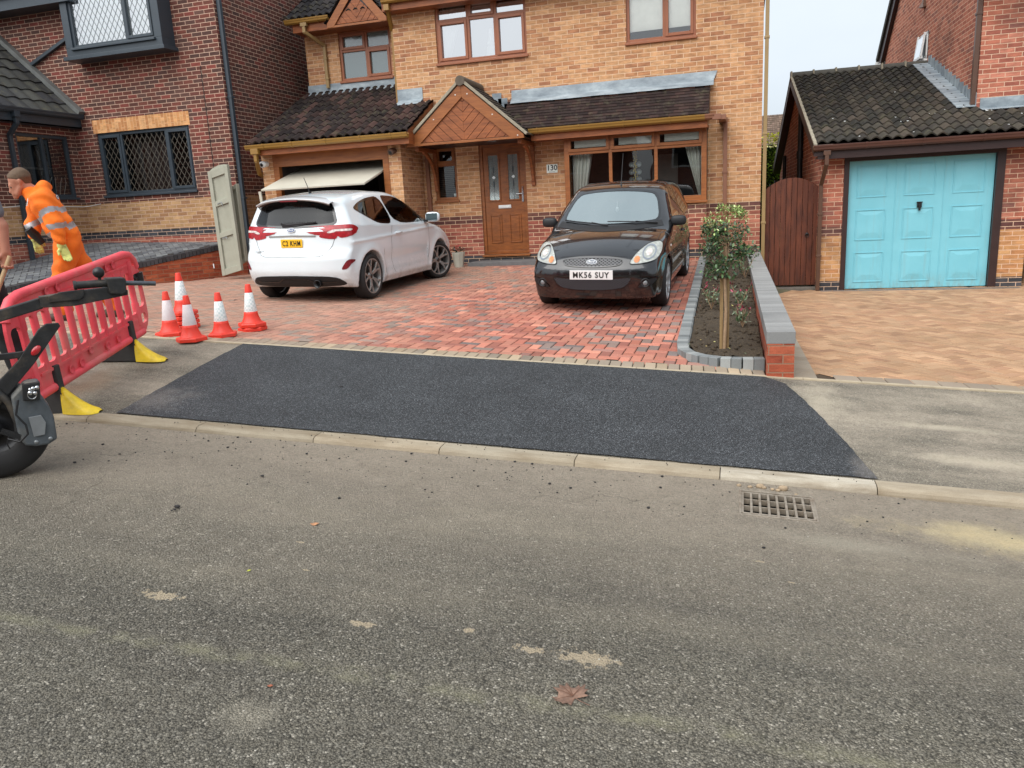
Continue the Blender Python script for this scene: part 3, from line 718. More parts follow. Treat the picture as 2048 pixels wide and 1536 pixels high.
def roll_tiles(mb,O,U,V,N,W,L,per=.165,g=.29,clip=None,cols=TILEC,hh=.046,extra=None):
    O,U,V,N=map(Vector,(O,U,V,N)); U.normalize();V.normalize();N.normalize()
    nr=int(math.ceil(L/g)); nc=int(math.ceil(W/per)); ns=8
    prof=[hh*(.5-.5*math.cos(2*math.pi*(k/ns)))**.75 for k in range(ns+1)]
    for r in range(nr):
        v0=r*g-.012; v1=min((r+1)*g+.02,L)
        for c in range(nc):
            if clip and not clip((c+.5)*per,(r+.5)*g): continue
            k=random.uniform(.86,1.12); cc=random.choice(cols); 
            if extra: cc=extra(c,r,cc)
            mb.cur=lin([x*k for x in cc]); dz=random.uniform(-.003,.003); dv=random.uniform(-.004,.004); vs=[]
            us=[min(c*per+per*i/ns,W) for i in range(ns+1)]
            for i,u in enumerate(us): vs.append(O+U*u+V*(v0+dv)+N*(prof[i]+.030+dz))
            for i,u in enumerate(us): vs.append(O+U*u+V*v1+N*(prof[i]+.004))
            for i,u in enumerate(us): vs.append(O+U*u+V*(v0+dv)+N*(prof[i]*.9+.010+dz))
            m=ns+1
            mb.add(vs,[(i,i+1,m+i+1,m+i) for i in range(ns)],True); mb.add([vs[i] for i in range(m)]+[vs[2*m+i] for i in range(m)],[(m+i,m+i+1,i+1,i) for i in range(ns)],True)
def plain_tiles(mb,O,U,V,N,W,L,tw=.165,g=.105,cols=TILEC,clip=None,pick=None,th=.013):
    O,U,V,N=map(Vector,(O,U,V,N)); U.normalize();V.normalize();N.normalize(); nr=int(round(L/g)); g=L/nr
    for r in range(nr):
        off=tw/2 if r%2 else 0; c=-1
        while c*tw+off<W:
            a=max(0,c*tw+off)+.0015; b=min(W,(c+1)*tw+off)-.0015; c+=1
            if b-a<.01: continue
            if clip and not clip((a+b)/2,(r+.5)*g): continue
            k=random.uniform(.85,1.12); cc=pick((a+b)/2,r,nr) if pick else random.choice(cols); mb.cur=lin([x*k for x in cc]); dn=random.uniform(-.0015,.002)
            A=O+U*a; B=O+U*b; v0=V*(r*g-.004); v1=V*((r+1)*g+.012); t0=N*(2*th+dn); t1=N*(th*.9); b0=N*(th*.4)
            mb.add([A+v0+t0,B+v0+t0,B+v1+t1,A+v1+t1,A+v0+b0,B+v0+b0],[(0,1,2,3),(4,5,1,0)])
def gutter(mb,x0,x1,y,z,r=.056):
    """moulded gutter running along X; y,z = back top edge"""
    prof=[(0,0),(0,-.07),(-.03,-.088),(-.07,-.086),(-.098,-.062),(-.104,-.03),(-.112,-.022),(-.116,.004),(-.108,.006),(-.104,-.004),(-.08,-.02),(-.01,-.02)]
    mb.prism([(x0,y+p[0],z+p[1]) for p in prof],(x1-x0,0,0))
def gutter_rings(mb,xs,y,z):
    for x in xs:
        prof=[(.0,.006),(0,-.076),(-.03,-.095),(-.072,-.093),(-.105,-.066),(-.112,-.03),(-.122,-.02),(-.124,.010),(-.10,.012),(-.10,.004)]
        mb.prism([(x-.014,y+p[0],z+p[1]) for p in prof],(.028,0,0))
def dpipe(mb,pts,w=.062,clips=()):
    mb.tube(pts,w/2,4,True,False) if False else None
    pts=[Vector(p) for p in pts]
    for a,b in zip(pts[:-1],pts[1:]):
        d=(b-a).normalized(); mb.bar(a-d*.01,b+d*.01,w,w,(0,1,0) if abs(d.y)<.8 else (0,0,1))
    for z in clips:
        # clip bands on the last (vertical) run
        a=pts[-2]; mb.box(a.x-w/2-.012,a.x+w/2+.012,a.y-w/2-.008,a.y+w/2+.03,z-.018,z+.018)
def chevron(mb,cx,zb_,hw,zt_,y,n=8,bw=.1):
    """mitred boards in a triangle: centre cx, base z zb_, half width hw, apex zt_"""
    H=zt_-zb_; slope=H/hw
    step=.135
    for s in (-1,1):
        # boards run parallel to the opposite rake, from centre line down and outwards
        k=0
        while True:
            c0=zb_-hw*slope*1.25+k*step*1.25; k+=1
            if c0>zt_: break
            # region between lines z=c0+... : z = zc + slope*|x|  (rising outwards), clipped to triangle z>=zb, z<=zt-slope|x|, x>=0
            poly=[(0,zb_),(hw,zb_),(0,zt_)]
            def clip(poly,f):
                out=[]
                for i in range(len(poly)):
                    p,q=poly[i],poly[(i+1)%len(poly)]; fp,fq=f(p),f(q)
                    if fp>=0: out.append(p)
                    if fp*fq<0: t=fp/(fp-fq); out.append((p[0]+(q[0]-p[0])*t,p[1]+(q[1]-p[1])*t))
                return out
            m=slope*1.25
            p2=clip(poly,lambda p:p[1]-(c0+m*p[0])) if False else clip(poly,lambda p:(p[1]+0)-(zb_+ (k-1)*step*1.25-hw*m+m*p[0]+0))
            if len(p2)>2: p2=clip(p2,lambda p:(zb_+ k*step*1.25-.009-hw*m+m*p[0])-p[1])
            if len(p2)>2:
                pts=[(cx+s*p[0],y,p[1]) for p in p2]
                if s<0: pts=pts[::-1]
                mb.prism(pts,(0,.02,0))
# ================================================================ HOUSE in the middle
D=14.5
H=thing('brick_house','buff brick house with a wooden porch gable and half open garage behind both cars','house',(-4.5,D,-1.0))
XL,XR=-6.41,.30
def face_holes():
    return [(-5.545,-3.79,2.745,3.80),(-1.99,-.80,2.74,3.80),(-5.765,-5.30,.245,1.26),(-3.05,-.65,.02,1.24),(-4.84,-3.92,-.84,1.24)]
w=MB()
wall_xz(w,XL,XR,-1.9,3.86,D,face_holes(),.10)
wall_yz(w,D,22.5,-1.9,3.86,XR,(),.1,1)
wall_yz(w,D,D+1.1,-1.2,3.86,XL,(),.1,-1)
# bay panel below the window and its right return
w2=MB()
# garage block
GY=13.5
wall_xz(w,-8.93,-6.0,-1.3,1.30,GY,[(-8.66,-6.27,-1.3,1.16)],.12)
wall_yz(w,GY,D,-1.3,1.35,-6.0,(),.1,1)
wall_yz(w,GY,22.5,-1.3,1.35,-8.93,(),.1,-1)
wall_xz(w,-8.93,XL,1.2,4.0,15.6,[(-8.15,-6.97,2.82,3.78)],.1)
wall_yz(w,15.6,22.5,1.2,3.9,-8.93,(),.1,-1)
w.build('wall',M['brick_buff'],H)
# projecting bay plinth under the big window
BY=14.12; w=MB()
w.box(-3.10,-.60,BY,D+.01,-1.5,-.06)
w.build('bay_wall',M['brick_buff'],H)
# ---- windows
def in_big(fo,bd):
    c=curtain(-5.47,-5.10,2.80,3.76,D+.22,.03,.09,lambda u,v:-5.47+u*(.10+.34*v)); bd(c,'curtain',M['curtain'],fo)
    s=MB(); s.ball((-4.56,D+.3,3.06),.075,8,(1,1,.9)); s.tube([(-4.56,D+.3,2.80),(-4.56,D+.3,3.0)],[.10,.085],10); s.tube([(-4.56,D+.3,3.1),(-4.56,D+.3,3.32)],[.05,.03],10); bd(s,'ornament',M['curtain'],fo)
window(H,-5.545,-3.79,2.745,3.80,D,(.36,.66),(.70,),{(0,0),(2,0),(1,1)},'oak_red','glass_sky',inside=in_big)
def in_r(fo,bd):
    s=MB(); s.box(-1.95,-.84,D+.105,D+.108,2.93,3.78); bd(s,'roller_blind',M['blind'],fo)
window(H,-1.99,-.80,2.74,3.80,D,(.55,),(),{(1,0)},'oak_red','glass_clear',inside=in_r)
def in_toilet(fo,bd):
    s=MB()
    for k in range(17): s.box(-5.71,-5.35,D+.12,D+.15,.30+k*.036,.305+k*.036)
    bd(s,'venetian_blind',M['room'],fo); c=MB(); c.lathe([(0,0),(.028,0),(.03,.06),(0,.06)],(-5.40,D+.11,.305)); bd(c,'tealight',M['white'],fo)
window(H,-5.765,-5.30,.245,1.26,D,(),(.66,),{(0,1)},'oak','glass',inside=in_toilet)
def in_ul(fo,bd):
    s=MB(); s.box(-8.1,-7.02,15.8,15.81,2.86,3.76); bd(s,'obscure_film',M['room'],fo)
window(H,-8.15,-6.97,2.82,3.78,15.6,(.52,),(.62,),{(0,1),(1,0)},'oak_red','glass_frost',inside=in_ul)
def in_bay(fo,bd):
    a=curtain(-3.0,-2.62,.06,1.0,BY+.25,.028,.075,lambda u,v:-2.99+u*(.22+.16*v)); b=curtain(-1.05,-.72,.06,1.0,BY+.25,.028,.075,lambda u,v:-.70-u*(.04+.26*v)); a.v+=[];bd(a,'curtain',M['curtain'],fo); bd(b,'curtain',M['curtain'],fo)
    for k in range(3):
        x0=-2.98+k*.80; s=MB(); vs=[]
        for j in range(7):
            for i in range(9): vs.append((x0+.06+i*.08,BY+.098+.010*math.sin(j*2.6+i*.5),1.02+j*.036))
        s.add(vs,[(j*9+i,j*9+i+1,(j+1)*9+i+1,(j+1)*9+i) for j in range(6) for i in range(8)],True); bd(s,'roman_blind',M['curtain'],fo)
    s=MB(); s.box(-1.62,-1.15,BY+.85,BY+.9,.1,.85); bd(s,'cupboard',M['room'],fo)
big=window(H,-3.10,-.60,-.005,1.27,BY,(.335,.655),(.735,),{(0,1),(1,1),(2,1)},'oak','glass',inside=in_bay,fw=.09,room=1.0)
for xa,xb in ((-.64,-.602),(-3.098,-3.06)): s=MB(); s.box(xa,xb,BY+.1,D,0,1.27); s.build('side_panel',M['oak'],big)
# ---- front door
dr=MB(); frame_rect(dr,-4.84,-3.92,-.83,1.24,D+.03,D+.11,.062)
door=MB(); x0,x1=-4.778,-3.982
door.box(x0,x1,D+.055,D+.10,-.768,1.178)
door.build('door',M['doorwood'],H,bevel=.003); fd=bpy.data.objects['door']
dr.build('door_frame',M['doorwood'],fd,bevel=.004)
s=MB()
for cx in (-4.575,-4.185):
    frame_rect(s,cx-.125,cx+.125,.17,1.05,D+.035,D+.056,.028)
    frame_rect(s,cx-.12,cx+.12,-.62,-.08,D+.040,D+.056,.022); s.box(cx-.075,cx+.075,D+.044,D+.056,-.575,-.125)
s.build('moulding',M['doorwood'],fd,bevel=.004)
s=MB(); s2=MB(); s3=MB()
for cx in (-4.575,-4.185):
    s.quad((cx-.1,D+.053,.195),(cx+.1,D+.053,.195),(cx+.1,D+.053,1.025),(cx-.1,D+.053,1.025))
    for dz in (.13,-.13): s2.prism([(cx-.012,D+.049,.62+dz-.055),(cx+.012,D+.049,.62+dz-.035),(cx+.014,D+.049,.62+dz+.045),(cx,D+.049,.62+dz+.06),(cx-.014,D+.049,.62+dz+.045)],(0,-.003,0))
    s3=MB(); s3.prism([(cx,D+.049,.585),(cx+.035,D+.049,.615),(cx,D+.049,.645),(cx-.035,D+.049,.615)],(0,-.004,0)); s3.build('bevelled_glass',M['white'],fd); s2.bar((cx-.1,D+.05,.615),(cx+.1,D+.05,.615),.004,.003,(0,1,0)); s2.bar((cx,D+.05,.2),(cx,D+.05,1.02),.004,.003,(0,1,0))
s.build('glass_panel',M['glass_frost'],fd); s2.build('leaded_motif',M['black'],fd)
s=MB(); s.box(-4.505,-4.255,D+.035,D+.056,.035,.095); s.box(-4.49,-4.27,D+.028,D+.036,.045,.085); s.build('letterbox',M['white'],fd,bevel=.003)
s=MB(); s.box(-4.03,-4.0,D+.038,D+.056,.14,.42); s.tube([(-4.015,D+.05,.29),(-4.015,D+.0,.29)],.009); s.tube([(-4.015,D+.0,.29),(-4.13,D+.0,.29)],.010); s.build('handle',M['chrome'],fd)
st=MB(); st.prism([(-5.02,13.98,-1.08),(-3.66,13.98,-1.08),(-3.80,D-.005,-1.08),(-4.92,D-.005,-1.08)][::1],(0,0,.14)); st.build('door_step',M['slate_step'] if 'slate_step' in M else plain('step blocks',S(104,104,104),.8,.15,12),H,bevel=.01)
s=MB(); s.box(-4.86,-3.90,D-.06,D+.12,-.875,-.835); s.build('threshold',M['oak'],fd,bevel=.004)
# ---- porch gable and lean-to roof
PY=13.45; pc=-4.744; phw=1.10; pzb=1.215; pzt=2.16
s=MB(); chevron(s,pc,pzb+.04,phw-.20,pzt-.20,PY+.03); pg=s.build('porch_gable',M['oak_dark'],H,bevel=.003)
s=MB(); s.quad((pc-phw,PY+.052,pzb),(pc+phw,PY+.052,pzb),(pc,PY+.052,pzt),(pc,PY+.052,pzt)) if False else s.prism([(pc-phw+.02,PY+.055,pzb),(pc+phw-.02,PY+.055,pzb),(pc,PY+.055,pzt)],(0,.02,0)); s.build('backing_board',M['dkbrown'],pg)
s=MB(); bwid=.15; rl=math.hypot(phw,pzt-pzb); nx,nz=(pzt-pzb)/rl,phw/rl
for sg in (-1,1):
    a=(pc+sg*phw,PY,pzb); b=(pc,PY,pzt); ins=bwid/nz
    pts=[(pc+sg*phw,PY,pzb),(pc+sg*(phw-.02),PY,pzb+.0),(pc,PY,pzt-ins-.0),(pc,PY,pzt)]
    pts=[(pc+sg*(phw),PY,pzb),(pc+sg*(phw-ins*phw/(pzt-pzb)),PY,pzb),(pc,PY,pzt-ins),(pc,PY,pzt+.05),(pc+sg*phw,PY,pzb+.05)]
    if sg>0: pts=pts[::-1]
    s.prism(pts,(0,.03,0))
s.box(pc-phw,pc+phw,PY+.002,PY+.06,pzb-.012,pzb+.03)
s.build('bargeboard',M['oak'],pg,bevel=.004)
s=MB()
for sg,hh_ in ((-1,(.05,.62)),(1,(.35,.8))):
    pass
for t_ in (.1,.5,.9):
    for sg in (-1,1):
        s=MB(); s.lathe([(.012,0),(.008,-.006),(0,-.007)],(pc+sg*phw*t_,PY-.001,pzt-.09-(pzt-pzb)*t_+.035),(0,1,0),10); s.build('nail_cap',M['white'],pg)
s=MB(); s.box(pc-phw+.02,pc+phw-.02,PY+.03,D,pzb+.005,pzb+.02); s.build('soffit',M['dkbrown'],pg)
# porch roof slopes
rs=MB(); sl_=Vector((phw,0,pzt-pzb)).normalized()
for sg in (-1,1):
    O=Vector((pc+sg*(phw+.04),0,pzb+.045)); V=Vector((-sg*phw,0,pzt-pzb)).normalized(); N=Vector((sg*(pzt-pzb),0,phw)).normalized(); L=(phw+.04)/phw*rl
    if sg>0: plain_tiles(rs,(O.x,PY-.03,O.z),(0,1,0),V,N,D-PY+.03,L,pick=lambda a,r,n:random.choice([(62,58,56),(70,66,60),(80,72,62),(56,52,52)]))
    else: plain_tiles(rs,(O.x,D,O.z),(0,-1,0),V,N,D-PY+.03,L,pick=lambda a,r,n:random.choice([(62,58,56),(70,66,60),(80,72,62),(56,52,52)]))
pr=rs.build('porch_roof',M['tiles'],H)
s=MB(); s.tube([(pc,PY-.04,pzt+.075),(pc,D,pzt+.075)],.085,12); s.build('ridge_tile',M['mortar'] if False else plain('ridge tile',S(92,82,70),.85,.2,14),pr)
s=MB()
for sg in (-1,1):
    V=Vector((-sg*phw,0,pzt-pzb)).normalized(); N=Vector((sg*(pzt-pzb),0,phw)).normalized(); O=Vector((pc+sg*(phw+.05),PY-.028,pzb+.045))
    s.obox(O-N*.012,V*(rl+.03),Vector((0,.06,0)),N*.045)
s.build('verge_mortar',M['mortar'],pr,bevel=.004)
s=MB()
for k in range(7):
    x=pc+.30+k*.115; z=pzt+.02-(x-pc)*(pzt-pzb)/phw
    s.box(x-.06,x+.12,D-.012,D-.002,z,z+.2-.0*k)
s.build('step_flashing',M['lead'],pr)
# lean-to plain tile roof
LY=13.93; lz0=1.395; lz1=1.98; lx0,lx1=pc+.55,-.56; V=Vector((0,D-LY,lz1-lz0)); L=V.length; V.normalize(); N=Vector((0,-V.z,V.y))
def lpick(a,r,n):
    if r>=n-1: return random.choice([(150,100,82),(128,84,70),(96,70,62)])
    if r==n-2 and random.random()<.3: return (128,92,80)
    return random.choice([(50,39,37),(57,43,40),(45,36,35),(54,44,42)])
rs=MB(); plain_tiles(rs,(lx0,LY,lz0),(1,0,0),V,N,lx1-lx0,L,pick=lpick,g=.072,clip=lambda a,v:True,th=.011)
lr=rs.build('bay_roof',M['tiles'],H)
s=MB(); s.prism([(lx1,LY+.0,lz0-.02),(lx1,D,lz0-.02),(lx1,D,lz1+.0)],(-.03,0,0)); s.prism([(lx0,LY+.02,lz0-.03),(lx0,D,lz0-.03),(lx0,D,lz1-.03)],(lx1-lx0-.04,0,0)); s.build('roof_deck',M['dkbrown'],lr)
s=MB(); 
xs_=np.linspace(pc+.62,-.50,24); vs=[]
for i,x in enumerate(xs_): 
    w_=random.uniform(-.004,.004); vs+=[(x,D-.15,lz1-.125+w_+.045),(x,D-.03,lz1+.02),(x+(.06 if i==23 else 0),D-.012,lz1+.165)]
s.add(vs,[(i*3+j,(i+1)*3+j,(i+1)*3+j+1,i*3+j+1) for i in range(23) for j in range(2)],False); s.build('lead_flashing',M['lead'],lr)
s=MB(); s.box(pc+phw,-.58,LY+.0,LY+.028,1.18,1.36); s.box(pc+phw,-.58,LY+.02,D,1.20,1.235); s.build('fascia',M['oak_dark'],H)
s=MB(); gutter(s,pc+phw-.02,-.62,LY,1.375); gutter_rings(s,(-3.5,-2.75,-1.98,-1.2),LY,1.375); gt=s.build('gutter',M['gutter'],H,bevel=.002)
s=MB(); gutter(s,-.63,-.47,LY,1.377); s.box(-.50,-.36,LY-.10,LY-.005,1.285,1.375); s.box(-.40,-.28,LY-.085,D-.005,1.28,1.36)
dpipe(s,[(-.30,D-.05,1.35),(-.30,D-.05,-1.3)],.068,(.45,-.4)); s.build('downpipe',M['pipe_brown'],H,bevel=.004)
# caramel downpipe at the right corner, standing on the side wall
s=MB(); dpipe(s,[(.358,D+.05,3.9),(.358,D+.05,-1.6)],.062,(2.6,1.05,-.45)); s.build('downpipe',M['pipe_caramel'],H,bevel=.004)
# gallows brackets
for bx in (-5.72,-3.77):
    s=MB(); s.box(bx-.035,bx+.035,D-.06,D-.002,.42,1.2); s.box(bx-.034,bx+.034,PY+.15,D-.06,1.13,1.2)
    pts=[]
    for i in range(9):
        a=i/8*math.pi/2; pts.append((bx,D-.06-(1-math.cos(a))*.55,.50+math.sin(a)*.62))
    for p,q in zip(pts[:-1],pts[1:]): s.bar(p,q,.06,.055,(1,0,0))
    s.build('bracket',M['oak_dark'],H,bevel=.006)
# ---- garage front: frame, roof, door
s=MB(); s.box(-8.68,-6.25,GY-.012,GY+.10,1.03,1.27); s.box(-8.68,-8.56,GY-.01,GY+.10,-1.2,1.03); s.box(-6.37,-6.25,GY-.01,GY+.10,-1.2,1.03); s.build('garage_frame',M['oak'],H,bevel=.004)
s=MB(); s.quad((-8.66,18,-1.2),(-6.27,18,-1.2),(-6.27,18,1.2),(-8.66,18,1.2)); s.quad((-8.66,GY+.12,-1.2),(-8.66,18,-1.2),(-8.66,18,1.2),(-8.66,GY+.12,1.2)); s.quad((-6.27,GY+.12,-1.2),(-6.27,GY+.12,1.2),(-6.27,18,1.2),(-6.27,18,-1.2)); s.quad((-8.66,GY+.12,1.2),(-8.66,18,1.2),(-6.27,18,1.2),(-6.27,GY+.12,1.2)); s.quad((-8.66,GY+.1,-1.06),(-6.27,GY+.1,-1.06),(-6.27,18,-1.06),(-8.66,18,-1.06)); s.build('garage_interior',plain('garage wall',S(74,72,72),.9),H)
# up-and-over door, tilted half open: hinge line inside, leading edge forward
M['cream']=plain('cream steel door',S(196,192,176),.45,.05,3,spec=.4)
A=P(529,375,12.75); B_=P(700,364,12.75); zl=A.z
fx0,fx1=-8.52,-6.41
bx_top=P(565,330,GY+.35)
O=Vector((fx0,GY-.74,.565)); Vv=Vector((0,.90,.27)); Vv.normalize(); NN=Vector((0,-Vv.z,Vv.y))
s=MB(); s.obox(O,Vector((fx1-fx0,0,0)),Vv*2.02,NN*.035)
gd=s.build('garage_door',M['cream'],H,bevel=.006)
s=MB()
for k in range(3):
    for j in range(2):
        u0=.10+k*.68; v0=.16+j*.95; w_,h_=.55,.72
        for (a,b,c,d) in ((u0,u0+w_,v0,v0+.02),(u0,u0+w_,v0+h_-.02,v0+h_),(u0,u0+.02,v0,v0+h_),(u0+w_-.02,u0+w_,v0,v0+h_)):
            s.obox(O+Vector((a,0,0))+Vv*c-NN*.006,Vector((b-a,0,0)),Vv*(d-c),NN*.008)
s.build('pressed_panel',M['cream'],gd)
s=MB()
s.bar(O+Vector((-.03,0,0)),(fx0-.03,GY-.62,-.55),.05,.03)
s.build('lifting_arm',M['cream'],gd)
s=MB(); s.box(-7.3,-6.85,16.5,17,-.4,.35); s.build('stored_box',M['room'],bpy.data.objects['garage_interior'])
# garage roof
EY=13.18; ez=1.44; V=Vector((0,15.6-EY,2.62-ez)); L=V.length; V.normalize(); N=Vector((0,-V.z,V.y))
rs=MB()
def gclip(u,v):
    y=EY+V.y*v; return u< (XL-(-9.02)) or y<D
roll_tiles(rs,(-9.02,EY,ez),(1,0,0),V,N,3.34,L,.159,.29,gclip,[(44,37,36),(52,42,40),(60,46,43),(42,36,36),(70,52,48),(50,42,41)])
gr=rs.build('garage_roof',M['tiles'],H)
s=MB(); s.prism([(-9.0,EY+.05,ez-.03),(-9.0,15.6,ez-.03),(-9.0,15.6,2.58)],(2.58,0,0)); s.prism([(XL+.01,EY+.05,ez-.03),(XL+.01,D,ez-.03),(XL+.01,D,ez+(D-EY)*.487-.03)],(.71,0,0)); s.build('roof_deck',M['dkbrown'],gr)
s=MB(); n=30; vs=[]
for i in range(n+1):
    x=-8.95+(XL+8.95)*i/n; rip=.02*abs(math.sin(i*1.35)); vs+=[(x,15.6-.16,2.62-.078+.045+rip*.2-.02),(x,15.6-.03,2.66),(x,15.6-.012,2.80)]
s.add(vs,[(i*3+j,(i+1)*3+j,(i+1)*3+j+1,i*3+j+1) for i in range(n) for j in range(2)],False)
s.box(XL+.0,XL+.52,D-.012,D-.002,1.98,2.36); s.add([(XL+.02,D-.012,2.16),(XL+.52,D-.012,2.16),(XL+.50,D-.16,2.06),(XL+.0,D-.16,2.06)],[(0,3,2,1)]); s.build('lead_flashing',M['lead'],gr)
s=MB(); s.box(-8.92,-5.72,EY+.02,EY+.05,1.24,1.42); s.box(-8.92,-5.72,EY+.04,GY,1.26,1.285); 
s.prism([(-5.72,EY+.02,1.24),(-5.72,D-.01,1.24+.0),(-5.72,D-.01,ez+(D-EY)*.487+.03),(-5.72,EY+.02,ez+.03)],(.03,0,0)); s.build('fascia',M['oak_dark'],H)
s=MB(); gutter(s,-9.0,-5.68,EY+.02,1.425); gutter_rings(s,(-8.6,-8.0,-7.3,-6.6,-6.0),EY+.02,1.425); s.build('gutter',M['gutter'],H,bevel=.002)
s=MB(); s.box(-8.88,-8.72,EY-.09,EY+.0,1.26,1.36); dpipe(s,[(-8.80,EY-.04,1.30),(-8.80,EY-.04,1.14),(-8.98,GY-.04,.93)],.065); dpipe(s,[(-8.98,GY-.04,.93),(-9.0,GY+.35,.80)],.065); dpipe(s,[(-9.0,GY+.35,.80),(-9.0,GY+.35,-1.0)],.065); s.build('downpipe',M['gutter'],H,bevel=.004)
s=MB(); s.box(-5.80,-5.62,PY+.02,PY+.14,1.20,1.31); s.build('box_end',M['pipe_brown'],H)
s=MB(); dpipe(s,[(-5.88,D-.05,1.1),(-5.88,D-.05,-1.0)],.07,(.3,)); s.build('downpipe',M['pipe_brown'],H,bevel=.004)
# dormer roof over the set-back wall
DY=15.15; dz0=4.02; V=Vector((0,2.4,1.55)); V.normalize(); N=Vector((0,-V.z,V.y))
rs=MB(); roll_tiles(rs,(-9.12,DY,dz0),(1,0,0),V,N,2.75,3.0,.159,.29,None,[(44,42,44),(50,48,48),(40,38,40),(56,52,52)])
dr_=rs.build('upper_roof',M['tiles'],H)
s=MB(); s.prism([(-9.1,DY+.05,dz0-.03),(-9.1,17.6,dz0-.03),(-9.1,17.6,dz0+1.5)],(2.7,0,0)); s.build('roof_deck',M['dkbrown'],dr_)
s=MB(); s.box(-8.93,-8.02,DY+.02,DY+.05,3.77,3.99); s.box(-8.93,XL,DY+.03,15.6,3.775,3.80); s.build('fascia',M['oak_dark'],H)
s=MB(); gutter(s,-9.06,-8.05,DY+.02,4.005); gutter_rings(s,(-8.3,),DY+.02,4.005); s.build('gutter',M['gutter'],H,bevel=.002)
s=MB(); s.box(-8.70,-8.56,DY-.08,DY+.0,3.86,3.93); dpipe(s,[(-8.63,DY-.04,3.9),(-8.63,DY-.04,3.75),(-8.45,15.55,3.55)],.062); dpipe(s,[(-8.45,15.55,3.55),(-8.45,15.55,2.72)],.062,(3.3,2.9)); s.build('downpipe',M['pipe_caramel'],H,bevel=.004)
dc=-7.44; dhw=.66; dzb=3.79; dzt=4.56
s=MB(); chevron(s,dc,dzb+.03,dhw-.17,dzt-.26,DY-.03); dg=s.build('dormer_gable',M['oak_dark'],H,bevel=.003)
s=MB(); s.prism([(dc-dhw+.02,DY-.008,dzb),(dc+dhw-.02,DY-.008,dzb),(dc,DY-.008,dzt)],(0,.02,0)); s.build('backing_board',M['dkbrown'],dg)
s=MB()
for sg in (-1,1):
    ins=.17; pts=[(dc+sg*dhw,DY-.06,dzb-.02),(dc+sg*(dhw-ins*dhw/(dzt-dzb)),DY-.06,dzb-.02),(dc,DY-.06,dzt-ins),(dc,DY-.06,dzt+.05),(dc+sg*dhw,DY-.06,dzb+.05)]
    if sg>0: pts=pts[::-1]
    s.prism(pts,(0,.03,0))
s.box(dc-dhw,dc+dhw,DY-.055,DY+.0,dzb-.03,dzb+.012); s.build('bargeboard',M['oak'],dg,bevel=.004)
rs=MB()
for sg in (-1,1):
    V=Vector((-sg*dhw,0,dzt-dzb)).normalized(); N=Vector((sg*(dzt-dzb),0,dhw)).normalized(); L=math.hypot(dhw,dzt-dzb)*1.05
    plain_tiles(rs,(dc+sg*(dhw+.03),DY-.09 if sg>0 else DY+1.2,dzb+.05),(0,sg,0),V,N,1.29,L)
rs.build('dormer_roof',M['tiles'],H)
s=MB(); dpipe(s,[(XL+.07,D-.34,3.78),(XL-.03,D+.05,3.45)],.06); dpipe(s,[(XL-.03,D+.06,3.45),(XL-.03,D+.06,2.05)],.045); s.build('downpipe',M['gutter'],H)
# main roof above the picture
rs=MB(); rs.prism([(XL-.06,D-.30,3.90),(XL-.06,22.8,3.90),(XL-.06,18.6,6.4)],(XR-XL+.15,0,0)); rs.build('roof',plain('main roof tiles',S(60,56,54),.85,.2,12),H)
s=MB(); gutter(s,XL-.02,XR+.1,D-.30,3.90); s.box(XL+.02,XL+.12,D-.38,D-.3,3.70,3.80); s.build('gutter',M['gutter'],H); s=MB(); s.box(XL-.05,XR+.08,D-.30,D-.27,3.70,3.89); s.box(XL-.05,XR+.08,D-.27,D,3.70,3.72); s.build('fascia',M['oak_dark'],H)
# rear of the house so it is closed
s=MB(); s.quad((-8.93,22.5,-1.9),(XR,22.5,-1.9),(XR,22.5,3.9),(-8.93,22.5,3.9)); s.build('rear_wall',M['brick_buff'],H)
# ---- things fixed to the house
nump=thing('house_number_sign','small white sign with the number 130 on the buff wall right of the front door','house sign',(-3.41,D-.004,.71))
s=MB(); s.box(-3.515,-3.305,D-.012,D-.003,.63,.785); s.build('plate',plain('sign plate',S(226,232,224),.35,.02,5),nump,bevel=.004)
def text_part(name,txt,size,loc,rot,mat,parent,ext=.001,sx=1,align='CENTER',bold=0.0,local=False):
    cu=bpy.data.curves.new(name,'FONT'); cu.body=txt; cu.size=size; cu.align_x=align; cu.align_y='CENTER'; cu.extrude=ext; cu.offset=bold; cu.resolution_u=3
    ob=bpy.data.objects.new(name,cu); COL.objects.link(ob)
    dg_=bpy.context.evaluated_depsgraph_get(); me=bpy.data.meshes.new_from_object(ob.evaluated_get(dg_)); bpy.data.objects.remove(ob)
    o=bpy.data.objects.new(name,me); COL.objects.link(o); me.materials.clear(); me.materials.append(mat)
    Mx=Matrix.Translation(Vector(loc))@rot.to_4x4()@Matrix.Diagonal((sx,1,1,1))
    if not local and parent is not None:
        r=parent
        while r.parent: r=r.parent
        Mx=Matrix.Translation(-r.location)@Mx
    me.transform(Mx); o.parent=parent; return o
FRONT=Matrix(((1,0,0),(0,0,-1),(0,1,0)))   # text readable from -Y
text_part('number',"130",.135,(-3.41,D-.0125,.718),FRONT,M['black'],nump,bold=.003)
s=MB()
for k in range(9): s.box(-3.47+k*.0135,-3.46+k*.0135,D-.0135,D-.012,.643,.651)
s.build('small_print',M['black'],nump)
def cctv(name,loc,dirv,label,wm,lens=True):
    c=thing(name,label,'security camera',loc); L=Vector(loc); d=Vector(dirv).normalized()
    s=MB(); s.tube([L+Vector((0,.08,0)),L],.05,14); s.build('mount',wm,c)
    s=MB(); s.ball(L+d*.03,.062,10); s.lathe([(.062,.02),(.06,.085),(.05,.09),(.0,.088)],L+d*.0,d,18); h_=s.build('camera_head',wm,c)
    s=MB(); s.lathe([(.036,.0),(.034,.006),(0,.008)],L+d*.087,d,16); s.build('lens',M['black'],h_)
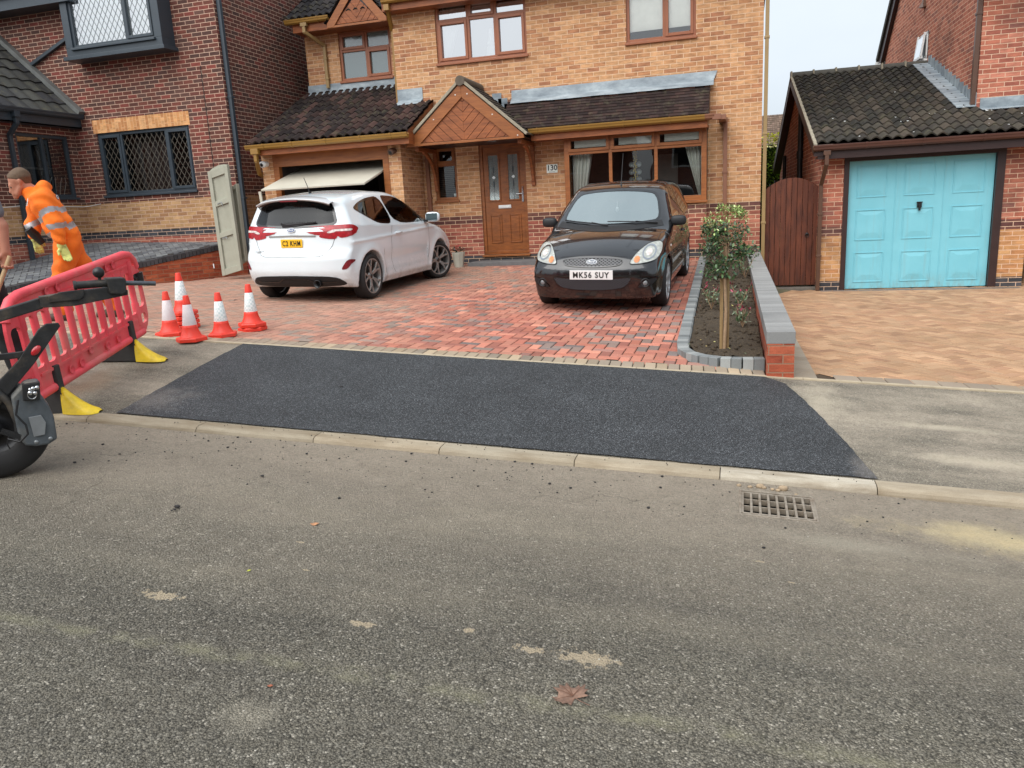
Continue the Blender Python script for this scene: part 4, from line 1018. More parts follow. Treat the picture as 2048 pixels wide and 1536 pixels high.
cctv('security_camera',(-8.81,GY-.09,1.10),(-.15,-1,-.25),'white dome security camera on the left pier of the garage',M['white'])
cctv('security_camera',(-6.12,GY-.08,1.16),(-.2,-1,-.5),'small dark security camera at the right top corner of the garage opening',M['gutter_brown'])
# ================================================================ HOUSE on the left
HL=thing('brick_house','dark red brick house with anthracite leaded windows on the raised terrace','house',(-12,13.5,-.3))
LX,LYy=-9.56,13.5
w=MB(); lh=[(-12.74,-10.48,.715,1.955)]
wall_xz(w,-13.3,LX,-1.2,5.5,LYy,lh,.10); wall_yz(w,LYy,23,-1.2,5.5,LX,(),.1,1)
wall_xz(w,-18,-13.3,2.0,5.5,LYy,(),.1)
wall_yz(w,9.2,LYy,-1.2,2.2,-13.3,[(12.09,13.33,.715,1.93)],.1,1)
wall_xz(w,-18,-13.3,-1.2,3.2,9.2,(),.1)
w.build('wall',M['brick_left'],HL)
s=MB(); s.box(-12.79,-10.44,LYy-.006,LYy+.09,1.957,2.215); s.build('lintel',M['brick_soldier'],HL)
def in_lh(fo,bd):
    a=curtain(-12.3,-11.4,.75,1.9,LYy+.45,.02,.2); bd(a,'voile',M['dkbrown'],fo)
window(HL,-12.74,-10.48,.715,1.955,LYy,(.25,.74),(),{(0,0),(2,0)},'anthracite','glass',lattice=.122,inside=in_lh,fw=.06)
# window in the wing side wall: built in a local frame then turned to face +x
def xfw(v): return Vector((-13.3-(v.y),v.x,v.z))
def in_wing(fo,bd):
    s=MB()
    for k in range(5): s.tube([(12.75+.1*k,.16,.78),(12.72+.13*k,.16,1.02),(12.78+.12*k+.05*math.sin(k*3),.16,1.12)],.008,5)
    bd(s,'pale_twigs',M['curtain'],fo)
    s=MB(); s.box(12.15,13.3,.5,.52,1.3,1.34); bd(s,'shelf',M['room'],fo)
window(HL,12.09,13.33,.715,1.93,0,(.5,),(),(),'anthracite','glass_wing',fw=.06,inside=in_wing,xf=xfw)
# wing roof: eave along Y at x=-13.05, rising to -x
V=Vector((-2.2,0,2.0)).normalized(); N=Vector((2.0,0,2.2)).normalized()
rs=MB(); roll_tiles(rs,(-13.02,9.0,2.31),(0,1,0),V,N,4.5,2.9,.30,.34,None,[(58,58,58),(66,66,64),(52,52,54),(72,72,68)],hh=.03)
wr=rs.build('wing_roof',M['tiles'],HL)
s=MB(); s.prism([(-13.05,9.05,2.29),(-15.2,9.05,4.24),(-17.3,9.05,2.29)],(0,4.44,0)); s.build('roof_deck',M['dkbrown'],wr)
s=MB(); v_=Vector((-2.2,0,2.0)); s.obox(Vector((-12.97,LYy-.15,2.33)),v_*1.02,Vector((0,.145,0)),N*.085); s.build('verge_flashing',plain('weathered lead',S(96,98,96),.7,.25,5,bump=.006),wr)
def turn_gutter(x,y0,y1,z):
    t_=MB(); gutter(t_,y0,y1,0,z); t2=MB(); t2.add([(x-v[1],v[0],v[2]) for v in t_.v],t_.f); return t2
s=turn_gutter(-13.06,9.0,LYy-.01,2.335); s.build('gutter',M['anthracite'],HL)
s=MB(); s.box(-13.1,-13.06,9.0,LYy-.01,2.08,2.28); s.box(-13.3,-13.06,9.0,LYy-.01,2.08,2.10); s.build('fascia',M['anthracite'],HL)
s=MB(); s.box(-13.06,-12.96,11.86,11.98,2.16,2.27); dpipe(s,[(-13.02,11.92,2.2),(-13.02,11.92,2.05),(-13.24,11.92,1.86)],.07); dpipe(s,[(-13.24,11.92,1.86),(-13.24,11.92,-.6)],.07,(1.0,0.2)); s.build('downpipe',M['anthracite'],HL,bevel=.004)
# downpipe at the corner
s=MB(); dpipe(s,[(LX+.05,LYy+.10,5.4),(LX+.05,LYy+.10,-.95)],.075,(4.3,2.4,.5)); s.build('downpipe',M['anthracite'],HL,bevel=.004)
s=MB(); s.tube([(-10.02,LYy-.01,3.0),(-10.02,LYy-.01,.9)],.006,5); s.build('cable',M['black'],HL)
s=MB(); s.tube([(-13.28,9.3,.5),(-13.28,10.6,.47),(-13.28,12.0,.56),(-13.28,13.4,.52),(-13.2,13.49,.53),(-12.9,13.49,.56)],.007,5); s.build('wire',M['white'],HL)
# oriel window upstairs
OY=LYy-.36; s=MB(); s.box(-12.78,-10.52,OY,LYy,3.36,3.52); s.box(-12.78,-12.62,OY,LYy,3.52,5.2); s.box(-10.68,-10.52,OY,LYy,3.52,5.2); s.box(-12.84,-10.46,OY-.05,LYy,3.30,3.37); s.build('oriel_box',M['anthracite'],HL,bevel=.005)
window(HL,-12.62,-10.68,3.52,5.1,OY,(.66,),(),{(1,0)},'anthracite','glass_sky',lattice=.12,lattmat=M['lattice_dk'],inside=lambda fo,bd:bd(MB().box(-12.55,-10.75,OY+.20,OY+.21,3.56,5.0),'roller_blind',M['blind'],fo),sill=True)
s=MB(); s.bar((-12.78,LYy-.03,3.90),(-14.35,LYy-.03,3.28),.06,.09,(0,1,0)); s.build('sloping_pipe',M['anthracite'],HL)
s=MB(); s.box(-19,-12.5,LYy-.42,LYy,4.36,4.60); gutter(s,-19,-12.9,LYy-.42,4.66); s.bar((-12.95,LYy-.3,4.5),(-12.8,LYy-.02,4.2),.06,.06); s.build('fascia',M['anthracite'],HL)
s=MB(); s.prism([(-19,LYy-.45,4.62),(-19,23,4.62),(-19,18,7.6)],(6.3,0,0)); s.prism([(-12.9,LYy-.3,5.5),(-12.9,23.2,5.5),(-12.9,18.2,8.2)],(3.6,0,0)); s.build('roof',plain('left roof tiles',S(56,56,58),.85,.2,12),HL)
# retaining wall of the terrace
RW=thing('retaining_wall','low orange brick retaining wall with dark brick coping, left of the leaning gate panels','wall',(-10.4,11.7,-1.05))
ww=MB(); cp=MB()
for i,(a,b) in enumerate(zip(TW[:-1],TW[1:])):
    n=max(1,int(math.hypot(b[0]-a[0],b[1]-a[1])/.3))
    for k in range(n):
        p=(a[0]+(b[0]-a[0])*k/n,a[1]+(b[1]-a[1])*k/n); q=(a[0]+(b[0]-a[0])*(k+1)/n,a[1]+(b[1]-a[1])*(k+1)/n)
        zp,zq=zterr(*p)-.02,zterr(*q)-.02; d=Vector((q[0]-p[0],q[1]-p[1],0)).normalized(); nn=Vector((d.y,-d.x,0)) 
        if nn.x>0: nn=-nn
        P0,P1=Vector((p[0],p[1],0)),Vector((q[0],q[1],0))
        def pr(P_,z0,z1,o0,o1): return [P_+nn*o0+Vector((0,0,z0)),P_+nn*o1+Vector((0,0,z0)),P_+nn*o1+Vector((0,0,z1)),P_+nn*o0+Vector((0,0,z1))]
        A=pr(P0,-1.5,zp-.08,0,.2); B=pr(P1,-1.5,zq-.08,0,.2); ww.add(A+B,[(0,4,7,3),(1,2,6,5),(3,7,6,2),(0,1,2,3),(7,6,5,4)] )
        L=(P1-P0).length; m=max(1,round(L/.075))
        for j in range(m):
            s0=(j+.06)/m; s1=(j+.94)/m; a0=P0.lerp(P1,s0);a1=P0.lerp(P1,s1); z0=zp+(zq-zp)*s0; kc=random.uniform(.8,1.15); cp.cur=lin([66*kc,64*kc,66*kc])
            cp.obox(a0-nn*.018+Vector((0,0,z0-.08)),a1-a0,nn*.215,Vector((0,0,.1)))
def flip_uv_wall(mb,name,mat,par):
    ob=mb.build(name,mat,par); me=ob.data; ul=me.uv_layers[0]
    for p in me.polygons:
        if abs(p.normal.z)<.5:
            for li in p.loop_indices:
                v=mb.v[me.loops[li].vertex_index]; ul.data[li].uv=(v[1]*1.09,v[2])
    return ob
flip_uv_wall(ww,'brickwork',M['brick_low'],RW); cp.build('coping',M['slate'],RW,bevel=.004)
# ================================================================ HOUSE on the right (turned a little)
BR=.03
HR=thing('brick_house','orange red brick house with a blue garage door on the right','house',(1.26,14.3,-1.64),BR)
def LQ(x,y,z): # world -> house local
    dx,dy=x-1.26,y-14.3; c,s_=math.cos(-BR),math.sin(-BR); return Vector((dx*c-dy*s_,dx*s_+dy*c,z+1.64))
def build_local(mb,name,mat,par,**k): return mb.build(name,mat,par,local=True,**k)
w=MB()
wall_xz(w,0,3.12,-.3,2.25,0,[(.36,2.72,-.3,2.22)],.12)
wall_yz(w,0,9,-.3,2.2,0,(),.1,-1)
w.add([(0,0,2.2),(0,9,2.2),(0,4.6,3.95)],[(0,2,1)])
w.add([(3.12,.0,-.3),(3.12,.95,-.3),(3.12,.95,2.3),(3.12,0,2.3)],[(0,1,2,3)])
MY=.98 # main house front face, local
wall_xz(w,2.53,9,-.3,6.6,MY,[(3.35,4.6,.55,1.9)],.1)
# gable end facing left
gx=2.53; yr0,yr1=MY,8.95; ze=4.98; zr=8.3
for (a,b,c) in ():
    pass
w.add([(gx,yr0,1.0),(gx,yr1,1.0),(gx,yr1,ze),(gx,(yr0+yr1)/2,zr),(gx,yr0,ze)],[(0,4,3,2,1)])
brk=[v for v in w.v]
o=build_local(w,'wall',M['brick_right_l'] if 'brick_right_l' in M else M['brick_right'],HR)
# brick bands in this house are set by local height: shift uv back to world height
for l_ in o.data.uv_layers[0].data: l_.uv=(l_.uv[0],l_.uv[1]-1.64)
dk=MB(); dk.box(.36,.44,-.02,.10,-.05,2.22); dk.box(2.62,2.74,-.02,.10,-.05,2.22); dk.box(.44,2.62,-.02,.10,2.13,2.24); build_local(dk,'garage_frame',M['dkbrown'],HR,bevel=.004)
def blue_m():
    t=NT('turquoise paint'); o=t.obj(); n=t.noise(o,2.5,4,.6); t.col(t.mix(t.ramp(n,[(.3,G(0)),(.7,G(1))]),S(118,190,204),S(126,197,211))); sz=t.n('ShaderNodeSeparateXYZ'); t.l(o,sz.inputs[0]); gm=t.math('MULTIPLY',t.ramp(sz.outputs[2],[(.02,G(.7)),(.30,G(0))]),t.ramp(t.noise(t.map(o,(6,6,2)),2,5,.7),[(.42,G(0)),(.7,G(1))])); st=t.math('MULTIPLY',t.ramp(t.noise(t.map(o,(9,1,.5)),1.5,4,.6),[(.56,G(0)),(.75,G(.22))]),1.0); base_=t.b.inputs['Base Color'].links[0].from_socket; t.col(t.mix(t.math('MAXIMUM',gm,st),base_,S(134,142,132))); t.set(Roughness=t.ramp(n,[(.3,G(.38)),(.7,G(.5))])); t.bump(t.noise(o,3,3),.3,.004); return t.mat
M['turq']=blue_m()
gd=MB(); gx0,gx1,gz0,gz1=.445,2.615,.012,2.128; gd.box(gx0,gx1,.055,.09,gz0,gz1)
gdo=build_local(gd,'garage_door',M['turq'],HR,bevel=.004)
s=MB(); cw=(gx1-gx0)/3; rh=(gz1-gz0)/3
for c in range(3):
    for r in range(3):
        a=gx0+c*cw+.13; b=gx0+(c+1)*cw-.13; d=gz0+r*rh+.11; e=gz0+(r+1)*rh-.09
        frame_rect(s,a,b,d,e,.045,.056,.014)
        # raised field: trapezoid facets
        i=.032; a2,b2,d2,e2=a+i,b-i,d+i,e-i; j=.10; yo,yi=.0545,.045
        vs=[(a2,yo,d2),(b2,yo,d2),(b2,yo,e2),(a2,yo,e2),(a2+j,yi,d2+.09),(b2-j,yi,d2+.09),(b2-j,yi,e2-.06),(a2+j,yi,e2-.06)]
        s.add(vs,[(4,5,6,7),(0,1,5,4),(1,2,6,5),(2,3,7,6),(3,0,4,7)])
    if c: s.box(gx0+c*cw-.006,gx0+c*cw+.006,.048,.056,gz0,gz1)
build_local(s,'pressed_panel',M['turq'],gdo,bevel=.002)
s=MB(); s.box(1.505,1.575,.02,.056,1.33,1.42); s.box(1.525,1.555,-.005,.03,1.28,1.385); s.box(1.495,1.585,.012,.04,1.405,1.425); build_local(s,'handle',M['black'],gdo,bevel=.004)
# garage roof
ry=4.55; V=Vector((0,ry+.32,4.14-2.42)); L=V.length; V.normalize(); N=Vector((0,-V.z,V.y)); 
def rclip(u,v):
    x=-.10+u; y=-.32+V.y*v; return not (x>gx+.02 and y>MY-.1)
RT=[(62,58,52),(70,64,56),(56,52,48),(52,50,46),(76,68,60),(60,55,50)]
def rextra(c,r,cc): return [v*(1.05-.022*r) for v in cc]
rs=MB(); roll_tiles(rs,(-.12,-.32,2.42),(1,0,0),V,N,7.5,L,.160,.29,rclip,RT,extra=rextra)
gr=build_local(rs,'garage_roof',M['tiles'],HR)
rs=MB(); V2=Vector((0,-V.y,V.z)); N2=Vector((0,V.z,V.y)); rs.prism([(.012,-.28,2.40),(.012,ry,4.11),(.012,9.4,2.40)],(2.49,0,0)); rs.prism([(2.55,-.28,2.40),(2.55,MY,2.40),(2.55,MY,2.40+(MY+.28)*.355)],(4.8,0,0)); build_local(rs,'roof_deck',M['dkbrown'],gr)
s=MB()
for k in range(6):
    x=-.13+k*.45; s.tube([(x,ry,4.13),(x+.435,ry,4.13)],.105,12)
build_local(s,'ridge_tile',plain('dark ridge tile',S(70,68,62),.85,.2,10),gr)
for k in range(7):
    s=MB(); s.box(-.14+k*.45-.02,-.14+k*.45+.012,ry-.108,ry+.108,4.02,4.245); build_local(s,'ridge_mortar',M['mortar'],gr)
# white lichen and droppings flecks on the roof
s=MB()
for k in range(30):
    u=random.uniform(.2,3.2); v=random.uniform(.1,3.2) if k<20 else random.uniform(.1,1.2); 
    if k<14: u=random.uniform(1.9,3.1); v=random.uniform(.5,1.9)
    p=Vector((-.12,-.32,2.42))+Vector((u,0,0))+V*v+N*(.05+.015*math.sin(u*39)); 
    if not rclip(u,v): continue
    s.ball(p,random.uniform(.007,.02),4,(1.2,1,.5))
build_local(s,'lichen_fleck',M['white'],gr)['kind']='stuff'
s=MB()
for sg,(ya,yb_) in enumerate(((-.34,ry),(ry,9.42))):
    za,zb_=(2.37,4.10) if sg==0 else (4.10,2.37)
    s.prism([(-.16,ya,za-.14),(-.16,yb_,zb_-.14),(-.16,yb_,zb_+.03),(-.16,ya,za+.03)],(.175,0,0))
build_local(s,'bargeboard',M['dkbrown'],HR)
s=MB()
for (ya,yb_,za,zb_) in ((-.36,ry,2.395,4.125),(ry,9.44,4.125,2.395)): s.prism([(-.165,ya,za),(-.165,yb_,zb_),(-.165,yb_,zb_+.035),(-.165,ya,za+.035)],(.05,0,0))
build_local(s,'verge_mortar',M['mortar'],gr)
s=MB(); s.box(-.10,7.3,-.32,-.29,2.18,2.37); s.box(-.1,7.3,-.30,.0,2.2,2.225); build_local(s,'fascia',M['dkbrown'],HR)
s=MB(); gutter(s,-.16,7.3,-.32,2.395); gutter_rings(s,(.62,1.45,2.3),-.32,2.395); build_local(s,'gutter',plain('brown moulded gutter',S(84,54,46),.35,.1,4),HR,bevel=.002)
s=MB(); gutter(s,-.18,.12,-.318,2.40); s.box(-.02,.09,-.41,-.34,2.24,2.31); dpipe(s,[(.035,-.375,2.26),(.035,-.375,2.1),(-.0,-.05,1.78)],.062); dpipe(s,[(-.0,-.05,1.78),(-.0,-.05,.02)],.062,(1.3,.6)); build_local(s,'downpipe',M['gutter_brown'],HR,bevel=.004)
# flashing at the junction with the gable wall
s=MB(); m=13; y0_,y1_=MY,ry-.15
s.obox(Vector((gx-.30,y0_,2.42+(y0_+.32)*.353+.055)),Vector((.30,0,0)),Vector((0,y1_-y0_,(y1_-y0_)*.353)),Vector((0,0,.02)))
for k in range(m):
    ya=y0_+(y1_-y0_)*k/m; yb2=y0_+(y1_-y0_)*(k+1)/m; za=2.42+(ya+.32)*.353+.06; zb2=2.42+(yb2+.32)*.353+.06
    s.prism([(gx-.012,ya,za),(gx-.012,yb2,zb2),(gx-.012,yb2+.02,zb2+.15),(gx-.012,ya+.02,zb2+.13)],(.01,0,0))
s.box(gx+.05,gx+.9,MY-.014,MY-.004,2.86,3.06); s.add([(gx+.05,MY-.014,2.9),(gx+.9,MY-.014,2.9),(gx+.9,MY-.14,2.86),(gx+.05,MY-.14,2.86)],[(0,3,2,1)])
build_local(s,'lead_flashing',M['lead'],gr)
# main house trim
s=MB(); dpipe(s,[(gx-.045,MY+.06,6.6),(gx-.045,MY+.06,2.98)],.075,(4.4,)); build_local(s,'downpipe',M['gutter_brown'],HR,bevel=.004)
s=MB(); zz=(zr-ze)/((yr1-yr0)/2)
s.prism([(gx-.10,yr1+.35,ze-.30),(gx-.10,(yr0+yr1)/2,zr-.10),(gx-.10,(yr0+yr1)/2,zr+.22),(gx-.10,yr1+.35,ze-.02)],(.09,0,0)); s.prism([(gx-.10,yr0-.35,ze-.30),(gx-.10,(yr0+yr1)/2,zr-.10),(gx-.10,(yr0+yr1)/2,zr+.22),(gx-.10,yr0-.35,ze-.02)],(.09,0,0)); build_local(s,'bargeboard',M['dkbrown'],HR)
s=MB(); ym=(yr0+yr1)/2
for ya,sg in ((yr0-.4,1),(yr1+.4,-1)):
    a=Vector((gx-.15,ya,ze-.05)); b=Vector((gx-.15,ym,zr+.14)); nn=Vector((0,-(b-a).z*sg,abs((b-a).y))).normalized()*.14; s.obox(a,Vector((8,0,0)),b-a,nn)
build_local(s,'roof',plain('right roof tiles',S(58,56,50),.85,.2,12),HR)
s=MB(); s.box(gx-.16,gx+.1,yr1+.36,yr1+.5,ze-.12,ze-.02); s.box(gx-.12,gx-.09,yr1+.1,yr1+.34,ze-.34,ze-.1); build_local(s,'gutter',M['white'],HR)
# little top-hung window in the gable wall
wy,wz=3.9,4.0
def xfr(v): return Vector((gx+v.y,v.x*-1,v.z))
pwa,pwb=LQ(*PXX(1872,60,3.78)),LQ(*PXX(1850,106,3.80))
fo=window(HR,-5.15,-4.55,4.15,4.75,0,(),(),{(0,0)},'white','glass_sky',fw=.05,xf=None) if False else None
f=MB(); YA,YB,ZA,ZB=4.55,5.15,4.28,4.80
for (a,b,c,d) in ((YA,YB,ZA,ZA+.05),(YA,YB,ZB-.05,ZB),(YA,YA+.05,ZA,ZB),(YB-.05,YB,ZA,ZB)): f.box(gx-.03,gx+.04,a,b,c,d)
# opened sash
[f.obox(Vector((gx-.05,ya_,ZB-.01)),Vector((-.03,0,0)),Vector((0,.05,0)),Vector((-.06,0,-.50))) for ya_ in (YA,YB-.05)]; f.box(gx-.14,gx-.09,YA,YB,ZA-.0,ZA+.05)
fo=build_local(f,'window',M['white'],HR); g_=MB(); g_.obox(Vector((gx-.078,YA+.07,ZB-.08)),Vector((-.004,0,0)),Vector((0,YB-YA-.14,0)),Vector((-.055,0,-.40))); build_local(g_,'pane',M['glass_sky'],fo)
s=MB(); s.box(gx-.07,gx+.01,YA-.02,YB+.02,ZA-.06,ZA-.01); build_local(s,'sill',M['white'],fo); s=MB(); s.box(gx-.006,gx-.002,YA-.02,YB+.02,ZA-.02,ZB+.02); build_local(s,'opening',M['black'],fo)
for (y_,z_) in ((5.35,4.12),(5.0,5.35)):
    s=MB(); s.prism([(gx-.001,y_-.1,z_),(gx-.001,y_+.1,z_),(gx-.001,y_,z_+.2)],(-.05,0,0)); s.add([(gx-.001,y_-.1,z_),(gx-.001,y_+.1,z_),(gx-.14,y_,z_-.001),(gx-.001,y_,z_+.2)],[(0,1,2),(0,2,3),(1,3,2)]); build_local(s,'vent_cowl',M['gutter_brown'],HR)
s=MB(); s.tube([(-.06,3.0,3.3),(-.06,3.0,-.2)],.055,10); s.tube([(-.06,3.0,2.35),(-.06,3.0,2.5)],.07,10); build_local(s,'soil_pipe',M['black'],HR); s=MB(); s.tube([(-.06,6.8,2.6),(-.06,6.8,-.2)],.045,10); build_local(s,'waste_pipe',M['black'],HR)
s=MB(); s.box(-.3,-.05,8.3,8.5,1.75,1.95); s.box(-.2,-.12,8.2,8.3,1.95,2.05); build_local(s,'flue',M['black'],HR)
# front wall window right of the garage (mostly outside the picture)
window(HR,3.35,4.6,.55,1.9,MY,(.5,),(),(),'dkbrown','glass') if False else None

# ================================================================ across the street, behind the viewer (seen only as reflections)
M['brick_opp']=brick_mat('opposite brickwork',[(50,REDB)],S(190,150,124))
for k,(x0,wd) in enumerate(((-15.5,9.0),(-4.5,8.5),(6.5,9.0))):
    OH=thing('brick_house',('plain red brick house across the street, at the uphill end of the row','plain red brick house across the street, in the middle of the row','plain red brick house across the street, at the downhill end of the row')[k],'house',(x0,-13,-2),0,'houses across the street behind the viewer')
    s=MB(); s.box(x0,x0+wd,-21,-13,-2.2,3.2); s.build('wall',M['brick_opp'],OH)
    s=MB(); s.prism([(x0-.3,-12.7,3.2),(x0-.3,-21.3,3.2),(x0-.3,-17,5.9)],(wd+.6,0,0)); s.build('roof',plain('opposite roof',S(70,62,58),.85,.2,10),OH)
    for (a,c,w_,h_) in ((1.0,-.9,2.0,1.2),(wd-2.8,-.9,1.6,1.2),(1.0,1.6,1.6,1.1),(wd-2.6,1.6,1.4,1.1)):
        s=MB(); s.box(x0+a,x0+a+w_,-12.99,-12.94,c,c+h_); w_o=s.build('window',M['white'],OH); s=MB(); s.quad((x0+a+.1,-12.93,c+.1),(x0+a+.1,-12.93,c+h_-.1),(x0+a+w_-.1,-12.93,c+h_-.1),(x0+a+w_-.1,-12.93,c+.1)); s.build('pane',M['gloss_dk'] if 'gloss_dk' in M else plain('dark pane',S(30,34,38),.1),w_o)
    s=MB(); s.box(x0+wd/2-.5,x0+wd/2+.5,-12.99,-12.93,-2,.1); s.build('door',M['white'],OH)
# ================================================================ CARS : bodies meshed from a smooth implicit form
def smax(a,b,k):
    h=np.clip(.5+.5*(a-b)/k,0,1); return b+(a-b)*h+k*h*(1-h)
def smin(a,b,k): return -smax(-a,-b,k)
def hermite(xp,yp):
    """monotone cubic interpolation (smooth, no overshoot)"""
    xp=np.array(xp,float);yp=np.array(yp,float);h=np.diff(xp);d=np.diff(yp)/h;m=np.zeros(len(xp)); m[0]=d[0];m[-1]=d[-1]
    for i in range(1,len(xp)-1):
        if d[i-1]*d[i]>0: w1=2*h[i]+h[i-1];w2=h[i]+2*h[i-1]; m[i]=(w1+w2)/(w1/d[i-1]+w2/d[i])
    def f(x):
        x=np.clip(x,xp[0],xp[-1]); i=np.clip(np.searchsorted(xp,x)-1,0,len(xp)-2); t=(x-xp[i])/h[i]
        return yp[i]*(2*t**3-3*t**2+1)+h[i]*m[i]*(t**3-2*t**2+t)+yp[i+1]*(-2*t**3+3*t**2)+h[i]*m[i+1]*(t**3-t**2)
    return f
def car_field(c):
    zt=hermite(*zip(*c['top'])); xf=hermite(*zip(*c['front'])); xr=hermite(*zip(*c['rear'])); wb=hermite(*zip(*c['belt'])); sec=hermite(*zip(*c['sec'])); pl=hermite(*zip(*c['plan'])); tl=c['tumble']
    def F(x,y,z):
        y=np.abs(y); q=(y/.75)**2
        xs=x+np.where(x>-.4,c['wcurve'],-c['rcurve'])*q*np.clip(np.abs(x+.4)/.6,0,1)
        top=z-(zt(xs)-c['crown']*q)
        hb=wb(x); w=pl(x)*sec(z)
        lean=np.maximum(z-hb,0); w=w-tl*lean-.10*lean**2
        for ax in (c['fa'],c['ra']):
            d=np.sqrt((x-ax)**2+(z-c['wr'])**2); w=w+c['flare']*np.exp(-((d-c['arch']-.015)/.075)**2)*(z>c['wr']-.25)
        w=w+c['crease'](x,z)
        side=y-w
        nose=x-(xf(z)-c['ncurve']*(y/.84)**c['npow']); tail=(xr(z)+c['tcurve']*(y/.84)**c['tpow'])-x
        bot=c['zb'](x)-z
        f=smax(top,side,c['k_side'](x)); f=smax(f,nose,.05); f=smax(f,tail,c['k_tail']); f=smax(f,bot,.03)
        for ax in (c['fa'],c['ra']):
            d=c['arch']-np.sqrt((x-ax)**2+(z-c['wr'])**2); inn=(c['hw']-.28)-y
            f=smax(f,-smax(-d,inn,.01),.012)
        return f
    return F
def surface_net(F,lo,hi,h):
    nx,ny,nz=[int(math.ceil((hi[i]-lo[i])/h))+1 for i in range(3)]
    X=lo[0]+h*np.arange(nx);Y=lo[1]+h*np.arange(ny);Z=lo[2]+h*np.arange(nz)
    g=F(X[:,None,None]+0*Y[None,:,None]+0*Z[None,None,:],Y[None,:,None]+0*X[:,None,None]+0*Z[None,None,:],Z[None,None,:]+0*X[:,None,None]+0*Y[None,:,None])
    s=g<0; c=s[:-1,:-1,:-1].astype(int)
    for a in (0,1):
        for b in (0,1):
            for d in (0,1):
                if a or b or d: c=c+s[a:nx-1+a,b:ny-1+b,d:nz-1+d]
    act=(c>0)&(c<8); idx=-np.ones(act.shape,int); idx[act]=np.arange(act.sum())
    I,J,K=np.nonzero(act); acc=np.zeros((len(I),3)); cnt=np.zeros(len(I))
    for ax in range(3):
        for a in (0,1):
            for b in (0,1):
                o=[0,0,0]; e=[0,0,0]; oth=[i for i in range(3) if i!=ax]; o[oth[0]]=a;o[oth[1]]=b; e=list(o); e[ax]=1
                g0=g[I+o[0],J+o[1],K+o[2]]; g1=g[I+e[0],J+e[1],K+e[2]]; m=(g0<0)!=(g1<0); t=np.where(m,g0/(g0-g1+1e-12),0)
                p=np.zeros((len(I),3)); p[:,oth[0]]=a;p[:,oth[1]]=b;p[:,ax]=t; acc+=p*m[:,None]; cnt+=m
    V=np.stack([I,J,K],1)+acc/cnt[:,None]; V=V*h+np.array(lo)
    Fc=[]
    for ax in range(3):
        o1,o2=[i for i in range(3) if i!=ax]
        sl=[slice(1,n-1) for n in (nx,ny,nz)]; sl[ax]=slice(0,(nx,ny,nz)[ax]-1); s2=list(sl); s2[ax]=slice(1,(nx,ny,nz)[ax])
        a=s[tuple(sl)]; b=s[tuple(s2)]; d=np.nonzero(a!=b); q=[d[0]+(0 if ax==0 else 1),d[1]+(0 if ax==1 else 1),d[2]+(0 if ax==2 else 1)]
        ins=a[d]
        def at(u,v):
            w=[q[0].copy(),q[1].copy(),q[2].copy()]; w[o1]=w[o1]-u; w[o2]=w[o2]-v; return idx[tuple(w)]
        A,B,C,D_=at(1,1),at(0,1),at(0,0),at(1,0)
        fl=ins if ax!=1 else ~ins
        Q=np.where(fl[:,None],np.stack([A,B,C,D_],1),np.stack([D_,C,B,A],1)); Fc.append(Q)
    return V,np.concatenate(Fc)
def grad(F,V,e=.004):
    G_=np.stack([F(V[:,0]+e,V[:,1],V[:,2])-F(V[:,0]-e,V[:,1],V[:,2]),F(V[:,0],V[:,1]+e,V[:,2])-F(V[:,0],V[:,1]-e,V[:,2]),F(V[:,0],V[:,1],V[:,2]+e)-F(V[:,0],V[:,1],V[:,2]-e)],1)/(2*e); return G_
def pip(px,py,poly):
    poly=np.array(poly); c=np.zeros(len(px),bool); j=len(poly)-1
    for i in range(len(poly)):
        xi,yi=poly[i];xj,yj=poly[j]
        m=((yi>py)!=(yj>py))&(px<(xj-xi)*(py-yi)/(yj-yi+1e-12)+xi); c^=m; j=i
    return c
def smooth_poly(pts,n=6):
    """closed rounded outline through control points (Chaikin corner cutting)"""
    for _ in range(2):
        o=[]
        for i in range(len(pts)):
            a=pts[i];b=pts[(i+1)%len(pts)]; o+= [(a[0]*.8+b[0]*.2,a[1]*.8+b[1]*.2),(a[0]*.2+b[0]*.8,a[1]*.2+b[1]*.8)]
        pts=o
    return pts
def grow(poly,d):
    """offset outline outward by d (centroid-safe vertex normals)"""
    P_=[Vector(p) for p in poly]; n=len(P_); A=sum(P_[i].x*P_[(i+1)%n].y-P_[(i+1)%n].x*P_[i].y for i in range(n)); s=1 if A>0 else -1; out=[]
    for i in range(n):
        t=(P_[(i+1)%n]-P_[i-1]); 
        if t.length<1e-9: out.append(tuple(P_[i])); continue
        t.normalize(); out.append((P_[i].x+t.y*d*s,P_[i].y-t.x*d*s))
    return out
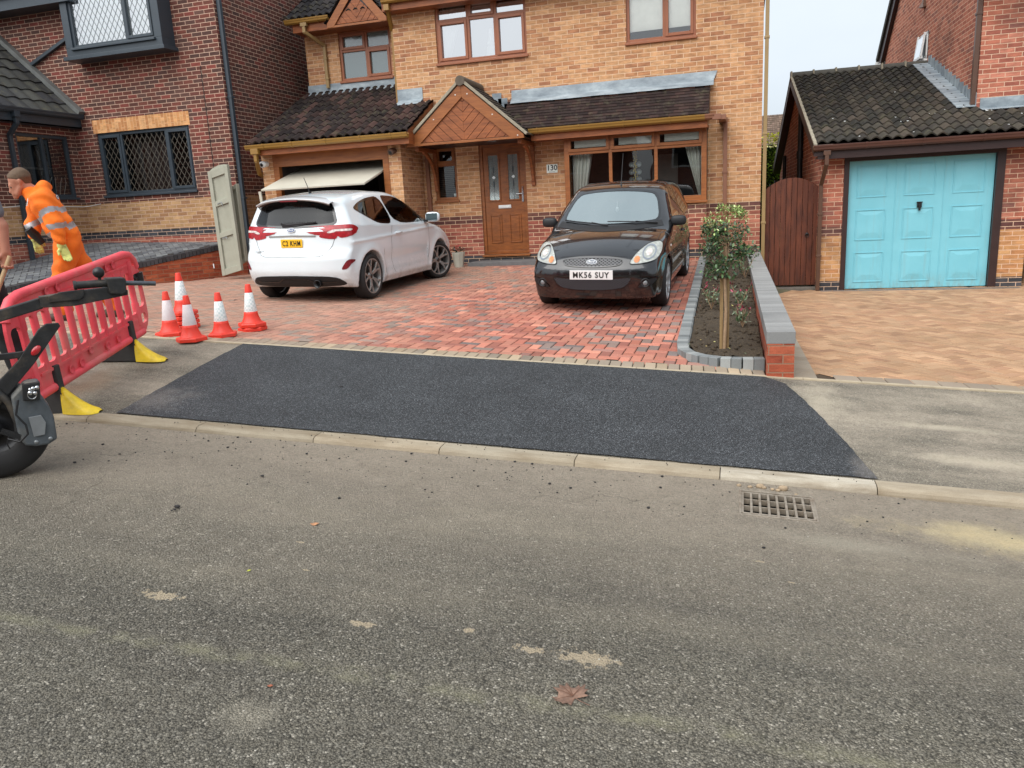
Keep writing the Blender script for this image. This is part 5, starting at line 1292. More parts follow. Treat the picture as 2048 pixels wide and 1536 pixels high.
class CarBody:
    def __init__(s,c,h=.022):
        s.c=c; s.F=car_field(c); V,Q=surface_net(s.F,(c['x0']-.06,-.95,c['z0']-.06),(c['x1']+.06,.95,c['z1']+.08),h)
        for _ in range(4):
            f=s.F(V[:,0],V[:,1],V[:,2]); g=grad(s.F,V); V=V-g*(np.clip(f,-.02,.02)/np.maximum((g**2).sum(1),.3))[:,None]
        s.V,s.Q=V,Q
        s.bvh=BVHTree.FromPolygons([tuple(v) for v in V],[tuple(int(i) for i in q) for q in Q])
    def cast(s,u,v,view,side=1):
        """view 'side': (x,z) from +-y ; 'front': (y,z) from +x ; 'rear': (y,z) from -x ; 'top': (x,y)"""
        if view=='side': o,d=Vector((u,side*3,v)),Vector((0,-side,0))
        elif view=='front': o,d=Vector((5,u,v)),Vector((-1,0,0))
        elif view=='rear': o,d=Vector((-5,u,v)),Vector((1,0,0))
        else: o,d=Vector((u,v,4)),Vector((0,0,-1))
        r=s.bvh.ray_cast(o,d); return r[0],r[1]
    def decal(s,poly,view,off=.004,step=.03,side=1,mb=None,drop=True):
        mb=mb or MB(); vs,fs=fill_poly([tuple(p) for p in poly],step,lambda a,b:0,0)
        P_=[];ok=[]
        g=[]
        for a,b,_ in vs:
            loc,n=s.cast(a,b,view,side)
            if loc is None: P_.append((0,0,0)); ok.append(False); continue
            # smooth normal straight from the field
            gg=grad(s.F,np.array([tuple(loc)]))[0]; n=Vector(gg).normalized(); P_.append(loc+n*off); ok.append(True)
        good=[]
        for f in fs:
            if all(ok[i] for i in f):
                e=max((P_[f[i]]-P_[f[(i+1)%len(f)]]).length for i in range(len(f)))
                if e<step*8: good.append(tuple(f))
        # keep the largest connected piece
        par=list(range(len(good)))
        def find(a):
            while par[a]!=a: par[a]=par[par[a]]; a=par[a]
            return a
        em={}
        for k,f in enumerate(good):
            for i in range(len(f)):
                e=tuple(sorted((f[i],f[(i+1)%len(f)])))
                if e in em: par[find(k)]=find(em[e])
                else: em[e]=k
        cnt={}
        for k in range(len(good)): cnt[find(k)]=cnt.get(find(k),0)+1
        if cnt: best=max(cnt,key=cnt.get); good=[f for k,f in enumerate(good) if find(k)==best]
        # orient outwards
        dirn={'side':Vector((0,side,0)),'front':Vector((1,0,0)),'rear':Vector((-1,0,0)),'top':Vector((0,0,1))}[view]
        for i,f in enumerate(good):
            n=(Vector(P_[f[1]])-Vector(P_[f[0]])).cross(Vector(P_[f[2]])-Vector(P_[f[0]]))
            if n.dot(dirn)<0: good[i]=f[::-1]
        used=sorted({i for f in good for i in f}); rm={o:n for n,o in enumerate(used)}; mb.add([P_[i] for i in used],[tuple(rm[i] for i in f) for f in good],True); return mb
    def ring(s,poly,view,w,off=.004,side=1,mb=None,outer=0.0):
        """band of width w just inside an outline"""
        mb=mb or MB(); A=grow(poly,outer); B=grow(poly,outer-w); n=len(poly); dirn={'side':Vector((0,side,0)),'front':Vector((1,0,0)),'rear':Vector((-1,0,0)),'top':Vector((0,0,1))}[view]
        P_=[];ok=[]
        for q in A+B:
            loc,_=s.cast(q[0],q[1],view,side)
            if loc is None: P_.append(Vector((0,0,0)));ok.append(False);continue
            gg=grad(s.F,np.array([tuple(loc)]))[0]; P_.append(loc+Vector(gg).normalized()*off); ok.append(True)
        fs=[]
        for i in range(n):
            f=(i,(i+1)%n,(i+1)%n+n,i+n)
            if all(ok[k] for k in f):
                nn=(P_[f[1]]-P_[f[0]]).cross(P_[f[2]]-P_[f[0]])
                fs.append(f if nn.dot(dirn)>0 else f[::-1])
        mb.add(P_,fs,True); return mb
    def line(s,pts,view,w,off=.003,side=1,mb=None,step=.03):
        """thin strip following a polyline on the surface"""
        mb=mb or MB(); q=[]
        for a,b in zip(pts[:-1],pts[1:]):
            n=max(1,int(math.hypot(b[0]-a[0],b[1]-a[1])/step)); q+= [(a[0]+(b[0]-a[0])*k/n,a[1]+(b[1]-a[1])*k/n) for k in range(n)]
        q.append(pts[-1]); P_=[]
        for p in q:
            loc,_=s.cast(p[0],p[1],view,side)
            if loc is None: continue
            P_.append((loc,Vector(grad(s.F,np.array([tuple(loc)]))[0]).normalized()))
        vs=[]
        for i,(l,n) in enumerate(P_):
            t=(P_[min(i+1,len(P_)-1)][0]-P_[max(i-1,0)][0]); t.normalize(); b=t.cross(n).normalized(); vs+=[l+b*w/2+n*off,l-b*w/2+n*off]
        fs=[(2*i,2*i+2,2*i+3,2*i+1) for i in range(len(P_)-1)]
        fs2=[]
        for f in fs:
            nn=(vs[f[1]]-vs[f[0]]).cross(vs[f[2]]-vs[f[0]]); fs2.append(f if nn.dot(P_[min(f[0]//2,len(P_)-1)][1])>0 else f[::-1])
        mb.add(vs,fs2,True); return mb
    def build(s,root,mats,holes,trim):
        """holes: (poly,view,side). trim(centre xyz arrays)->bool array of unpainted plastic faces"""
        C=s.V[s.Q].mean(1); keep=np.ones(len(s.Q),bool); g=grad(s.F,C)
        for poly,view,side in holes:
            p=grow(poly,-.012)
            if view=='side': m=pip(C[:,0],C[:,2],p)&(C[:,1]*side>.35)&(np.abs(g[:,1])>.3)
            elif view=='front': m=pip(C[:,1],C[:,2],p)&(C[:,0]>.0)&(g[:,0]>.1)
            else: m=pip(C[:,1],C[:,2],p)&(C[:,0]<-1.0)&(g[:,0]<-.1)
            keep&=~m
        Q=s.Q[keep]; Cq=C[keep]; tm=trim(Cq[:,0],Cq[:,1],Cq[:,2])
        me=bpy.data.meshes.new('body'); me.from_pydata([tuple(v) for v in s.V],[],[tuple(int(i) for i in q) for q in Q])
        for m in mats: me.materials.append(m)
        me.polygons.foreach_set('material_index',tm.astype(int).tolist()); me.polygons.foreach_set('use_smooth',[True]*len(Q))
        N=grad(s.F,s.V); N/=np.linalg.norm(N,axis=1)[:,None]
        me.update(); me.normals_split_custom_set_from_vertices([tuple(n) for n in N])
        ob=bpy.data.objects.new('body',me); COL.objects.link(ob); ob.parent=root; return ob
def paint_mat(name,c,flake=0,rough=.25,back=(.02,.02,.02,1),dirty=.5):
    t=NT(name); o=t.obj(); n=t.noise(o,1.5,4,.6); geo=t.n('ShaderNodeNewGeometry')
    cc=t.mix(1,c,t.ramp(n,[(.3,G(.96)),(.7,G(1.03))]),'MULTIPLY')
    sp=t.n('ShaderNodeSeparateXYZ'); t.l(o,sp.inputs[0])
    dirt=t.math('MULTIPLY',t.ramp(sp.outputs[2],[(.22,G(dirty)),(.5,G(0))]),t.ramp(t.noise(o,9,5,.7),[(.4,G(0)),(.7,G(1))]))
    cc=t.mix(dirt,cc,S(120,108,94)); cc=t.mix(geo.outputs['Backfacing'],cc,back)
    t.col(cc); t.set(Roughness=t.math('ADD',rough,t.math('MULTIPLY',dirt,.5)),Coat_Weight=1.0); t.b.inputs['Coat Roughness'].default_value=.025; t.b.inputs['Specular IOR Level'].default_value=.5; t.b.inputs['Metallic'].default_value=flake
    return t.mat
M['rubber']=plain('tyre rubber',S(34,33,33),.75,.15,18,bump=.001)
M['trim']=plain('unpainted plastic',S(26,27,29),.55,.12,14)
M['gloss_black']=plain('gloss black trim',S(10,10,11),.12,.1,6,coat=.6)
M['carglass']=glass_mat('car glass',.12,(.42,.46,.46,1),.01)
M['screen']=glass_mat('windscreen glass',.50,(.80,.86,.86,1),.01,gtint=(.90,1,.98,1))
M['privacy']=glass_mat('tinted glass',.10,(.10,.11,.12,1),.01)
M['rearglass']=glass_mat('rear screen glass',-.02,(.07,.08,.09,1),.02,S(60,66,70),.25)
M['alloy']=plain('alloy wheel',S(190,192,194),.3,.06,10,metal=.5)
M['alloy_dk']=plain('machined grey alloy',S(150,148,145),.32,.06,10,metal=.45)
M['seat']=plain('car upholstery',S(40,40,42),.85,.1,30)
def lamp_mat(name,c,rough=.08):
    t=NT(name); o=t.obj(); v=t.n('ShaderNodeTexVoronoi'); v.inputs['Scale'].default_value=26; t.l(o,v.inputs['Vector'])
    t.col(t.mix(1,c,t.ramp(v.outputs['Distance'],[(.1,G(1.1)),(.7,G(.7))]),'MULTIPLY')); t.set(Roughness=.4,Coat_Weight=.35); t.b.inputs['Coat Roughness'].default_value=.03; return t.mat
M['red_lens']=lamp_mat('red lens',S(172,10,26)); M['red_dark']=lamp_mat('dark red lens',S(128,10,24)); M['clear_lens']=lamp_mat('clear lens',S(180,183,176)); M['amber']=lamp_mat('amber lens',S(218,138,84)); M['white_lens']=lamp_mat('white lens',S(226,214,208))
M['fog']=lamp_mat('fog lens',S(130,134,136))
M['plate_y']=plain('yellow plate',S(236,184,36),.35,.03,6); M['plate_w']=plain('white plate',S(222,222,220),.35,.03,6); M['plate_ink']=plain('plate lettering',S(14,14,14),.4,.05,6)
M['mirror']=plain('mirror glass',S(150,168,170),.05,.02,3,metal=1)
M['disc']=plain('brake disc',S(90,88,86),.4,.15,20,metal=.8)
def wheel(root,x,y,r,width,style,steer=0,side=1,rim=None,rimr=None):
    """one wheel: tyre with the rim, spokes and hub as its sub-parts; local axis along Y"""
    rimr=rimr or r*.74; Mx=Matrix.Translation((x,y,r))@Matrix.Rotation(steer,4,'Z')@(Matrix.Identity(4) if side>0 else Matrix.Rotation(math.pi,4,'Z'))
    def put(mb,nm,mt,par,**k):
        mb.v=[tuple(Mx@Vector(v)) for v in mb.v]; return mb.build(nm,mt,par,local=True,**k)
    hw=width/2; s=MB()
    s.lathe([(rimr-.004,-hw*.86),(rimr+.012,-hw),(r-.035,-hw*1.03),(r-.008,-hw*.88),(r,-hw*.62),(r,hw*.62),(r-.008,hw*.88),(r-.035,hw*1.03),(rimr+.012,hw),(rimr-.004,hw*.86)],(0,0,0),(0,1,0),56)
    w=put(s,'wheel',M['rubber'],root)
    s=MB(); s.lathe([(rimr,-hw*.9),(rimr,-hw*.2),(rimr-.02,hw*.2),(rimr-.012,hw*.78),(rimr,hw*.9)],(0,0,0),(0,1,0),56)
    s.lathe([(rimr+.004,hw*.88),(rimr+.004,hw*.96),(rimr-.014,hw*.96),(rimr-.018,hw*.84)],(0,0,0),(0,1,0),56)
    n=style
    for k in range(n):
        a=2*math.pi*k/n
        for da in ((-.13,.13) if n==5 else (-.10,.10)):
            # paired spokes rising from the hub and splaying to the rim
            p0=Vector((math.cos(a+da*.6)*.055,hw*.62,math.sin(a+da*.6)*.055)); p1=Vector((math.cos(a+da*1.0)*rimr*.62,hw*.80,math.sin(a+da*1.0)*rimr*.62)); p2=Vector((math.cos(a+da*2.1)*(rimr-.008),hw*.84,math.sin(a+da*2.1)*(rimr-.008)))
            s.bar(p0,p1,.030,.022,(0,1,0)); s.bar(p1,p2,.026,.022,(0,1,0))
    s.lathe([(.0,hw*.70),(.062,hw*.66),(.07,hw*.5)],(0,0,0),(0,1,0),20)
    put(s,'rim',rim or M['alloy'],w,bevel=.004)
    s=MB(); s.lathe([(0,hw*.735),(.03,hw*.73),(.032,hw*.66)],(0,0,0),(0,1,0),16); put(s,'hub_cap',M['gloss_black'],w)
    s=MB(); s.lathe([(0,hw*.05),(r*.52,hw*.05),(r*.52,-.01)],(0,0,0),(0,1,0),32); put(s,'brake_disc',M['disc'],w)
    s=MB(); s.lathe([(rimr*.98,-hw*.6),(0,-hw*.6)],(0,0,0),(0,1,0),32); put(s,'inner_rim',M['black'],w)
    return w
def interior(root,c,dash_x,white=False):
    s=MB(); zf=c['belt_z']-.10
    s.box(-1.2,dash_x+.15,-.66,.66,.32,.36); sd=s.build('cabin_floor',M['seat'],root,local=True)
    s=MB(); n=12
    s.box(dash_x,dash_x+.42,-.68,.68,.62,zf+.04); s.build('dashboard',plain('dash plastic',S(74,76,78),.8,.08,12),root,local=True,bevel=.04)
    for yy in (-.36,.36):
        s=MB(); s.obox((-.10,yy-.23,.42),(.50,0,0),(0,.46,0),(0,0,.14)); s.obox((-.18,yy-.22,.52),(.13,0,0),(0,.44,0),(-.16,0,.55)); s.obox((-.36,yy-.12,1.10),(.09,0,0),(0,.24,0),(-.03,0,.17)); s.build('front_seat',M['seat'],root,local=True,bevel=.03)
    s=MB(); s.obox((-1.15,-.6,.45),(.45,0,0),(0,1.2,0),(0,0,.14)); s.obox((-1.2,-.58,.55),(.12,0,0),(0,1.16,0),(-.12,0,.45)); s.build('rear_seat',M['seat'],root,local=True,bevel=.03)
    # steering wheel on the right hand side of the car (y<0)
    s=MB(); pts=[]; cy,cz=-.36,zf+.08; ct=Vector((dash_x-.10,cy,cz)); ax=Vector((1,0,-.45)).normalized(); u=Vector((0,1,0)); v=ax.cross(u)
    for i in range(25):
        a=2*math.pi*i/24; pts.append(ct+u*math.cos(a)*.185+v*math.sin(a)*.185)
    s.tube(pts,.016,8,False); s.bar(ct-u*.17,ct+u*.17,.04,.02,ax); s.ball(ct,.06,6); s.build('steering_wheel',M['trim'],root,local=True)
# ---------------------------------------------------------------- the black car (faces the street)
def rectp(a,b,c,d): return [(a,c),(b,c),(b,d),(a,d)]
mk6=dict(x0=-1.90,x1=2.04,z0=.17,z1=1.50,fa=1.245,ra=-1.245,wr=.30,arch=.345,hw=.825,flare=.016,
 top=[(-1.92,1.04),(-1.86,1.13),(-1.72,1.31),(-1.60,1.40),(-1.45,1.445),(-1.0,1.485),(-.5,1.490),(0,1.462),(.20,1.42),(.42,1.315),(.75,1.135),(1.02,.985),(1.10,.955),(1.25,.93),(1.5,.875),(1.75,.79),(1.90,.715),(2.02,.63),(2.1,.57)],
 front=[(.1,1.94),(.22,1.985),(.34,2.01),(.46,2.025),(.55,2.012),(.60,1.985),(.68,1.955),(.80,1.90),(1.0,1.80)],
 rear=[(.1,-1.80),(.25,-1.86),(.45,-1.885),(.62,-1.875),(.75,-1.85),(.95,-1.835),(1.1,-1.79),(1.25,-1.70),(1.40,-1.60)],
 belt=[(-2,1.02),(-1.2,1.00),(0,.965),(1.0,.93),(2,.80)],
 sec=[(.1,.93),(.2,.955),(.35,.985),(.55,1.0),(.75,.998),(.92,.982),(1.1,.975),(1.5,.97)],
 plan=[(-2,.75),(-1.7,.78),(-1.25,.81),(-.4,.822),(.6,.82),(1.25,.806),(1.7,.775),(2.05,.73)],
 tumble=.36,crown=.055,wcurve=.16,rcurve=.10,ncurve=.20,npow=2.8,tcurve=.20,tpow=3.0,k_tail=.06,
 k_side=lambda x:np.where(x>1.0,.10,.085),zb=lambda x:.19+.0*x,belt_z=.95,
 crease=lambda x,z:.010*np.exp(-((z-.64-.02*x)/.03)**2)*(np.abs(x)<1.7)-.016*np.exp(-((z-.44)/.07)**2)*(np.abs(x)<.80))
BC=Vector((-1.66,11.12,0)); bz=lambda x,y:zdrive(x,y)
bhead=math.atan2(-2.45,-.075)   # direction the nose points
def car_root(name,label,x,y,head,wb2=1.245,tr=.74):
    ux,uy=math.cos(head),math.sin(head); f=Vector((x+ux*wb2,y+uy*wb2)); r=Vector((x-ux*wb2,y-uy*wb2)); l=Vector((x-uy*tr,y+ux*tr)); q=Vector((x+uy*tr,y-ux*tr))
    zf_,zr_,zl_,zq=[zdrive(p.x,p.y)+.008 for p in (f,r,l,q)]
    t=thing(name,label,'car',(x,y,(zf_+zr_+zl_+zq)/4),0)
    X=Vector((ux*2*wb2,uy*2*wb2,zf_-zr_)).normalized(); Yv=Vector((-uy*2*tr,ux*2*tr,zl_-zq)); Yv=(Yv-X*X.dot(Yv)).normalized(); Zv=X.cross(Yv)
    t.rotation_euler=Matrix((X,Yv,Zv)).transposed().to_euler(); return t
bcar=car_root('parked_car','black hatchback parked nose out in front of the bay window',BC.x,BC.y,bhead)
bb=CarBody(mk6)
M['paint_black']=paint_mat('black paint',S(9,9,12),0,.2,(.02,.02,.02,1),.12)
# outlines: windscreen in front view (y,z); side windows in side view (x,z)
ws=smooth_poly([(-.66,1.015),(-.40,.985),(0,.972),(.40,.985),(.66,1.015),(.55,1.345),(.30,1.385),(0,1.398),(-.30,1.385),(-.55,1.345)])
sw1=smooth_poly([(.72,.975),(.10,1.375),(-.36,1.415),(-.36,.99)])
sw2=smooth_poly([(-.43,.992),(-.43,1.412),(-1.0,1.39),(-1.30,1.22),(-1.40,1.035)])
rwin=smooth_poly([(-.55,1.06),(.55,1.06),(.46,1.32),(-.46,1.32)])
holes=[(ws,'front',1),(sw1,'side',1),(sw1,'side',-1),(sw2,'side',1),(sw2,'side',-1),(rwin,'rear',1)]
bb.build(bcar,[M['paint_black'],M['trim']],holes,lambda x,y,z:(z<.20)|((np.abs(y)<.62)&(z<.75)&((np.abs(x-1.245)<.5)|(np.abs(x+1.245)<.5))))
bm=bb
def car_glass(body,root,poly,view,mat,name,side=1,seal=.028,off=.001,sealmat='gloss_black'):
    g=body.decal(poly,view,off,.05,side).build(name,M[mat],root,local=True)
    body.ring(poly,view,seal,off+.003,side,outer=.006).build('seal',M[sealmat],g,local=True); return g
car_glass(bb,bcar,ws,'front','screen','windscreen')
for sd in (1,-1):
    car_glass(bb,bcar,sw1,'side','carglass','side_window',sd); car_glass(bb,bcar,sw2,'side','privacy','side_window',sd)
car_glass(bb,bcar,rwin,'rear','rearglass','rear_window')
interior(bcar,mk6,.55)
# headlights (front view outlines)
for s_ in (1,-1):
    hl=smooth_poly([(s_*.425,.600),(s_*.60,.605),(s_*.725,.630),(s_*.770,.70),(s_*.762,.79),(s_*.71,.822),(s_*.60,.80),(s_*.50,.72)][::1 if s_>0 else -1])
    h_=bb.decal(hl,'front',.006,.03).build('headlight',M['clear_lens'],bcar,local=True)
    bb.ring(hl,'front',.008,.009,outer=.004).build('lamp_surround',M['gloss_black'],h_,local=True)
    loc,_=bb.cast(s_*.645,.71,'front'); q=MB(); circ=[(s_*.640+.076*math.cos(a),.715+.076*math.sin(a)) for a in np.linspace(0,2*math.pi,24,endpoint=False)]
    bb.ring(circ,'front',.016,.010,mb=q); q.build('reflector_ring',M['chrome'],h_,local=True)
    q=bb.decal([(s_*.640+.034*math.cos(a),.715+.034*math.sin(a)) for a in np.linspace(0,2*math.pi,16,endpoint=False)],'front',.010,.02); q.build('bulb_cover',M['white_lens'],h_,local=True)
    q=bb.decal([(s_*.518+.034*math.cos(a),.648+.034*math.sin(a)) for a in np.linspace(0,2*math.pi,16,endpoint=False)],'front',.011,.02); q.build('indicator_lamp',M['amber'],h_,local=True)
    # fog light pod
    fp=smooth_poly([(s_*.53,.325),(s_*.56,.375),(s_*.64,.43),(s_*.78,.455),(s_*.72,.37),(s_*.66,.335)][::1 if s_>0 else -1])
    p_=bb.decal(fp,'front',.004,.03).build('fog_light_recess',M['trim'],bcar,local=True)
    bb.ring(fp,'front',.008,.008,outer=.003).build('recess_edge',M['gloss_black'],p_,local=True)
    loc,n_=bb.cast(s_*.625,.385,'front'); q=MB(); q.lathe([(.052,-.012),(.054,.014),(.042,.016),(.040,.002),(.0,.004)],loc,(1,s_*.15,0),20); q.build('fog_light',M['trim'],p_,local=True)
    q=MB(); q.lathe([(.030,.0),(.02,.008),(0,.010)],loc+Vector((.006,0,0)),(1,s_*.15,0),16); q.build('fog_lens',M['fog'],p_,local=True)
# grilles: dark recess with mesh bars
def grille(body,root,poly,name,cell,w,mat='chromebar',dark='dark',border=None):
    g=body.decal(poly,'front',.002,.03).build(name,M[dark],root,local=True); q=MB(); x0=min(p[0] for p in poly);x1=max(p[0] for p in poly);z0=min(p[1] for p in poly);z1=max(p[1] for p in poly)
    H_=z1-z0
    for sg in (1,-1):
        k=-60
        for k in range(-60,61):
            a=(k*cell,z0); pts=[]
            for i in range(25):
                zz=z0+H_*i/24; xx=k*cell+sg*(zz-z0)*1.5*cell/cell
                pts.append((xx,zz))
            run=[]
            for p in pts:
                if pip(np.array([p[0]]),np.array([p[1]]),poly)[0]: run.append(p)
                else:
                    if len(run)>1: body.line(run,'front',w,.006,mb=q,step=1)
                    run=[]
            if len(run)>1: body.line(run,'front',w,.006,mb=q,step=1)
    q.build('mesh',M[mat],g,local=True); body.ring(poly,'front',border or .012,.010,outer=.006).build('surround',M['gloss_black'],g,local=True); return g
M['chromebar']=plain('grille mesh grey',S(104,106,108),.4,.05,10); M['darkbar']=plain('lower mesh',S(62,62,66),.6,.05,10)
up=smooth_poly([(-.375,.660),(-.33,.590),(0,.572),(.33,.590),(.375,.660),(0,.682)])
ug=grille(bb,bcar,up,'upper_grille',.046,.009)
lo=smooth_poly([(-.49,.465),(-.40,.335),(-.20,.305),(0,.30),(.20,.305),(.40,.335),(.49,.465),(.3,.45),(0,.445),(-.3,.45)])
grille(bb,bcar,lo,'lower_grille',.042,.009,'darkbar')
# badge: oval with script-like strokes
def badge(body,root,view,cy,cz,rx,rz,inner):
    ov=[(cy+rx*math.cos(a),cz+rz*math.sin(a)) for a in np.linspace(0,2*math.pi,28,endpoint=False)]
    g=body.decal(ov,view,.014,.03).build('oval_badge',M['badge_rim'],root,local=True)
    ov2=[(cy+rx*.84*math.cos(a),cz+rz*.74*math.sin(a)) for a in np.linspace(0,2*math.pi,28,endpoint=False)]
    body.decal(ov2,view,.0155,.03).build('badge_field',M[inner],g,local=True)
    q=MB(); sg=1 if view=='front' else -1
    x0=cy-rx*.55
    for pts in ([(-.62,.25),(-.45,.45),(-.25,.35)],[(-.42,.42),(-.50,-.35)],[(-.56,.02),(-.35,.06)],[(-.28,.05),(-.2,-.22),(-.08,.0),(-.2,.08),(-.28,.05)],[(.0,.08),(.04,-.25)],[(.04,0),(.16,.1)],[(.52,.5),(.34,-.25)],[(.40,.0),(.24,.05),(.26,-.22),(.38,-.1)]):
        body.line([(cy-sg*-1*p[0]*rx*(-1) if False else cy-sg*p[0]*rx*(-1 if view=='front' else -1)*(1),cz+p[1]*rz) for p in pts],view,.0045,.0165,mb=q,step=.01)
    q.build('badge_script',M['white'],g,local=True); return g
M['badge_rim']=plain('badge rim',S(190,194,198),.4,.05,10)
M['badge_grey']=plain('badge grey',S(96,104,116),.35,.05,10)
M['badge_blue']=plain('badge blue',S(52,72,112),.25,.05,10,coat=.5)
badge(bb,bcar,'front',0,.632,.066,.026,'badge_grey')
# number plate
def plate(root,txt,ctr,n,w,h,mat,rotm,size,sx):
    q=MB(); u=rotm@Vector((1,0,0)); v=rotm@Vector((0,1,0)); nn=rotm@Vector((0,0,1)); C_=Vector(ctr)
    q.obox(C_-u*w/2-v*h/2,u*w,v*h,nn*.008); p=q.build('number_plate',M[mat],root,local=True,bevel=.003)
    # heavy upright lettering
    cu=bpy.data.curves.new('t','FONT'); cu.body=txt; cu.size=size; cu.align_x='CENTER'; cu.align_y='CENTER'; cu.extrude=.0008; cu.offset=.0026; cu.space_character=1.18; cu.resolution_u=3
    ob=bpy.data.objects.new('t',cu); COL.objects.link(ob); dg_=bpy.context.evaluated_depsgraph_get(); me=bpy.data.meshes.new_from_object(ob.evaluated_get(dg_)); bpy.data.objects.remove(ob)
    bx=[v_.co.x for v_ in me.vertices]; by=[v_.co.y for v_ in me.vertices]; cx_,cy_=(max(bx)+min(bx))/2,(max(by)+min(by))/2; fw=(w*.84)/(max(bx)-min(bx)); fh=.072/(max(by)-min(by)) 
    me.transform(Matrix.Translation(C_+nn*.0092)@rotm.to_4x4()@Matrix.Diagonal((fw,fh,1,1))@Matrix.Translation((-cx_,-cy_,0)))
    o=bpy.data.objects.new('registration_text',me); COL.objects.link(o); me.materials.clear(); me.materials.append(M['plate_ink']); o.parent=p; return p
FR=Matrix(((0,0,1),(1,0,0),(0,1,0)))      # u=+y, v=+z, n=+x
loc,_=bb.cast(0,.485,'front')
plate(bcar,'MK56 SUY',(loc.x+.006,0,.490),None,.52,.111,'plate_w',FR,.1,1)
q=MB(); q.box(loc.x-.04,loc.x+.005,-.24,.24,.44,.54); q.build('plate_backing',M['trim'],bcar,local=True)
# panel gaps, bonnet creases, wipers, mirrors, handles, aerial
q=MB()
for s_ in (1,-1):
    for pts_,vw in (([(1.05,s_*.70),(1.35,s_*.69),(1.62,s_*.66),(1.78,s_*.60)],'top'),([(.70,.96),(.72,.62),(.66,.30)],'side'),([(-.45,.98),(-.47,.70),(-.42,.42),(-.35,.27)],'side')): bb.line(pts_,vw,.006,.002,s_).build('panel_gap',M['black'],bcar,local=True)
bb.line([(-.40,.682),(-.2,.697),(0,.702),(.2,.697),(.40,.682)],'front',.006,.002).build('panel_gap',M['black'],bcar,local=True)
for s_ in (1,-1): bb.line([(1.12,s_*.40),(1.35,s_*.42),(1.58,s_*.40),(1.70,s_*.37)],'top',.014,.003,s_).build('bonnet_crease',M['paint_black'],bcar,local=True)
q=MB(); bb.decal([(-.70,.955),(-.66,1.02),(-.4,.988),(0,.975),(.4,.988),(.66,1.02),(.70,.955),(.4,.93),(0,.922),(-.4,.93)],'front',.003,.04,mb=q); q.build('scuttle',M['trim'],bcar,local=True)
def surf_pts(body,pts,view,off):
    o=[]
    for p in pts:
        l,_=body.cast(p[0],p[1],view); n=Vector(grad(body.F,np.array([tuple(l)]))[0]).normalized(); o.append(l+n*off)
    return o
for pts in ([(.02,.965),(-.2,.99),(-.42,1.005),(-.60,1.02)],[(.62,.975),(.35,.995),(.12,1.005),(-.0,1.005)]):
    q=MB(); q.tube(surf_pts(bb,pts,'front',.022),.008,6); q.bar(surf_pts(bb,pts[:1],'front',.01)[0],surf_pts(bb,pts[1:2],'front',.03)[0],.014,.014); q.build('wiper',M['black'],bcar,local=True)
def mirror(root,x,y,z,s_,paint,body_mat,sz=1.0,glass=True):
    q=MB(); c0=Vector((x,s_*(y+.115*sz),z)); 
    # rounded shell: scaled ball flattened on the rear
    vs=[];q.ball((0,0,0),1,10,(1,1,1)); 
    for i,v in enumerate(q.v):
        a,b,c_=v; f=lambda t:math.copysign(abs(t)**.6,t); vx=f(a)*.075*sz*(1 if a>0 else .45); q.v[i]=(c0.x+vx,c0.y+f(b)*.115*sz,c0.z+f(c_)*.075*sz)
    m_=q.build('door_mirror',paint,root,local=True)
    q=MB(); q.obox((x-.06,s_*(y-.08),z-.075),(.07,0,.0),(0,s_*.12,.0),(.0,0,.035)); q.build('mirror_stalk',M['black'],m_,local=True)
    if glass: q=MB(); q.add([(c0.x-.037*sz,c0.y-.092*sz,c0.z-.055*sz),(c0.x-.037*sz,c0.y+.092*sz,c0.z-.05*sz),(c0.x-.037*sz,c0.y+.092*sz,c0.z+.052*sz),(c0.x-.037*sz,c0.y-.092*sz,c0.z+.058*sz)],[(0,3,2,1)]); q.build('mirror_glass',M['mirror'],m_,local=True)
for s_ in (1,-1): mirror(bcar,.64,.765,1.0,s_,M['trim'],None,.86)
for s_ in (1,-1):
    l,_=bb.cast(-.30,.80,'side',s_); q=MB(); q.tube([l+Vector((-.09,s_*.0,0)),l+Vector((-.07,s_*.03,0)),l+Vector((.07,s_*.03,0)),l+Vector((.09,0,0))],.013,8); q.build('door_handle',M['paint_black'],bcar,local=True)
    l,_=bb.cast(1.0,.72,'side',s_); q=MB(); q.ball(l,.018,6,(1.5,.5,1)); q.build('side_repeater',M['white_lens'],bcar,local=True)
q=MB(); l,_=bb.cast(.10,.02,'top'); q.tube([l,l+Vector((-.16,0,.42))],[.006,.003],6); q.tube([l-Vector((0,0,.005)),l+Vector((-.012,0,.035))],[.016,.007],8); q.build('aerial',M['black'],bcar,local=True)
q=MB(); q.obox((.22,-.11,1.27),(.03,0,.02),(0,.22,0),(-.0,0,.06)); q.build('rear_view_mirror',M['trim'],bcar,local=True)
q=MB(); q.tube([(.30,0,1.24),(.30,0,1.17)],.002,4); q.lathe([(0,0),(.022,.02),(.02,.06),(0,.085)],(.30,0,1.09),(0,0,1),10); q.build('air_freshener',M['white'],bcar,local=True)
for ax in (1.245,-1.245):
    for s_ in (1,-1): wheel(bcar,ax,s_*.72,.298,.19,5,0,s_,M['alloy'])
q=MB(); q.box(-1.0,1.0,-.6,.6,.16,.22); q.build('underbody',M['black'],bcar,local=True)
for s_ in (1,-1):
    tl=smooth_poly([(s_*.62,.80),(s_*.79,.80),(s_*.74,1.15),(s_*.62,1.05)][::1 if s_>0 else -1]); bb.decal(tl,'rear',.004,.04).build('tail_light',M['red_lens'],bcar,local=True)
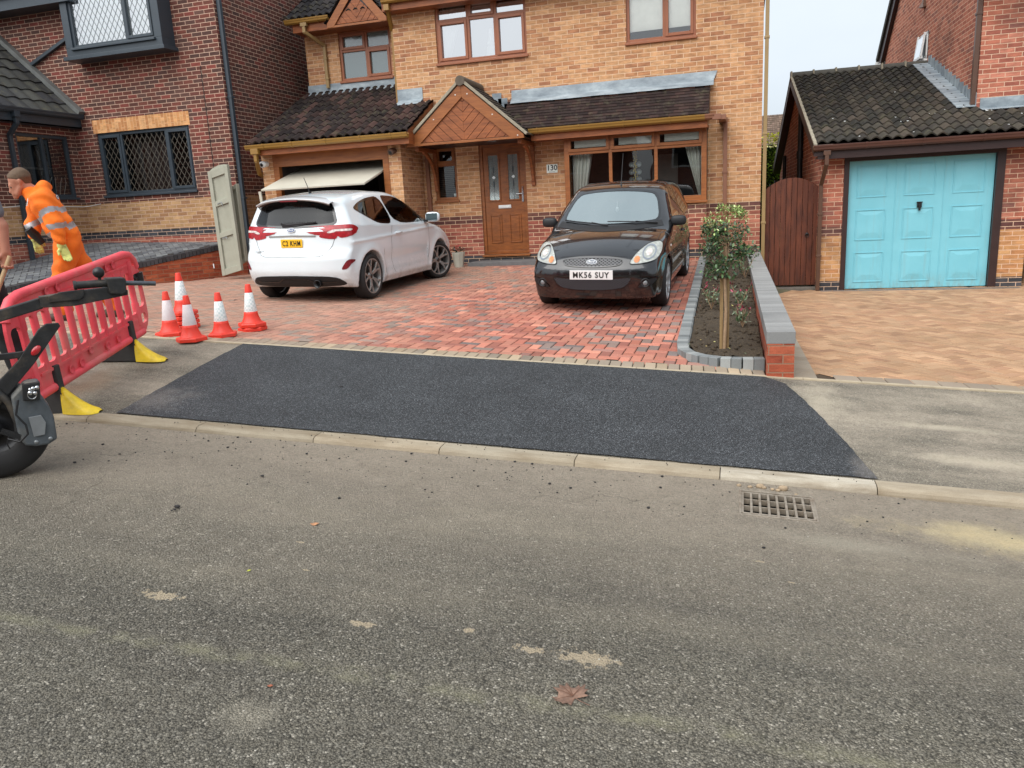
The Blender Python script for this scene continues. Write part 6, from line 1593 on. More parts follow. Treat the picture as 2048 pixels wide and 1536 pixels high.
# ---------------------------------------------------------------- the white car (faces the house)
mk8=dict(x0=-1.97,x1=2.10,z0=.15,z1=1.51,fa=1.247,ra=-1.247,wr=.315,arch=.355,hw=.865,flare=.020,
 top=[(-2.02,1.10),(-1.93,1.20),(-1.84,1.315),(-1.72,1.39),(-1.55,1.435),(-1.2,1.475),(-.7,1.50),(-.2,1.492),(.15,1.455),(.45,1.36),(.8,1.19),(1.12,1.04),(1.22,1.01),(1.5,.955),(1.8,.86),(1.95,.77),(2.06,.67),(2.2,.6)],
 front=[(.1,1.98),(.22,2.04),(.40,2.07),(.55,2.07),(.68,2.04),(.80,1.98),(1.0,1.9)],
 rear=[(.1,-1.76),(.22,-1.84),(.34,-1.925),(.46,-1.955),(.58,-1.955),(.66,-1.935),(.74,-1.885),(.86,-1.87),(.96,-1.865),(1.04,-1.83),(1.16,-1.775),(1.30,-1.72),(1.36,-1.74),(1.40,-1.78),(1.45,-1.80),(1.5,-1.80)],
 belt=[(-2,1.05),(-1.2,1.01),(0,.965),(1.0,.95),(2,.84)],
 sec=[(.1,.93),(.2,.95),(.35,.985),(.55,1.0),(.78,.998),(.92,.984),(1.1,.975),(1.5,.97)],
 plan=[(-2.05,.76),(-1.8,.80),(-1.25,.852),(-.4,.858),(.6,.852),(1.25,.85),(1.7,.82),(2.1,.77)],
 tumble=.42,crown=.06,wcurve=.18,rcurve=.07,ncurve=.26,npow=2.6,tcurve=.19,tpow=3.0,k_tail=.045,
 k_side=lambda x:np.where(x>1.1,.10,.09),zb=lambda x:.175+.055*np.clip((-x-1.45)/.4,0,1),belt_z=.97,
 crease=lambda x,z:.012*np.exp(-((z-.86-.03*x)/.022)**2)*(np.abs(x)<1.8)-.022*np.exp(-((z-.50)/.10)**2)*(np.abs(x+.05)<.80)+.018*np.exp(-((z-.27)/.05)**2)*(np.abs(x)<.86))
wc=Vector((-5.81,11.17)); whead=math.atan2(2.5,.04)
wcar=car_root('parked_car','white three door hatchback parked nose in beside the traffic cones',wc.x,wc.y,whead)
wb_=CarBody(mk8)
M['paint_white']=paint_mat('white paint',S(224,233,236),0,.25,(.5,.5,.5,1))
ws2=smooth_poly([(-.66,1.06),(0,1.02),(.66,1.06),(.55,1.37),(0,1.41),(-.55,1.37)])
rw2=smooth_poly([(-.64,1.045),(-.3,1.02),(0,1.015),(.3,1.02),(.64,1.045),(.58,1.22),(.52,1.355),(.3,1.375),(0,1.38),(-.3,1.375),(-.52,1.355),(-.58,1.22)])
a1=smooth_poly([(.86,.99),(.62,1.13),(.30,1.30),(-.02,1.385),(-.30,1.40),(-.47,1.40),(-.40,1.00)])
a2=smooth_poly([(-.46,1.003),(-.53,1.40),(-.95,1.375),(-1.25,1.32),(-1.42,1.26),(-1.42,1.235),(-1.15,1.12),(-.92,1.03)])
holes=[(ws2,'front',1),(a1,'side',1),(a1,'side',-1),(a2,'side',1),(a2,'side',-1),(rw2,'rear',1)]
def wtrim(x,y,z):
    inner=(np.abs(y)<.64)&(z<.75)&((np.abs(x-1.247)<.5)|(np.abs(x+1.247)<.5)); return inner|(z<.185)
wb_.build(wcar,[M['paint_white'],M['trim']],holes,wtrim)
car_glass(wb_,wcar,ws2,'front','screen','windscreen'); 
for sd in (1,-1): car_glass(wb_,wcar,a1,'side','carglass','side_window',sd,.03); car_glass(wb_,wcar,a2,'side','privacy','side_window',sd,.03)
car_glass(wb_,wcar,rw2,'rear','rearglass','rear_window',1,.035)
for sd in (1,-1): wb_.line([(.62,.985),(.52,1.19)],'side',.03,.008,sd).build('quarter_pillar',M['gloss_black'],wcar,local=True)
interior(wcar,mk8,.62)
# roof spoiler: white lip with dark underside over the rear screen
q=MB(); n=17; vs=[]
for i in range(n):
    y=-.555+1.11*i/(n-1); e=abs(y)/.555; xe=-1.86+.07*e**3; zt_=1.405-.055*e**2-.02*e**6; 
    vs+=[(-1.62,y*1.0,zt_+.028),(xe+.02,y*1.02,zt_),(xe,y*1.02,zt_-.015),(xe+.035,y*1.0,zt_-.030)]
q.add(vs,[(i*4+j,i*4+j+1,(i+1)*4+j+1,(i+1)*4+j) for i in range(n-1) for j in range(3)],True); sp_=q.build('spoiler',M['paint_white'],wcar,local=True)
q=MB(); vs=[]
for i in range(n):
    y=-.555+1.11*i/(n-1); e=abs(y)/.555; xe=-1.86+.07*e**3; zt_=1.405-.055*e**2-.02*e**6
    drop=.085+.028*(1 if abs(y)>.20 and abs(y)<.52 else 0)-(.05 if e>.93 else 0)
    vs+=[(xe+.032,y*1.0,zt_-.027),(-1.735-.0*e,y*.98,zt_-.045-drop*.6),(-1.70,y*.97,zt_-.03)]
q.add(vs,[(i*3+j,(i+1)*3+j,(i+1)*3+j+1,i*3+j+1) for i in range(n-1) for j in range(2)],True); q.build('spoiler_underside',M['gloss_black'],sp_,local=True)
q=MB(); q.box(-1.868,-1.84,-.13,.13,1.362,1.378); q.build('high_brake_light',M['red_dark'],sp_,local=True)
# tail lights: wrap round the corners
for s_ in (1,-1):
    rv=1 if s_>0 else -1
    t1=smooth_poly([(s_*.39,.895),(s_*.52,.866),(s_*.645,.860),(s_*.645,1.022),(s_*.58,1.018),(s_*.48,.962)][::rv])
    a=wb_.decal(t1,'rear',.006,.025).build('tail_light',M['red_lens'],wcar,local=True)
    wb_.decal(smooth_poly([(s_*.51,.948),(s_*.54,.968),(s_*.625,.980),(s_*.625,.952),(s_*.54,.938)][::rv]),'rear',.009,.02).build('reversing_lens',M['white_lens'],a,local=True)
    t2=smooth_poly([(s_*.655,.872),(s_*.78,.885),(s_*.82,.93),(s_*.80,1.0),(s_*.73,1.035),(s_*.655,1.012)][::rv])
    wb_.decal(t2,'rear',.006,.02).build('outer_lens',M['red_lens'],a,local=True)
    sidep=smooth_poly([(-1.86,.905),(-1.86,1.03),(-1.68,1.050),(-1.56,1.02),(-1.51,.985),(-1.60,.925),(-1.70,.89)])
    wb_.decal(sidep,'side',.007,.02,s_).build('side_lens',M['red_lens'],a,local=True)
    wb_.decal(smooth_poly([(-1.80,.962),(-1.80,.985),(-1.66,.992),(-1.65,.975),(-1.70,.962)]),'side',.010,.02,s_).build('clear_strip',M['white_lens'],a,local=True)
    rf=smooth_poly([(s_*.69,.455),(s_*.775,.465),(s_*.825,.575),(s_*.80,.595),(s_*.76,.57)][::rv]); wb_.decal(rf,'rear',.005,.02).build('rear_reflector',M['red_dark'],wcar,local=True)
# lower rear diffuser
df=smooth_poly([(-.74,.27),(-.62,.375),(0,.39),(.62,.375),(.74,.27),(.64,.235),(-.64,.235)])
dfo=wb_.decal(df,'rear',.006,.04).build('diffuser',M['trim'],wcar,local=True)
q=MB(); wb_.line([(-.60,.30),(-.30,.30),(-.22,.34),(.16,.34),(.24,.30),(.60,.30)],'rear',.014,.012,mb=q); q.build('diffuser_rib',M['gloss_black'],dfo,local=True)
q=MB(); q.lathe([(.044,-.02),(.05,.06),(.056,.07),(.046,.072),(.040,.0),(0,-.01)],(-1.86,-.36,.275),(-1,0,0),22); q.build('exhaust_tip',M['black'],wcar,local=True)
# tailgate outline, door lines, wheel-arch shadow gap
wb_.line([(-.655,1.02),(-.62,.90),(-.58,.78),(-.50,.665),(-.42,.64),(0,.632),(.42,.64),(.50,.665),(.58,.78),(.62,.90),(.655,1.02)],'rear',.006,.002).build('tailgate_gap',M['trim'],wcar,local=True)
for s_ in (1,-1):
    for pts_ in ([(-.52,.98),(-.60,.80),(-.60,.50),(-.55,.34),(-.50,.285)],[(.82,.95),(.80,.60),(.72,.285)]): wb_.line(pts_,'side',.006,.002,s_).build('panel_gap',M['trim'],wcar,local=True)
q=MB(); wb_.line([(-.36,.905),(0,.912),(.36,.905)],'rear',.020,.008,mb=q); q.build('tailgate_strip',M['alloy_dk'],wcar,local=True)
badge(wb_,wcar,'rear',0,.985,.066,.028,'badge_blue')
RR=Matrix(((0,0,-1),(-1,0,0),(0,1,0)))     # u=-y, v=+z, n=-x
loc,_=wb_.cast(0,.80,'rear'); plate(wcar,'C2 KHM',(loc.x-.008,0,.815),None,.33,.111,'plate_y',RR,.1,1)
q=MB(); 
cu=None
l0,_=wb_.cast(.50,.70,'rear'); text_part('model_badge','FIESTA',.042,(l0.x-.006,.50,.70),RR,M['alloy_dk'],wcar,.001,1.5,'CENTER',.0008,local=True)
# rear wiper
q=MB(); A_=surf_pts(wb_,[(.05,1.045)],'rear',.02)[0]; B2=surf_pts(wb_,[(-.36,1.075)],'rear',.025)[0]; q.add([A_+Vector((0,.12,.03)),A_+Vector((0,.09,-.03)),A_+Vector((0,-.10,-.015)),B2+Vector((0,0,-.006)),B2+Vector((0,0,.006)),A_+Vector((0,-.02,.035))],[(5,4,3,2,1,0)]); q.bar(A_,B2,.014,.018); q.build('rear_wiper',M['black'],wcar,local=True)
for s_ in (1,-1):
    mirror(wcar,.74,.84,1.045,s_,M['paint_white'],None,1.05)
    l,_=wb_.cast(-.36,.865,'side',s_); q=MB(); q.tube([l+Vector((-.09,s_*.0,0)),l+Vector((-.07,s_*.03,0)),l+Vector((.07,s_*.03,0)),l+Vector((.09,0,0))],.014,8); q.build('door_handle',M['paint_white'],wcar,local=True)
q=MB(); l,_=wb_.cast(-1.30,.0,'top'); q.tube([l,l+Vector((-.13,0,.21))],[.007,.004],6); q.tube([l-Vector((0,0,.008)),l+Vector((-.03,0,.035))],[.03,.008],8); q.build('aerial',M['black'],wcar,local=True)
for ax,st in ((1.247,-R(22)),(-1.247,0)):
    for s_ in (1,-1): wheel(wcar,ax,s_*.755,.312,.205,5,st,s_,M['alloy_dk'],.312*.78)
q=MB(); q.box(-1.0,1.0,-.6,.6,.16,.22); q.build('underbody',M['black'],wcar,local=True)
for s_ in (1,-1):
    tl=smooth_poly([(s_*.48,.78),(s_*.80,.82),(s_*.78,.95),(s_*.60,.90)][::1 if s_>0 else -1]); wb_.decal(tl,'front',.004,.04).build('headlight',M['clear_lens'],wcar,local=True)
# ================================================================ STREET THINGS
def zg(x,y):
    return zroad(x,y) if y<yk(x)-.1 else (zpath(x,y) if y<yb(x) else zdrive(x,y))
def hitg(px,py): return hit(px,py,zg)
# ---- gully grate
h0=Vector(((DX0+DX1)/2,yf((DX0+DX1)/2)+(DW0+DW1)/2,0)); h0.z=zroad(h0.x,h0.y)
DR=thing('drain_grate','rusty grey iron drain grate sunk in the road beside the kerb','drain',h0)
M['iron']=plain('worn cast iron',S(150,140,126),.55,.2,30,metal=.35,bump=.001,dirt=(S(104,84,62),.6))
def gp_(u,w_,dz=0): x=DX0+(DX1-DX0)*u; y=yf(x)+DW0+(DW1-DW0)*w_; return Vector((x,y,zroad(x,y)+dz))
def gbar(mb,a,b,w_,dz,h): A=gp_(*a,dz);B=gp_(*b,dz); mb.bar(A-Vector((0,0,h/2)),B-Vector((0,0,h/2)),w_,h)
s=MB()
for a,b in (((0,0),(1,0)),((0,1),(1,1)),((0,0),(0,1)),((1,0),(1,1))): gbar(s,a,b,.012,.004,.05)
s.build('frame',M['iron'],DR,bevel=.002)
s=MB()
gbar(s,(.03,.09),(.97,.09),.014,.000,.03); gbar(s,(.03,.94),(.97,.94),.012,.000,.03)
for k in range(9): u=.03+.94*k/8; gbar(s,(u,.09),(u,.94),.013,.001,.03)
for k in (1,2): gbar(s,(.03,.09+.85*k/3),(.97,.09+.85*k/3),.006,-.001,.03)
for k in range(7): u=.12+.76*k/6; gbar(s,(u,.0),(u,.09),.016,.001,.02)
s.build('grating',M['iron'],DR,bevel=.0015)
s=MB(); c=[gp_(0,0,-.3),gp_(1,0,-.3),gp_(1,1,-.3),gp_(0,1,-.3)]; t_=[gp_(0,0,-.005),gp_(1,0,-.005),gp_(1,1,-.005),gp_(0,1,-.005)]
s.add(c+t_,[(0,1,2,3),(0,4,5,1),(1,5,6,2),(2,6,7,3),(3,7,4,0)]); s.build('gully_pot',plain('gully wall',S(8,7,6),.9,.2,12),DR)
s=MB()
for k in range(60):
    u=.62+.36*random.random(); v=random.random(); p=gp_(u,v,-.05-.1*(1-u)); q=p+Vector((random.uniform(-.04,.04),random.uniform(-.04,.04),random.uniform(-.005,.02))); s.tube([p,q],random.uniform(.002,.005),4)
tag(s.build('gully_debris',plain('leaf litter',S(104,90,60),.9,.3,40)),'twigs and leaf litter caught in the right end of the road drain','litter',kind='stuff')
# ---- fallen leaves
def flat_leaf(name,label,px,py,size,rot,col,outline,thick=.0012,curl=.12,stem=True,veins=False):
    h=hitg(px,py); t=thing(name,label,'leaf',h); ca,sa=math.cos(rot),math.sin(rot)
    pts=[Vector((p[0],p[1])) for p in outline]; vs,fs=fill_poly([tuple(p) for p in pts],.12,lambda a,b:0,0); V_=[]
    for a,b,_ in vs:
        x=(a*ca-b*sa)*size; y=(a*sa+b*ca)*size; zz=.006+curl*size*(a*a*.5+abs(b)*b*.3)+.04*size*math.sin(a*7+b*5)
        V_.append((h.x+x,h.y+y,h.z+zz))
    mb=MB(); mb.add(V_,[tuple(f) for f in fs],True); bl=mb.build('blade',col,t); so_=bl.modifiers.new('thickness','SOLIDIFY'); so_.thickness=thick
    if stem:
        mb=MB(); q=[Vector((0,-.05)),Vector((.02,-.30)),Vector((.10,-.62))]; mb.tube([(h.x+(p.x*ca-p.y*sa)*size,h.y+(p.x*sa+p.y*ca)*size,h.z+.008) for p in q],.0014,5); mb.build('stalk',col,t)
    if veins:
        mb=MB()
        for (a,b) in ((.60,.14),(.26,.60),(.02,.64),(-.24,.58),(-.58,.12)): mb.tube([(h.x,h.y,h.z+.011),(h.x+(a*.5*ca-b*.5*sa)*size,h.y+(a*.5*sa+b*.5*ca)*size,h.z+.010+curl*size*.10),(h.x+(a*.92*ca-b*.92*sa)*size,h.y+(a*.92*sa+b*.92*ca)*size,h.z+.009+curl*size*(a*a*.42+b*b*.24))],[.0014,.001,.0005],5)
        mb.build('veins',plain('leaf veins',S(106,72,54),.8,.1),t)
    return t
maple=[(0,-.08),(.10,-.14),(.34,-.30),(.30,-.14),(.52,-.10),(.46,.02),(.62,.16),(.44,.16),(.48,.30),(.30,.26),(.22,.36),(.26,.62),(.12,.50),(.02,.66),(-.08,.48),(-.24,.60),(-.22,.38),(-.34,.28),(-.50,.34),(-.44,.16),(-.60,.12),(-.46,.0),(-.50,-.14),(-.30,-.12),(-.30,-.28),(-.10,-.12)]
flat_leaf('fallen_leaf','large brown dry maple leaf with a stalk lying on the road in the foreground',1146,1397,.115,R(52),plain('dry maple leaf',S(128,100,84),.8,.3,50,bump=.002,dirt=(S(92,66,54),.6)),maple,curl=.55,veins=True)
oval=[(math.cos(a)*.5,math.sin(a)*.28) for a in np.linspace(0,2*math.pi,14,endpoint=False)]
flat_leaf('fallen_leaf','small curled orange brown leaf on the road below the dark patch',630,1050,.045,.2,plain('orange leaf',S(176,128,92),.8,.2,60),oval,curl=.8,stem=False)
flat_leaf('fallen_leaf','tiny yellow green leaf on the road',498,1143,.02,.9,plain('yellow leaf',S(176,180,70),.7,.2,60),oval,stem=False)
flat_leaf('fallen_leaf','tiny red brown leaf at the lower left of the road',541,1374,.02,.1,plain('red leaf',S(150,88,64),.8,.2,60),oval,stem=False)
flat_leaf('fallen_leaf','dark leaf lying on the block drive behind the cones',468,601,.12,.1,plain('dark leaf',S(40,30,26),.8,.2,60),oval,stem=False)
s=MB()
for (px,py,r) in [(1500,975,.012),(1520,975,.02),(1528,977,.012),(1556,982,.012),(1566,980,.024),(1592,990,.008),(1478,972,.012),(1545,980,.010)]:
    h=hit(px,py,zroad); s.ball(h+Vector((0,0,r*.4)),r,4,(1.3,.9,.8))
tag(s.build('gutter_stones',plain('small stones',S(160,140,114),.8,.3,50)),'small pebbles gathered between the drain and the kerb','stones',kind='stuff')
# ---- traffic cones
M['cone']=plain('orange red cone plastic',S(226,58,38),.45,.08,12,dirt=(S(170,60,50),.35)); M['sleeve']=plain('white cone sleeve',S(222,214,214),.4,.08,20,dirt=(S(196,170,168),.5))
def sleeve_grid():
    t=NT('reflective sleeve'); o=t.obj(); mp=t.map(o,(48,48,48)); ck=t.n('ShaderNodeTexChecker'); ck.inputs['Scale'].default_value=1; t.l(mp,ck.inputs[0]); ck.inputs[1].default_value=S(206,220,218); ck.inputs[2].default_value=S(236,240,238); t.col(ck.outputs[0]); t.set(Roughness=.3); return t.mat
M['sleeve_grid']=sleeve_grid()
def make_cone(label,x,y,z,rot,sl,tilt=0):
    t=thing('traffic_cone',label,'traffic cone',(x,y,z),rot,'orange and white traffic cones at the edge of the drive'); t.rotation_euler=(tilt,0,rot)
    s=MB(); n=6
    def ngon(r,zz): return [(r*math.cos(2*math.pi*k/n+.3),r*math.sin(2*math.pi*k/n+.3),zz) for k in range(n)]
    vs=ngon(.150,0)+ngon(.150,.03)+ngon(.142,.04)+ngon(.092,.048); s.add(vs,[(i*n+k,i*n+(k+1)%n,(i+1)*n+(k+1)%n,(i+1)*n+k) for i in range(3) for k in range(n)]+[tuple(range(n-1,-1,-1))])
    s.build('base',M['cone'],t,local=True,bevel=.004)
    s=MB(); s.lathe([(.108,.044),(.094,.060),(.078,.10),(.071,.13),(.069,.155),(.066,.157)],n=28); s.lathe([(.0375,.355),(.038,.36),(.036,.37),(.026,.435),(.024,.44),(.018,.441),(.017,.40)],n=28); s.lathe([(.064,.15),(.036,.36)],n=28); s.build('cone_body',M['cone'],t,local=True)
    s=MB(); s.lathe([(.066,.155),(.067,.158),(.0395,.352),(.038,.354)],n=28); s.build('reflective_sleeve',M[sl],t,local=True); return t
LIFT=.048
def place(px,py): return hitg(px,py)
cB=place(343,671); cC=place(384,682); cD=place(446,673); cE=place(506,661); cA=place(346,662); cA=Vector((cA.x-.02,cA.y+.22,0)); cA.z=zg(cA.x,cA.y)
c0=make_cone('orange cone nearest the red barrier, directly in front of the tall cone stack',cB.x,cB.y,cB.z+.002,.4,'sleeve')
def cone_copy(label,p,dz,rot,sl,tilt=0):
    c=c0.copy(); COL.objects.link(c); c.location=(p.x,p.y,p.z+dz); c.rotation_euler=(tilt,0,rot); c['label']=label
    for ch in c0.children:
        d=ch.copy(); COL.objects.link(d); d.parent=c
        if ch.name.startswith('reflective') and sl!='sleeve': d.data=ch.data.copy(); d.data.materials.clear(); d.data.materials.append(M[sl])
    return c
cone_copy('orange cone with a plain white sleeve, second from the barrier and closest to the road',cC,.002,.1,'sleeve')
cone_copy('single orange cone with a checked reflective sleeve at the corner of the dark patch',cD,.002,.75,'sleeve_grid')
cone_copy('lower cone of the pair stacked nearest the white car, only its base showing',cE,.002,.35,'sleeve_grid')
cone_copy('upper cone of the pair stacked nearest the white car, with a checked sleeve',cE,LIFT,1.05,'sleeve_grid',.02)
for k,nm in enumerate(('bottom cone of the tall stack of four behind the plain cones','second cone from the bottom of the tall stack of four','third cone from the bottom of the tall stack of four','top cone of the tall stack of four, with a checked sleeve')):
    cone_copy(nm,cA,.002+LIFT*k,.4+.06*k,'sleeve_grid')
# ---- plastic barrier
A0=Vector((-4.81,4.36,0)); B0=Vector((-5.22,5.62,0)); bd=(B0-A0).normalized(); bn=Vector((bd.y,-bd.x,0)); sl_b=.113
bu=(bd+Vector((0,0,sl_b))).normalized(); bv=bn.cross(bu)*-1
if bv.z<0: bv=-bv
borg=A0+bd*-.46; borg.z=-1.135+(-.46+.24)*sl_b
BR_=thing('barrier','red plastic street barrier with yellow tipped feet, in front of the worker in orange','barrier',borg)
def loop2d(sp,pts,r=0):
    pts=smooth_poly(pts) if r else pts; sp.points.add(len(pts)-1)
    for i,p in enumerate(pts): sp.points[i].co=(p[0],p[1],0,1)
    sp.use_cyclic_u=True
def rrect(a,b,c,d,r,n=5):
    o=[]
    for cx,cy,a0 in ((b-r,d-r,0),(a+r,d-r,90),(a+r,c+r,180),(b-r,c+r,270)):
        for k in range(n+1): t_=R(a0+90*k/n); o.append((cx+r*math.cos(t_),cy+r*math.sin(t_)))
    return o
WB=2.10; outer=[(.10,.0),(WB-.14,.0),(WB-.02,.10),(WB,.24),(WB-.02,.62),(WB-.09,.72),(WB-.22,.775),(.22,.775),(.09,.72),(.01,.60),(.0,.24),(.02,.10)]
bars=[.20+k*(WB-.40)/11 for k in range(12)]
loops=[smooth_poly(outer)]
for a,b in zip(bars[:-1],bars[1:]): loops.append(rrect(a+.022,b-.022,.215,.585,.035))
for x0,x1 in ((.045,.165),(WB-.165,WB-.045)): loops+= [rrect(x0,x1,.25,.55,.04),rrect(x0+.03,x1-.01,.625,.69,.025),rrect(x0+.01,x1-.01,.10,.19,.03)]
for x in (.42,WB-.42): loops.append(rrect(x-.035,x+.035,.045,.16,.03))
pts=[];edges=[]
for lp in loops:
    b0=len(pts); pts+= [Vector(p) for p in lp]; edges+= [(b0+i,b0+(i+1)%len(lp)) for i in range(len(lp))]
r=delaunay_2d_cdt(pts,edges,[],2,1e-5)
Mb=Matrix(((bu.x,bv.x,bn.x,0),(bu.y,bv.y,bn.y,0),(bu.z,bv.z,bn.z,0),(0,0,0,1)))
M['barrier']=plain('faded red plastic',S(236,80,90),.5,.10,8,dirt=(S(204,128,118),.55),bump=.002,bscale=30)
me=bpy.data.meshes.new('panel'); me.from_pydata([Mb@Vector((v.x,v.y,-.012)) for v in r[0]],[],[tuple(f) for f in r[2] if not any(pip(np.array([sum(r[0][i].x for i in f)/len(f)]),np.array([sum(r[0][i].y for i in f)/len(f)]),lp)[0] for lp in loops[1:])]); me.materials.append(M['barrier']); me.update()
po=bpy.data.objects.new('panel',me); COL.objects.link(po); po.parent=BR_
bm_=bmesh.new(); bm_.from_mesh(me); bmesh.ops.dissolve_limit(bm_,angle_limit=.02,verts=bm_.verts,edges=bm_.edges); bm_.to_mesh(me); bm_.free()
so_=po.modifiers.new('thickness','SOLIDIFY'); so_.thickness=.024; so_.offset=1
bv_=po.modifiers.new('bevel','BEVEL'); bv_.width=.007; bv_.segments=2; bv_.limit_method='ANGLE'; bv_.angle_limit=R(50)
def bp(u,v,n=0): return borg+bu*u+bv*v+bn*n
s=MB()
for a in bars[1:-1]: s.tube([bp(a,.15),bp(a,.24),bp(a,.56),bp(a,.62)],[.022,.027,.027,.022],12)
for a in (bars[0],bars[-1]): s.tube([bp(a,.10),bp(a,.30),bp(a,.31),bp(a,.50),bp(a,.51),bp(a,.68)],[.032,.032,.026,.026,.032,.032],12)
s.build('bars',M['barrier'],BR_)
s=MB(); s.tube([bp(.04,.60),bp(.07,.67),bp(.14,.725),bp(.24,.745),bp(WB-.24,.745),bp(WB-.14,.725),bp(WB-.07,.67),bp(WB-.045,.60)],.034,10); s.tube([bp(.14,.03),bp(WB-.16,.03)],.034,10); s.obox(bp(.25,.155,-.022),bu*(WB-.5),bv*.02,bn*.044); s.obox(bp(.25,.645,-.024),bu*(WB-.5),bv*.018,bn*.048); s.build('rails',M['barrier'],BR_)
for (u,v) in ((.55,.70),(.70,.70),(1.48,.70),(1.60,.70),(.62,.09),(.78,.09),(1.22,.10),(1.42,.10),(.95,.14)):
    s=MB(); s.lathe([(.034,.030),(.030,.034),(.022,.024),(0,.020)],bp(u,v),bn,16); s.build('moulded_boss',M['barrier'],BR_)
M['barrier_dk']=plain('recess',S(60,20,26),.8); M['yellow']=plain('yellow plastic foot',S(238,204,40),.45,.08,14,dirt=(S(150,126,60),.5)); M['foot_black']=plain('recycled rubber foot',S(52,50,48),.8,.2,16)
for u in (.42,WB-.42):
    c=bp(u,0); gz=zg(c.x,c.y); c.z=gz
    s=MB(); prof=[(-.42,.0),(-.42,.03),(-.10,.12),(-.035,.17),(-.03,.36),(.03,.36),(.04,.16),(.10,.10),(.24,.022),(.26,.0)]
    fd_=Vector((bn.x,bn.y,(zg(c.x+bn.x*.3,c.y+bn.y*.3)-gz)/.3))
    def fp(x,z,w_): return c+fd_*x+Vector((0,0,z+.003))+bd*w_
    P1=[fp(x,z,-.035) for x,z in prof]; s.prism(P1,bd*.07); ft=s.build('foot',M['foot_black'],BR_,bevel=.008)
    s=MB(); n=9; vs=[]
    for i in range(n):
        t_=i/(n-1); x=.035+.25*t_; zt_=.19*(1-t_)**1.7+.03; w_=.05+.03*math.sin(t_*2.6)
        if i==n-1: w_=.035; zt_=.016
        for k in range(9):
            a=math.pi*k/8; vs.append(fp(x,max(.001,math.sin(a)*zt_*(1-.10*abs(math.sin(3*a)))),math.cos(a)*w_))
    s.add(vs,[(i*9+k,i*9+k+1,(i+1)*9+k+1,(i+1)*9+k) for i in range(n-1) for k in range(8)]+[tuple(range(8,-1,-1))],True); s.build('foot_tip',M['yellow'],ft)
s=MB(); q=bp(WB-.03,.50); s.tube([q-bv*.05,q+bv*.05],.045,12); s.tube([q,q-bu*.09],.02,8); s.build('clip',M['black'],BR_)
# ---- towed machine at the left edge
class Plane:
    def __init__(s,c,px,py):
        v=ray(px,py); s.n=Vector((v.x,v.y,0)).normalized(); s.c=Vector(c); s.r=Vector((s.n.y,-s.n.x,0))
    def __call__(s,px,py,off=0):
        v=ray(px,py); t=((s.c+s.n*off)-Vector((0,0,0))).dot(s.n)/v.dot(s.n); return v*t
TP=Plane((-4.05,3.27,0),40,850)
wcn=TP(-12,860); wr_=.285; gzt=zroad(wcn.x,wcn.y); wcn.z=gzt+wr_
TR=thing('site_trailer','dark grey towed road machine with a black drawbar, cut off at the left edge','trailer',(wcn.x,wcn.y,gzt))
M['dkmetal']=plain('chipped black paint',S(40,40,40),.5,.3,18,metal=.2,bump=.003,bscale=40,dirt=(S(104,92,76),.6)); M['grmetal']=plain('scuffed grey steel',S(84,90,94),.55,.25,14,metal=.2,bump=.002,bscale=40,dirt=(S(134,126,110),.6)); M['galv']=plain('galvanised plate',S(140,144,146),.4,.12,12,metal=.5); M['steelrod']=plain('worn steel rod',S(86,90,94),.35,.2,20,metal=.7); M['refl']=plain('red reflector',S(190,32,40),.2,.05,20,coat=.8)
s=MB(); s.lathe([(.13,-.075),(.15,-.09),(.25,-.085),(.278,-.06),(.285,-.03),(.285,.03),(.278,.06),(.25,.085),(.15,.09),(.13,.075)],wcn,TP.n,48); tw=s.build('wheel',M['rubber'],TR)
s=MB(); s.lathe([(.14,-.08),(.13,-.05),(.05,-.055),(.045,-.085),(0,-.088)],wcn,TP.n,32); s.build('rim',M['black'],tw)
def tpoly(pts,off,th,nm,mat,par=None,bev=.004):
    s=MB(); s.prism([TP(a,b,off) for a,b in pts],TP.n*th); return s.build(nm,M[mat],par or TR,bevel=bev)
fn=tpoly([(50,765),(78,762),(82,792),(98,812),(108,834),(115,878),(98,889),(72,893),(52,892),(38,878),(28,830),(22,795)],-.17,.12,'mudguard','grmetal',bev=.012)
for (px,py) in ((73,884),(101,877)): s=MB(); s.lathe([(.012,0),(.010,-.006),(0,-.006)],TP(px,py,-.17),TP.n,10); s.build('rivet',M['galv'],fn)
tpoly([(57,835),(82,830),(92,845),(90,869),(68,874),(62,852)],-.185,.008,'bracket_plate','galv',fn,.002)
tpoly([(44,770),(80,764),(80,800),(46,802)],-.20,.06,'latch_box','dkmetal',None,.004)
s=MB()
for a,b,r in ((60,786,.014),(66,777,.012),(70,786,.012),(74,775,.012),(60,779,.010)): s.ball(TP(a,b,-.235),r,6)
s.tube([TP(64+9*math.cos(t_),790+8*math.sin(t_),-.24) for t_ in np.linspace(0,6.0,14)],.0025,5,False); s.build('safety_pin',M['chrome'],TR)
bl=tpoly([(117,646),(121,652),(69,727),(10,798),(-30,846),(-60,846),(0,760),(37,721),(77,659),(92,648)],-.10,.03,'drawbar_blade','dkmetal',None,.004)
s=MB(); oc=TP(72,701,-.105); s.lathe([(.034,0),(.030,-.006),(0,-.006)],oc,TP.n,20); 
v0=[Vector(v) for v in s.v]; s.v=[tuple(oc+(v-oc)-(v-oc).dot(TP.r+Vector((0,0,-1)))/2*(TP.r+Vector((0,0,-1)))*.45) for v in v0]; s.build('reflector',M['refl'],bl)
s=MB(); s.bar(TP(-120,728,-.06),TP(52,708,-.06),.03,.035); s.build('cross_bar',M['dkmetal'],TR,bevel=.004)
s=MB(); s.bar(TP(-260,712,-.12),TP(82,606,-.12),.05,.062); s.build('arm',M['dkmetal'],TR,bevel=.006)
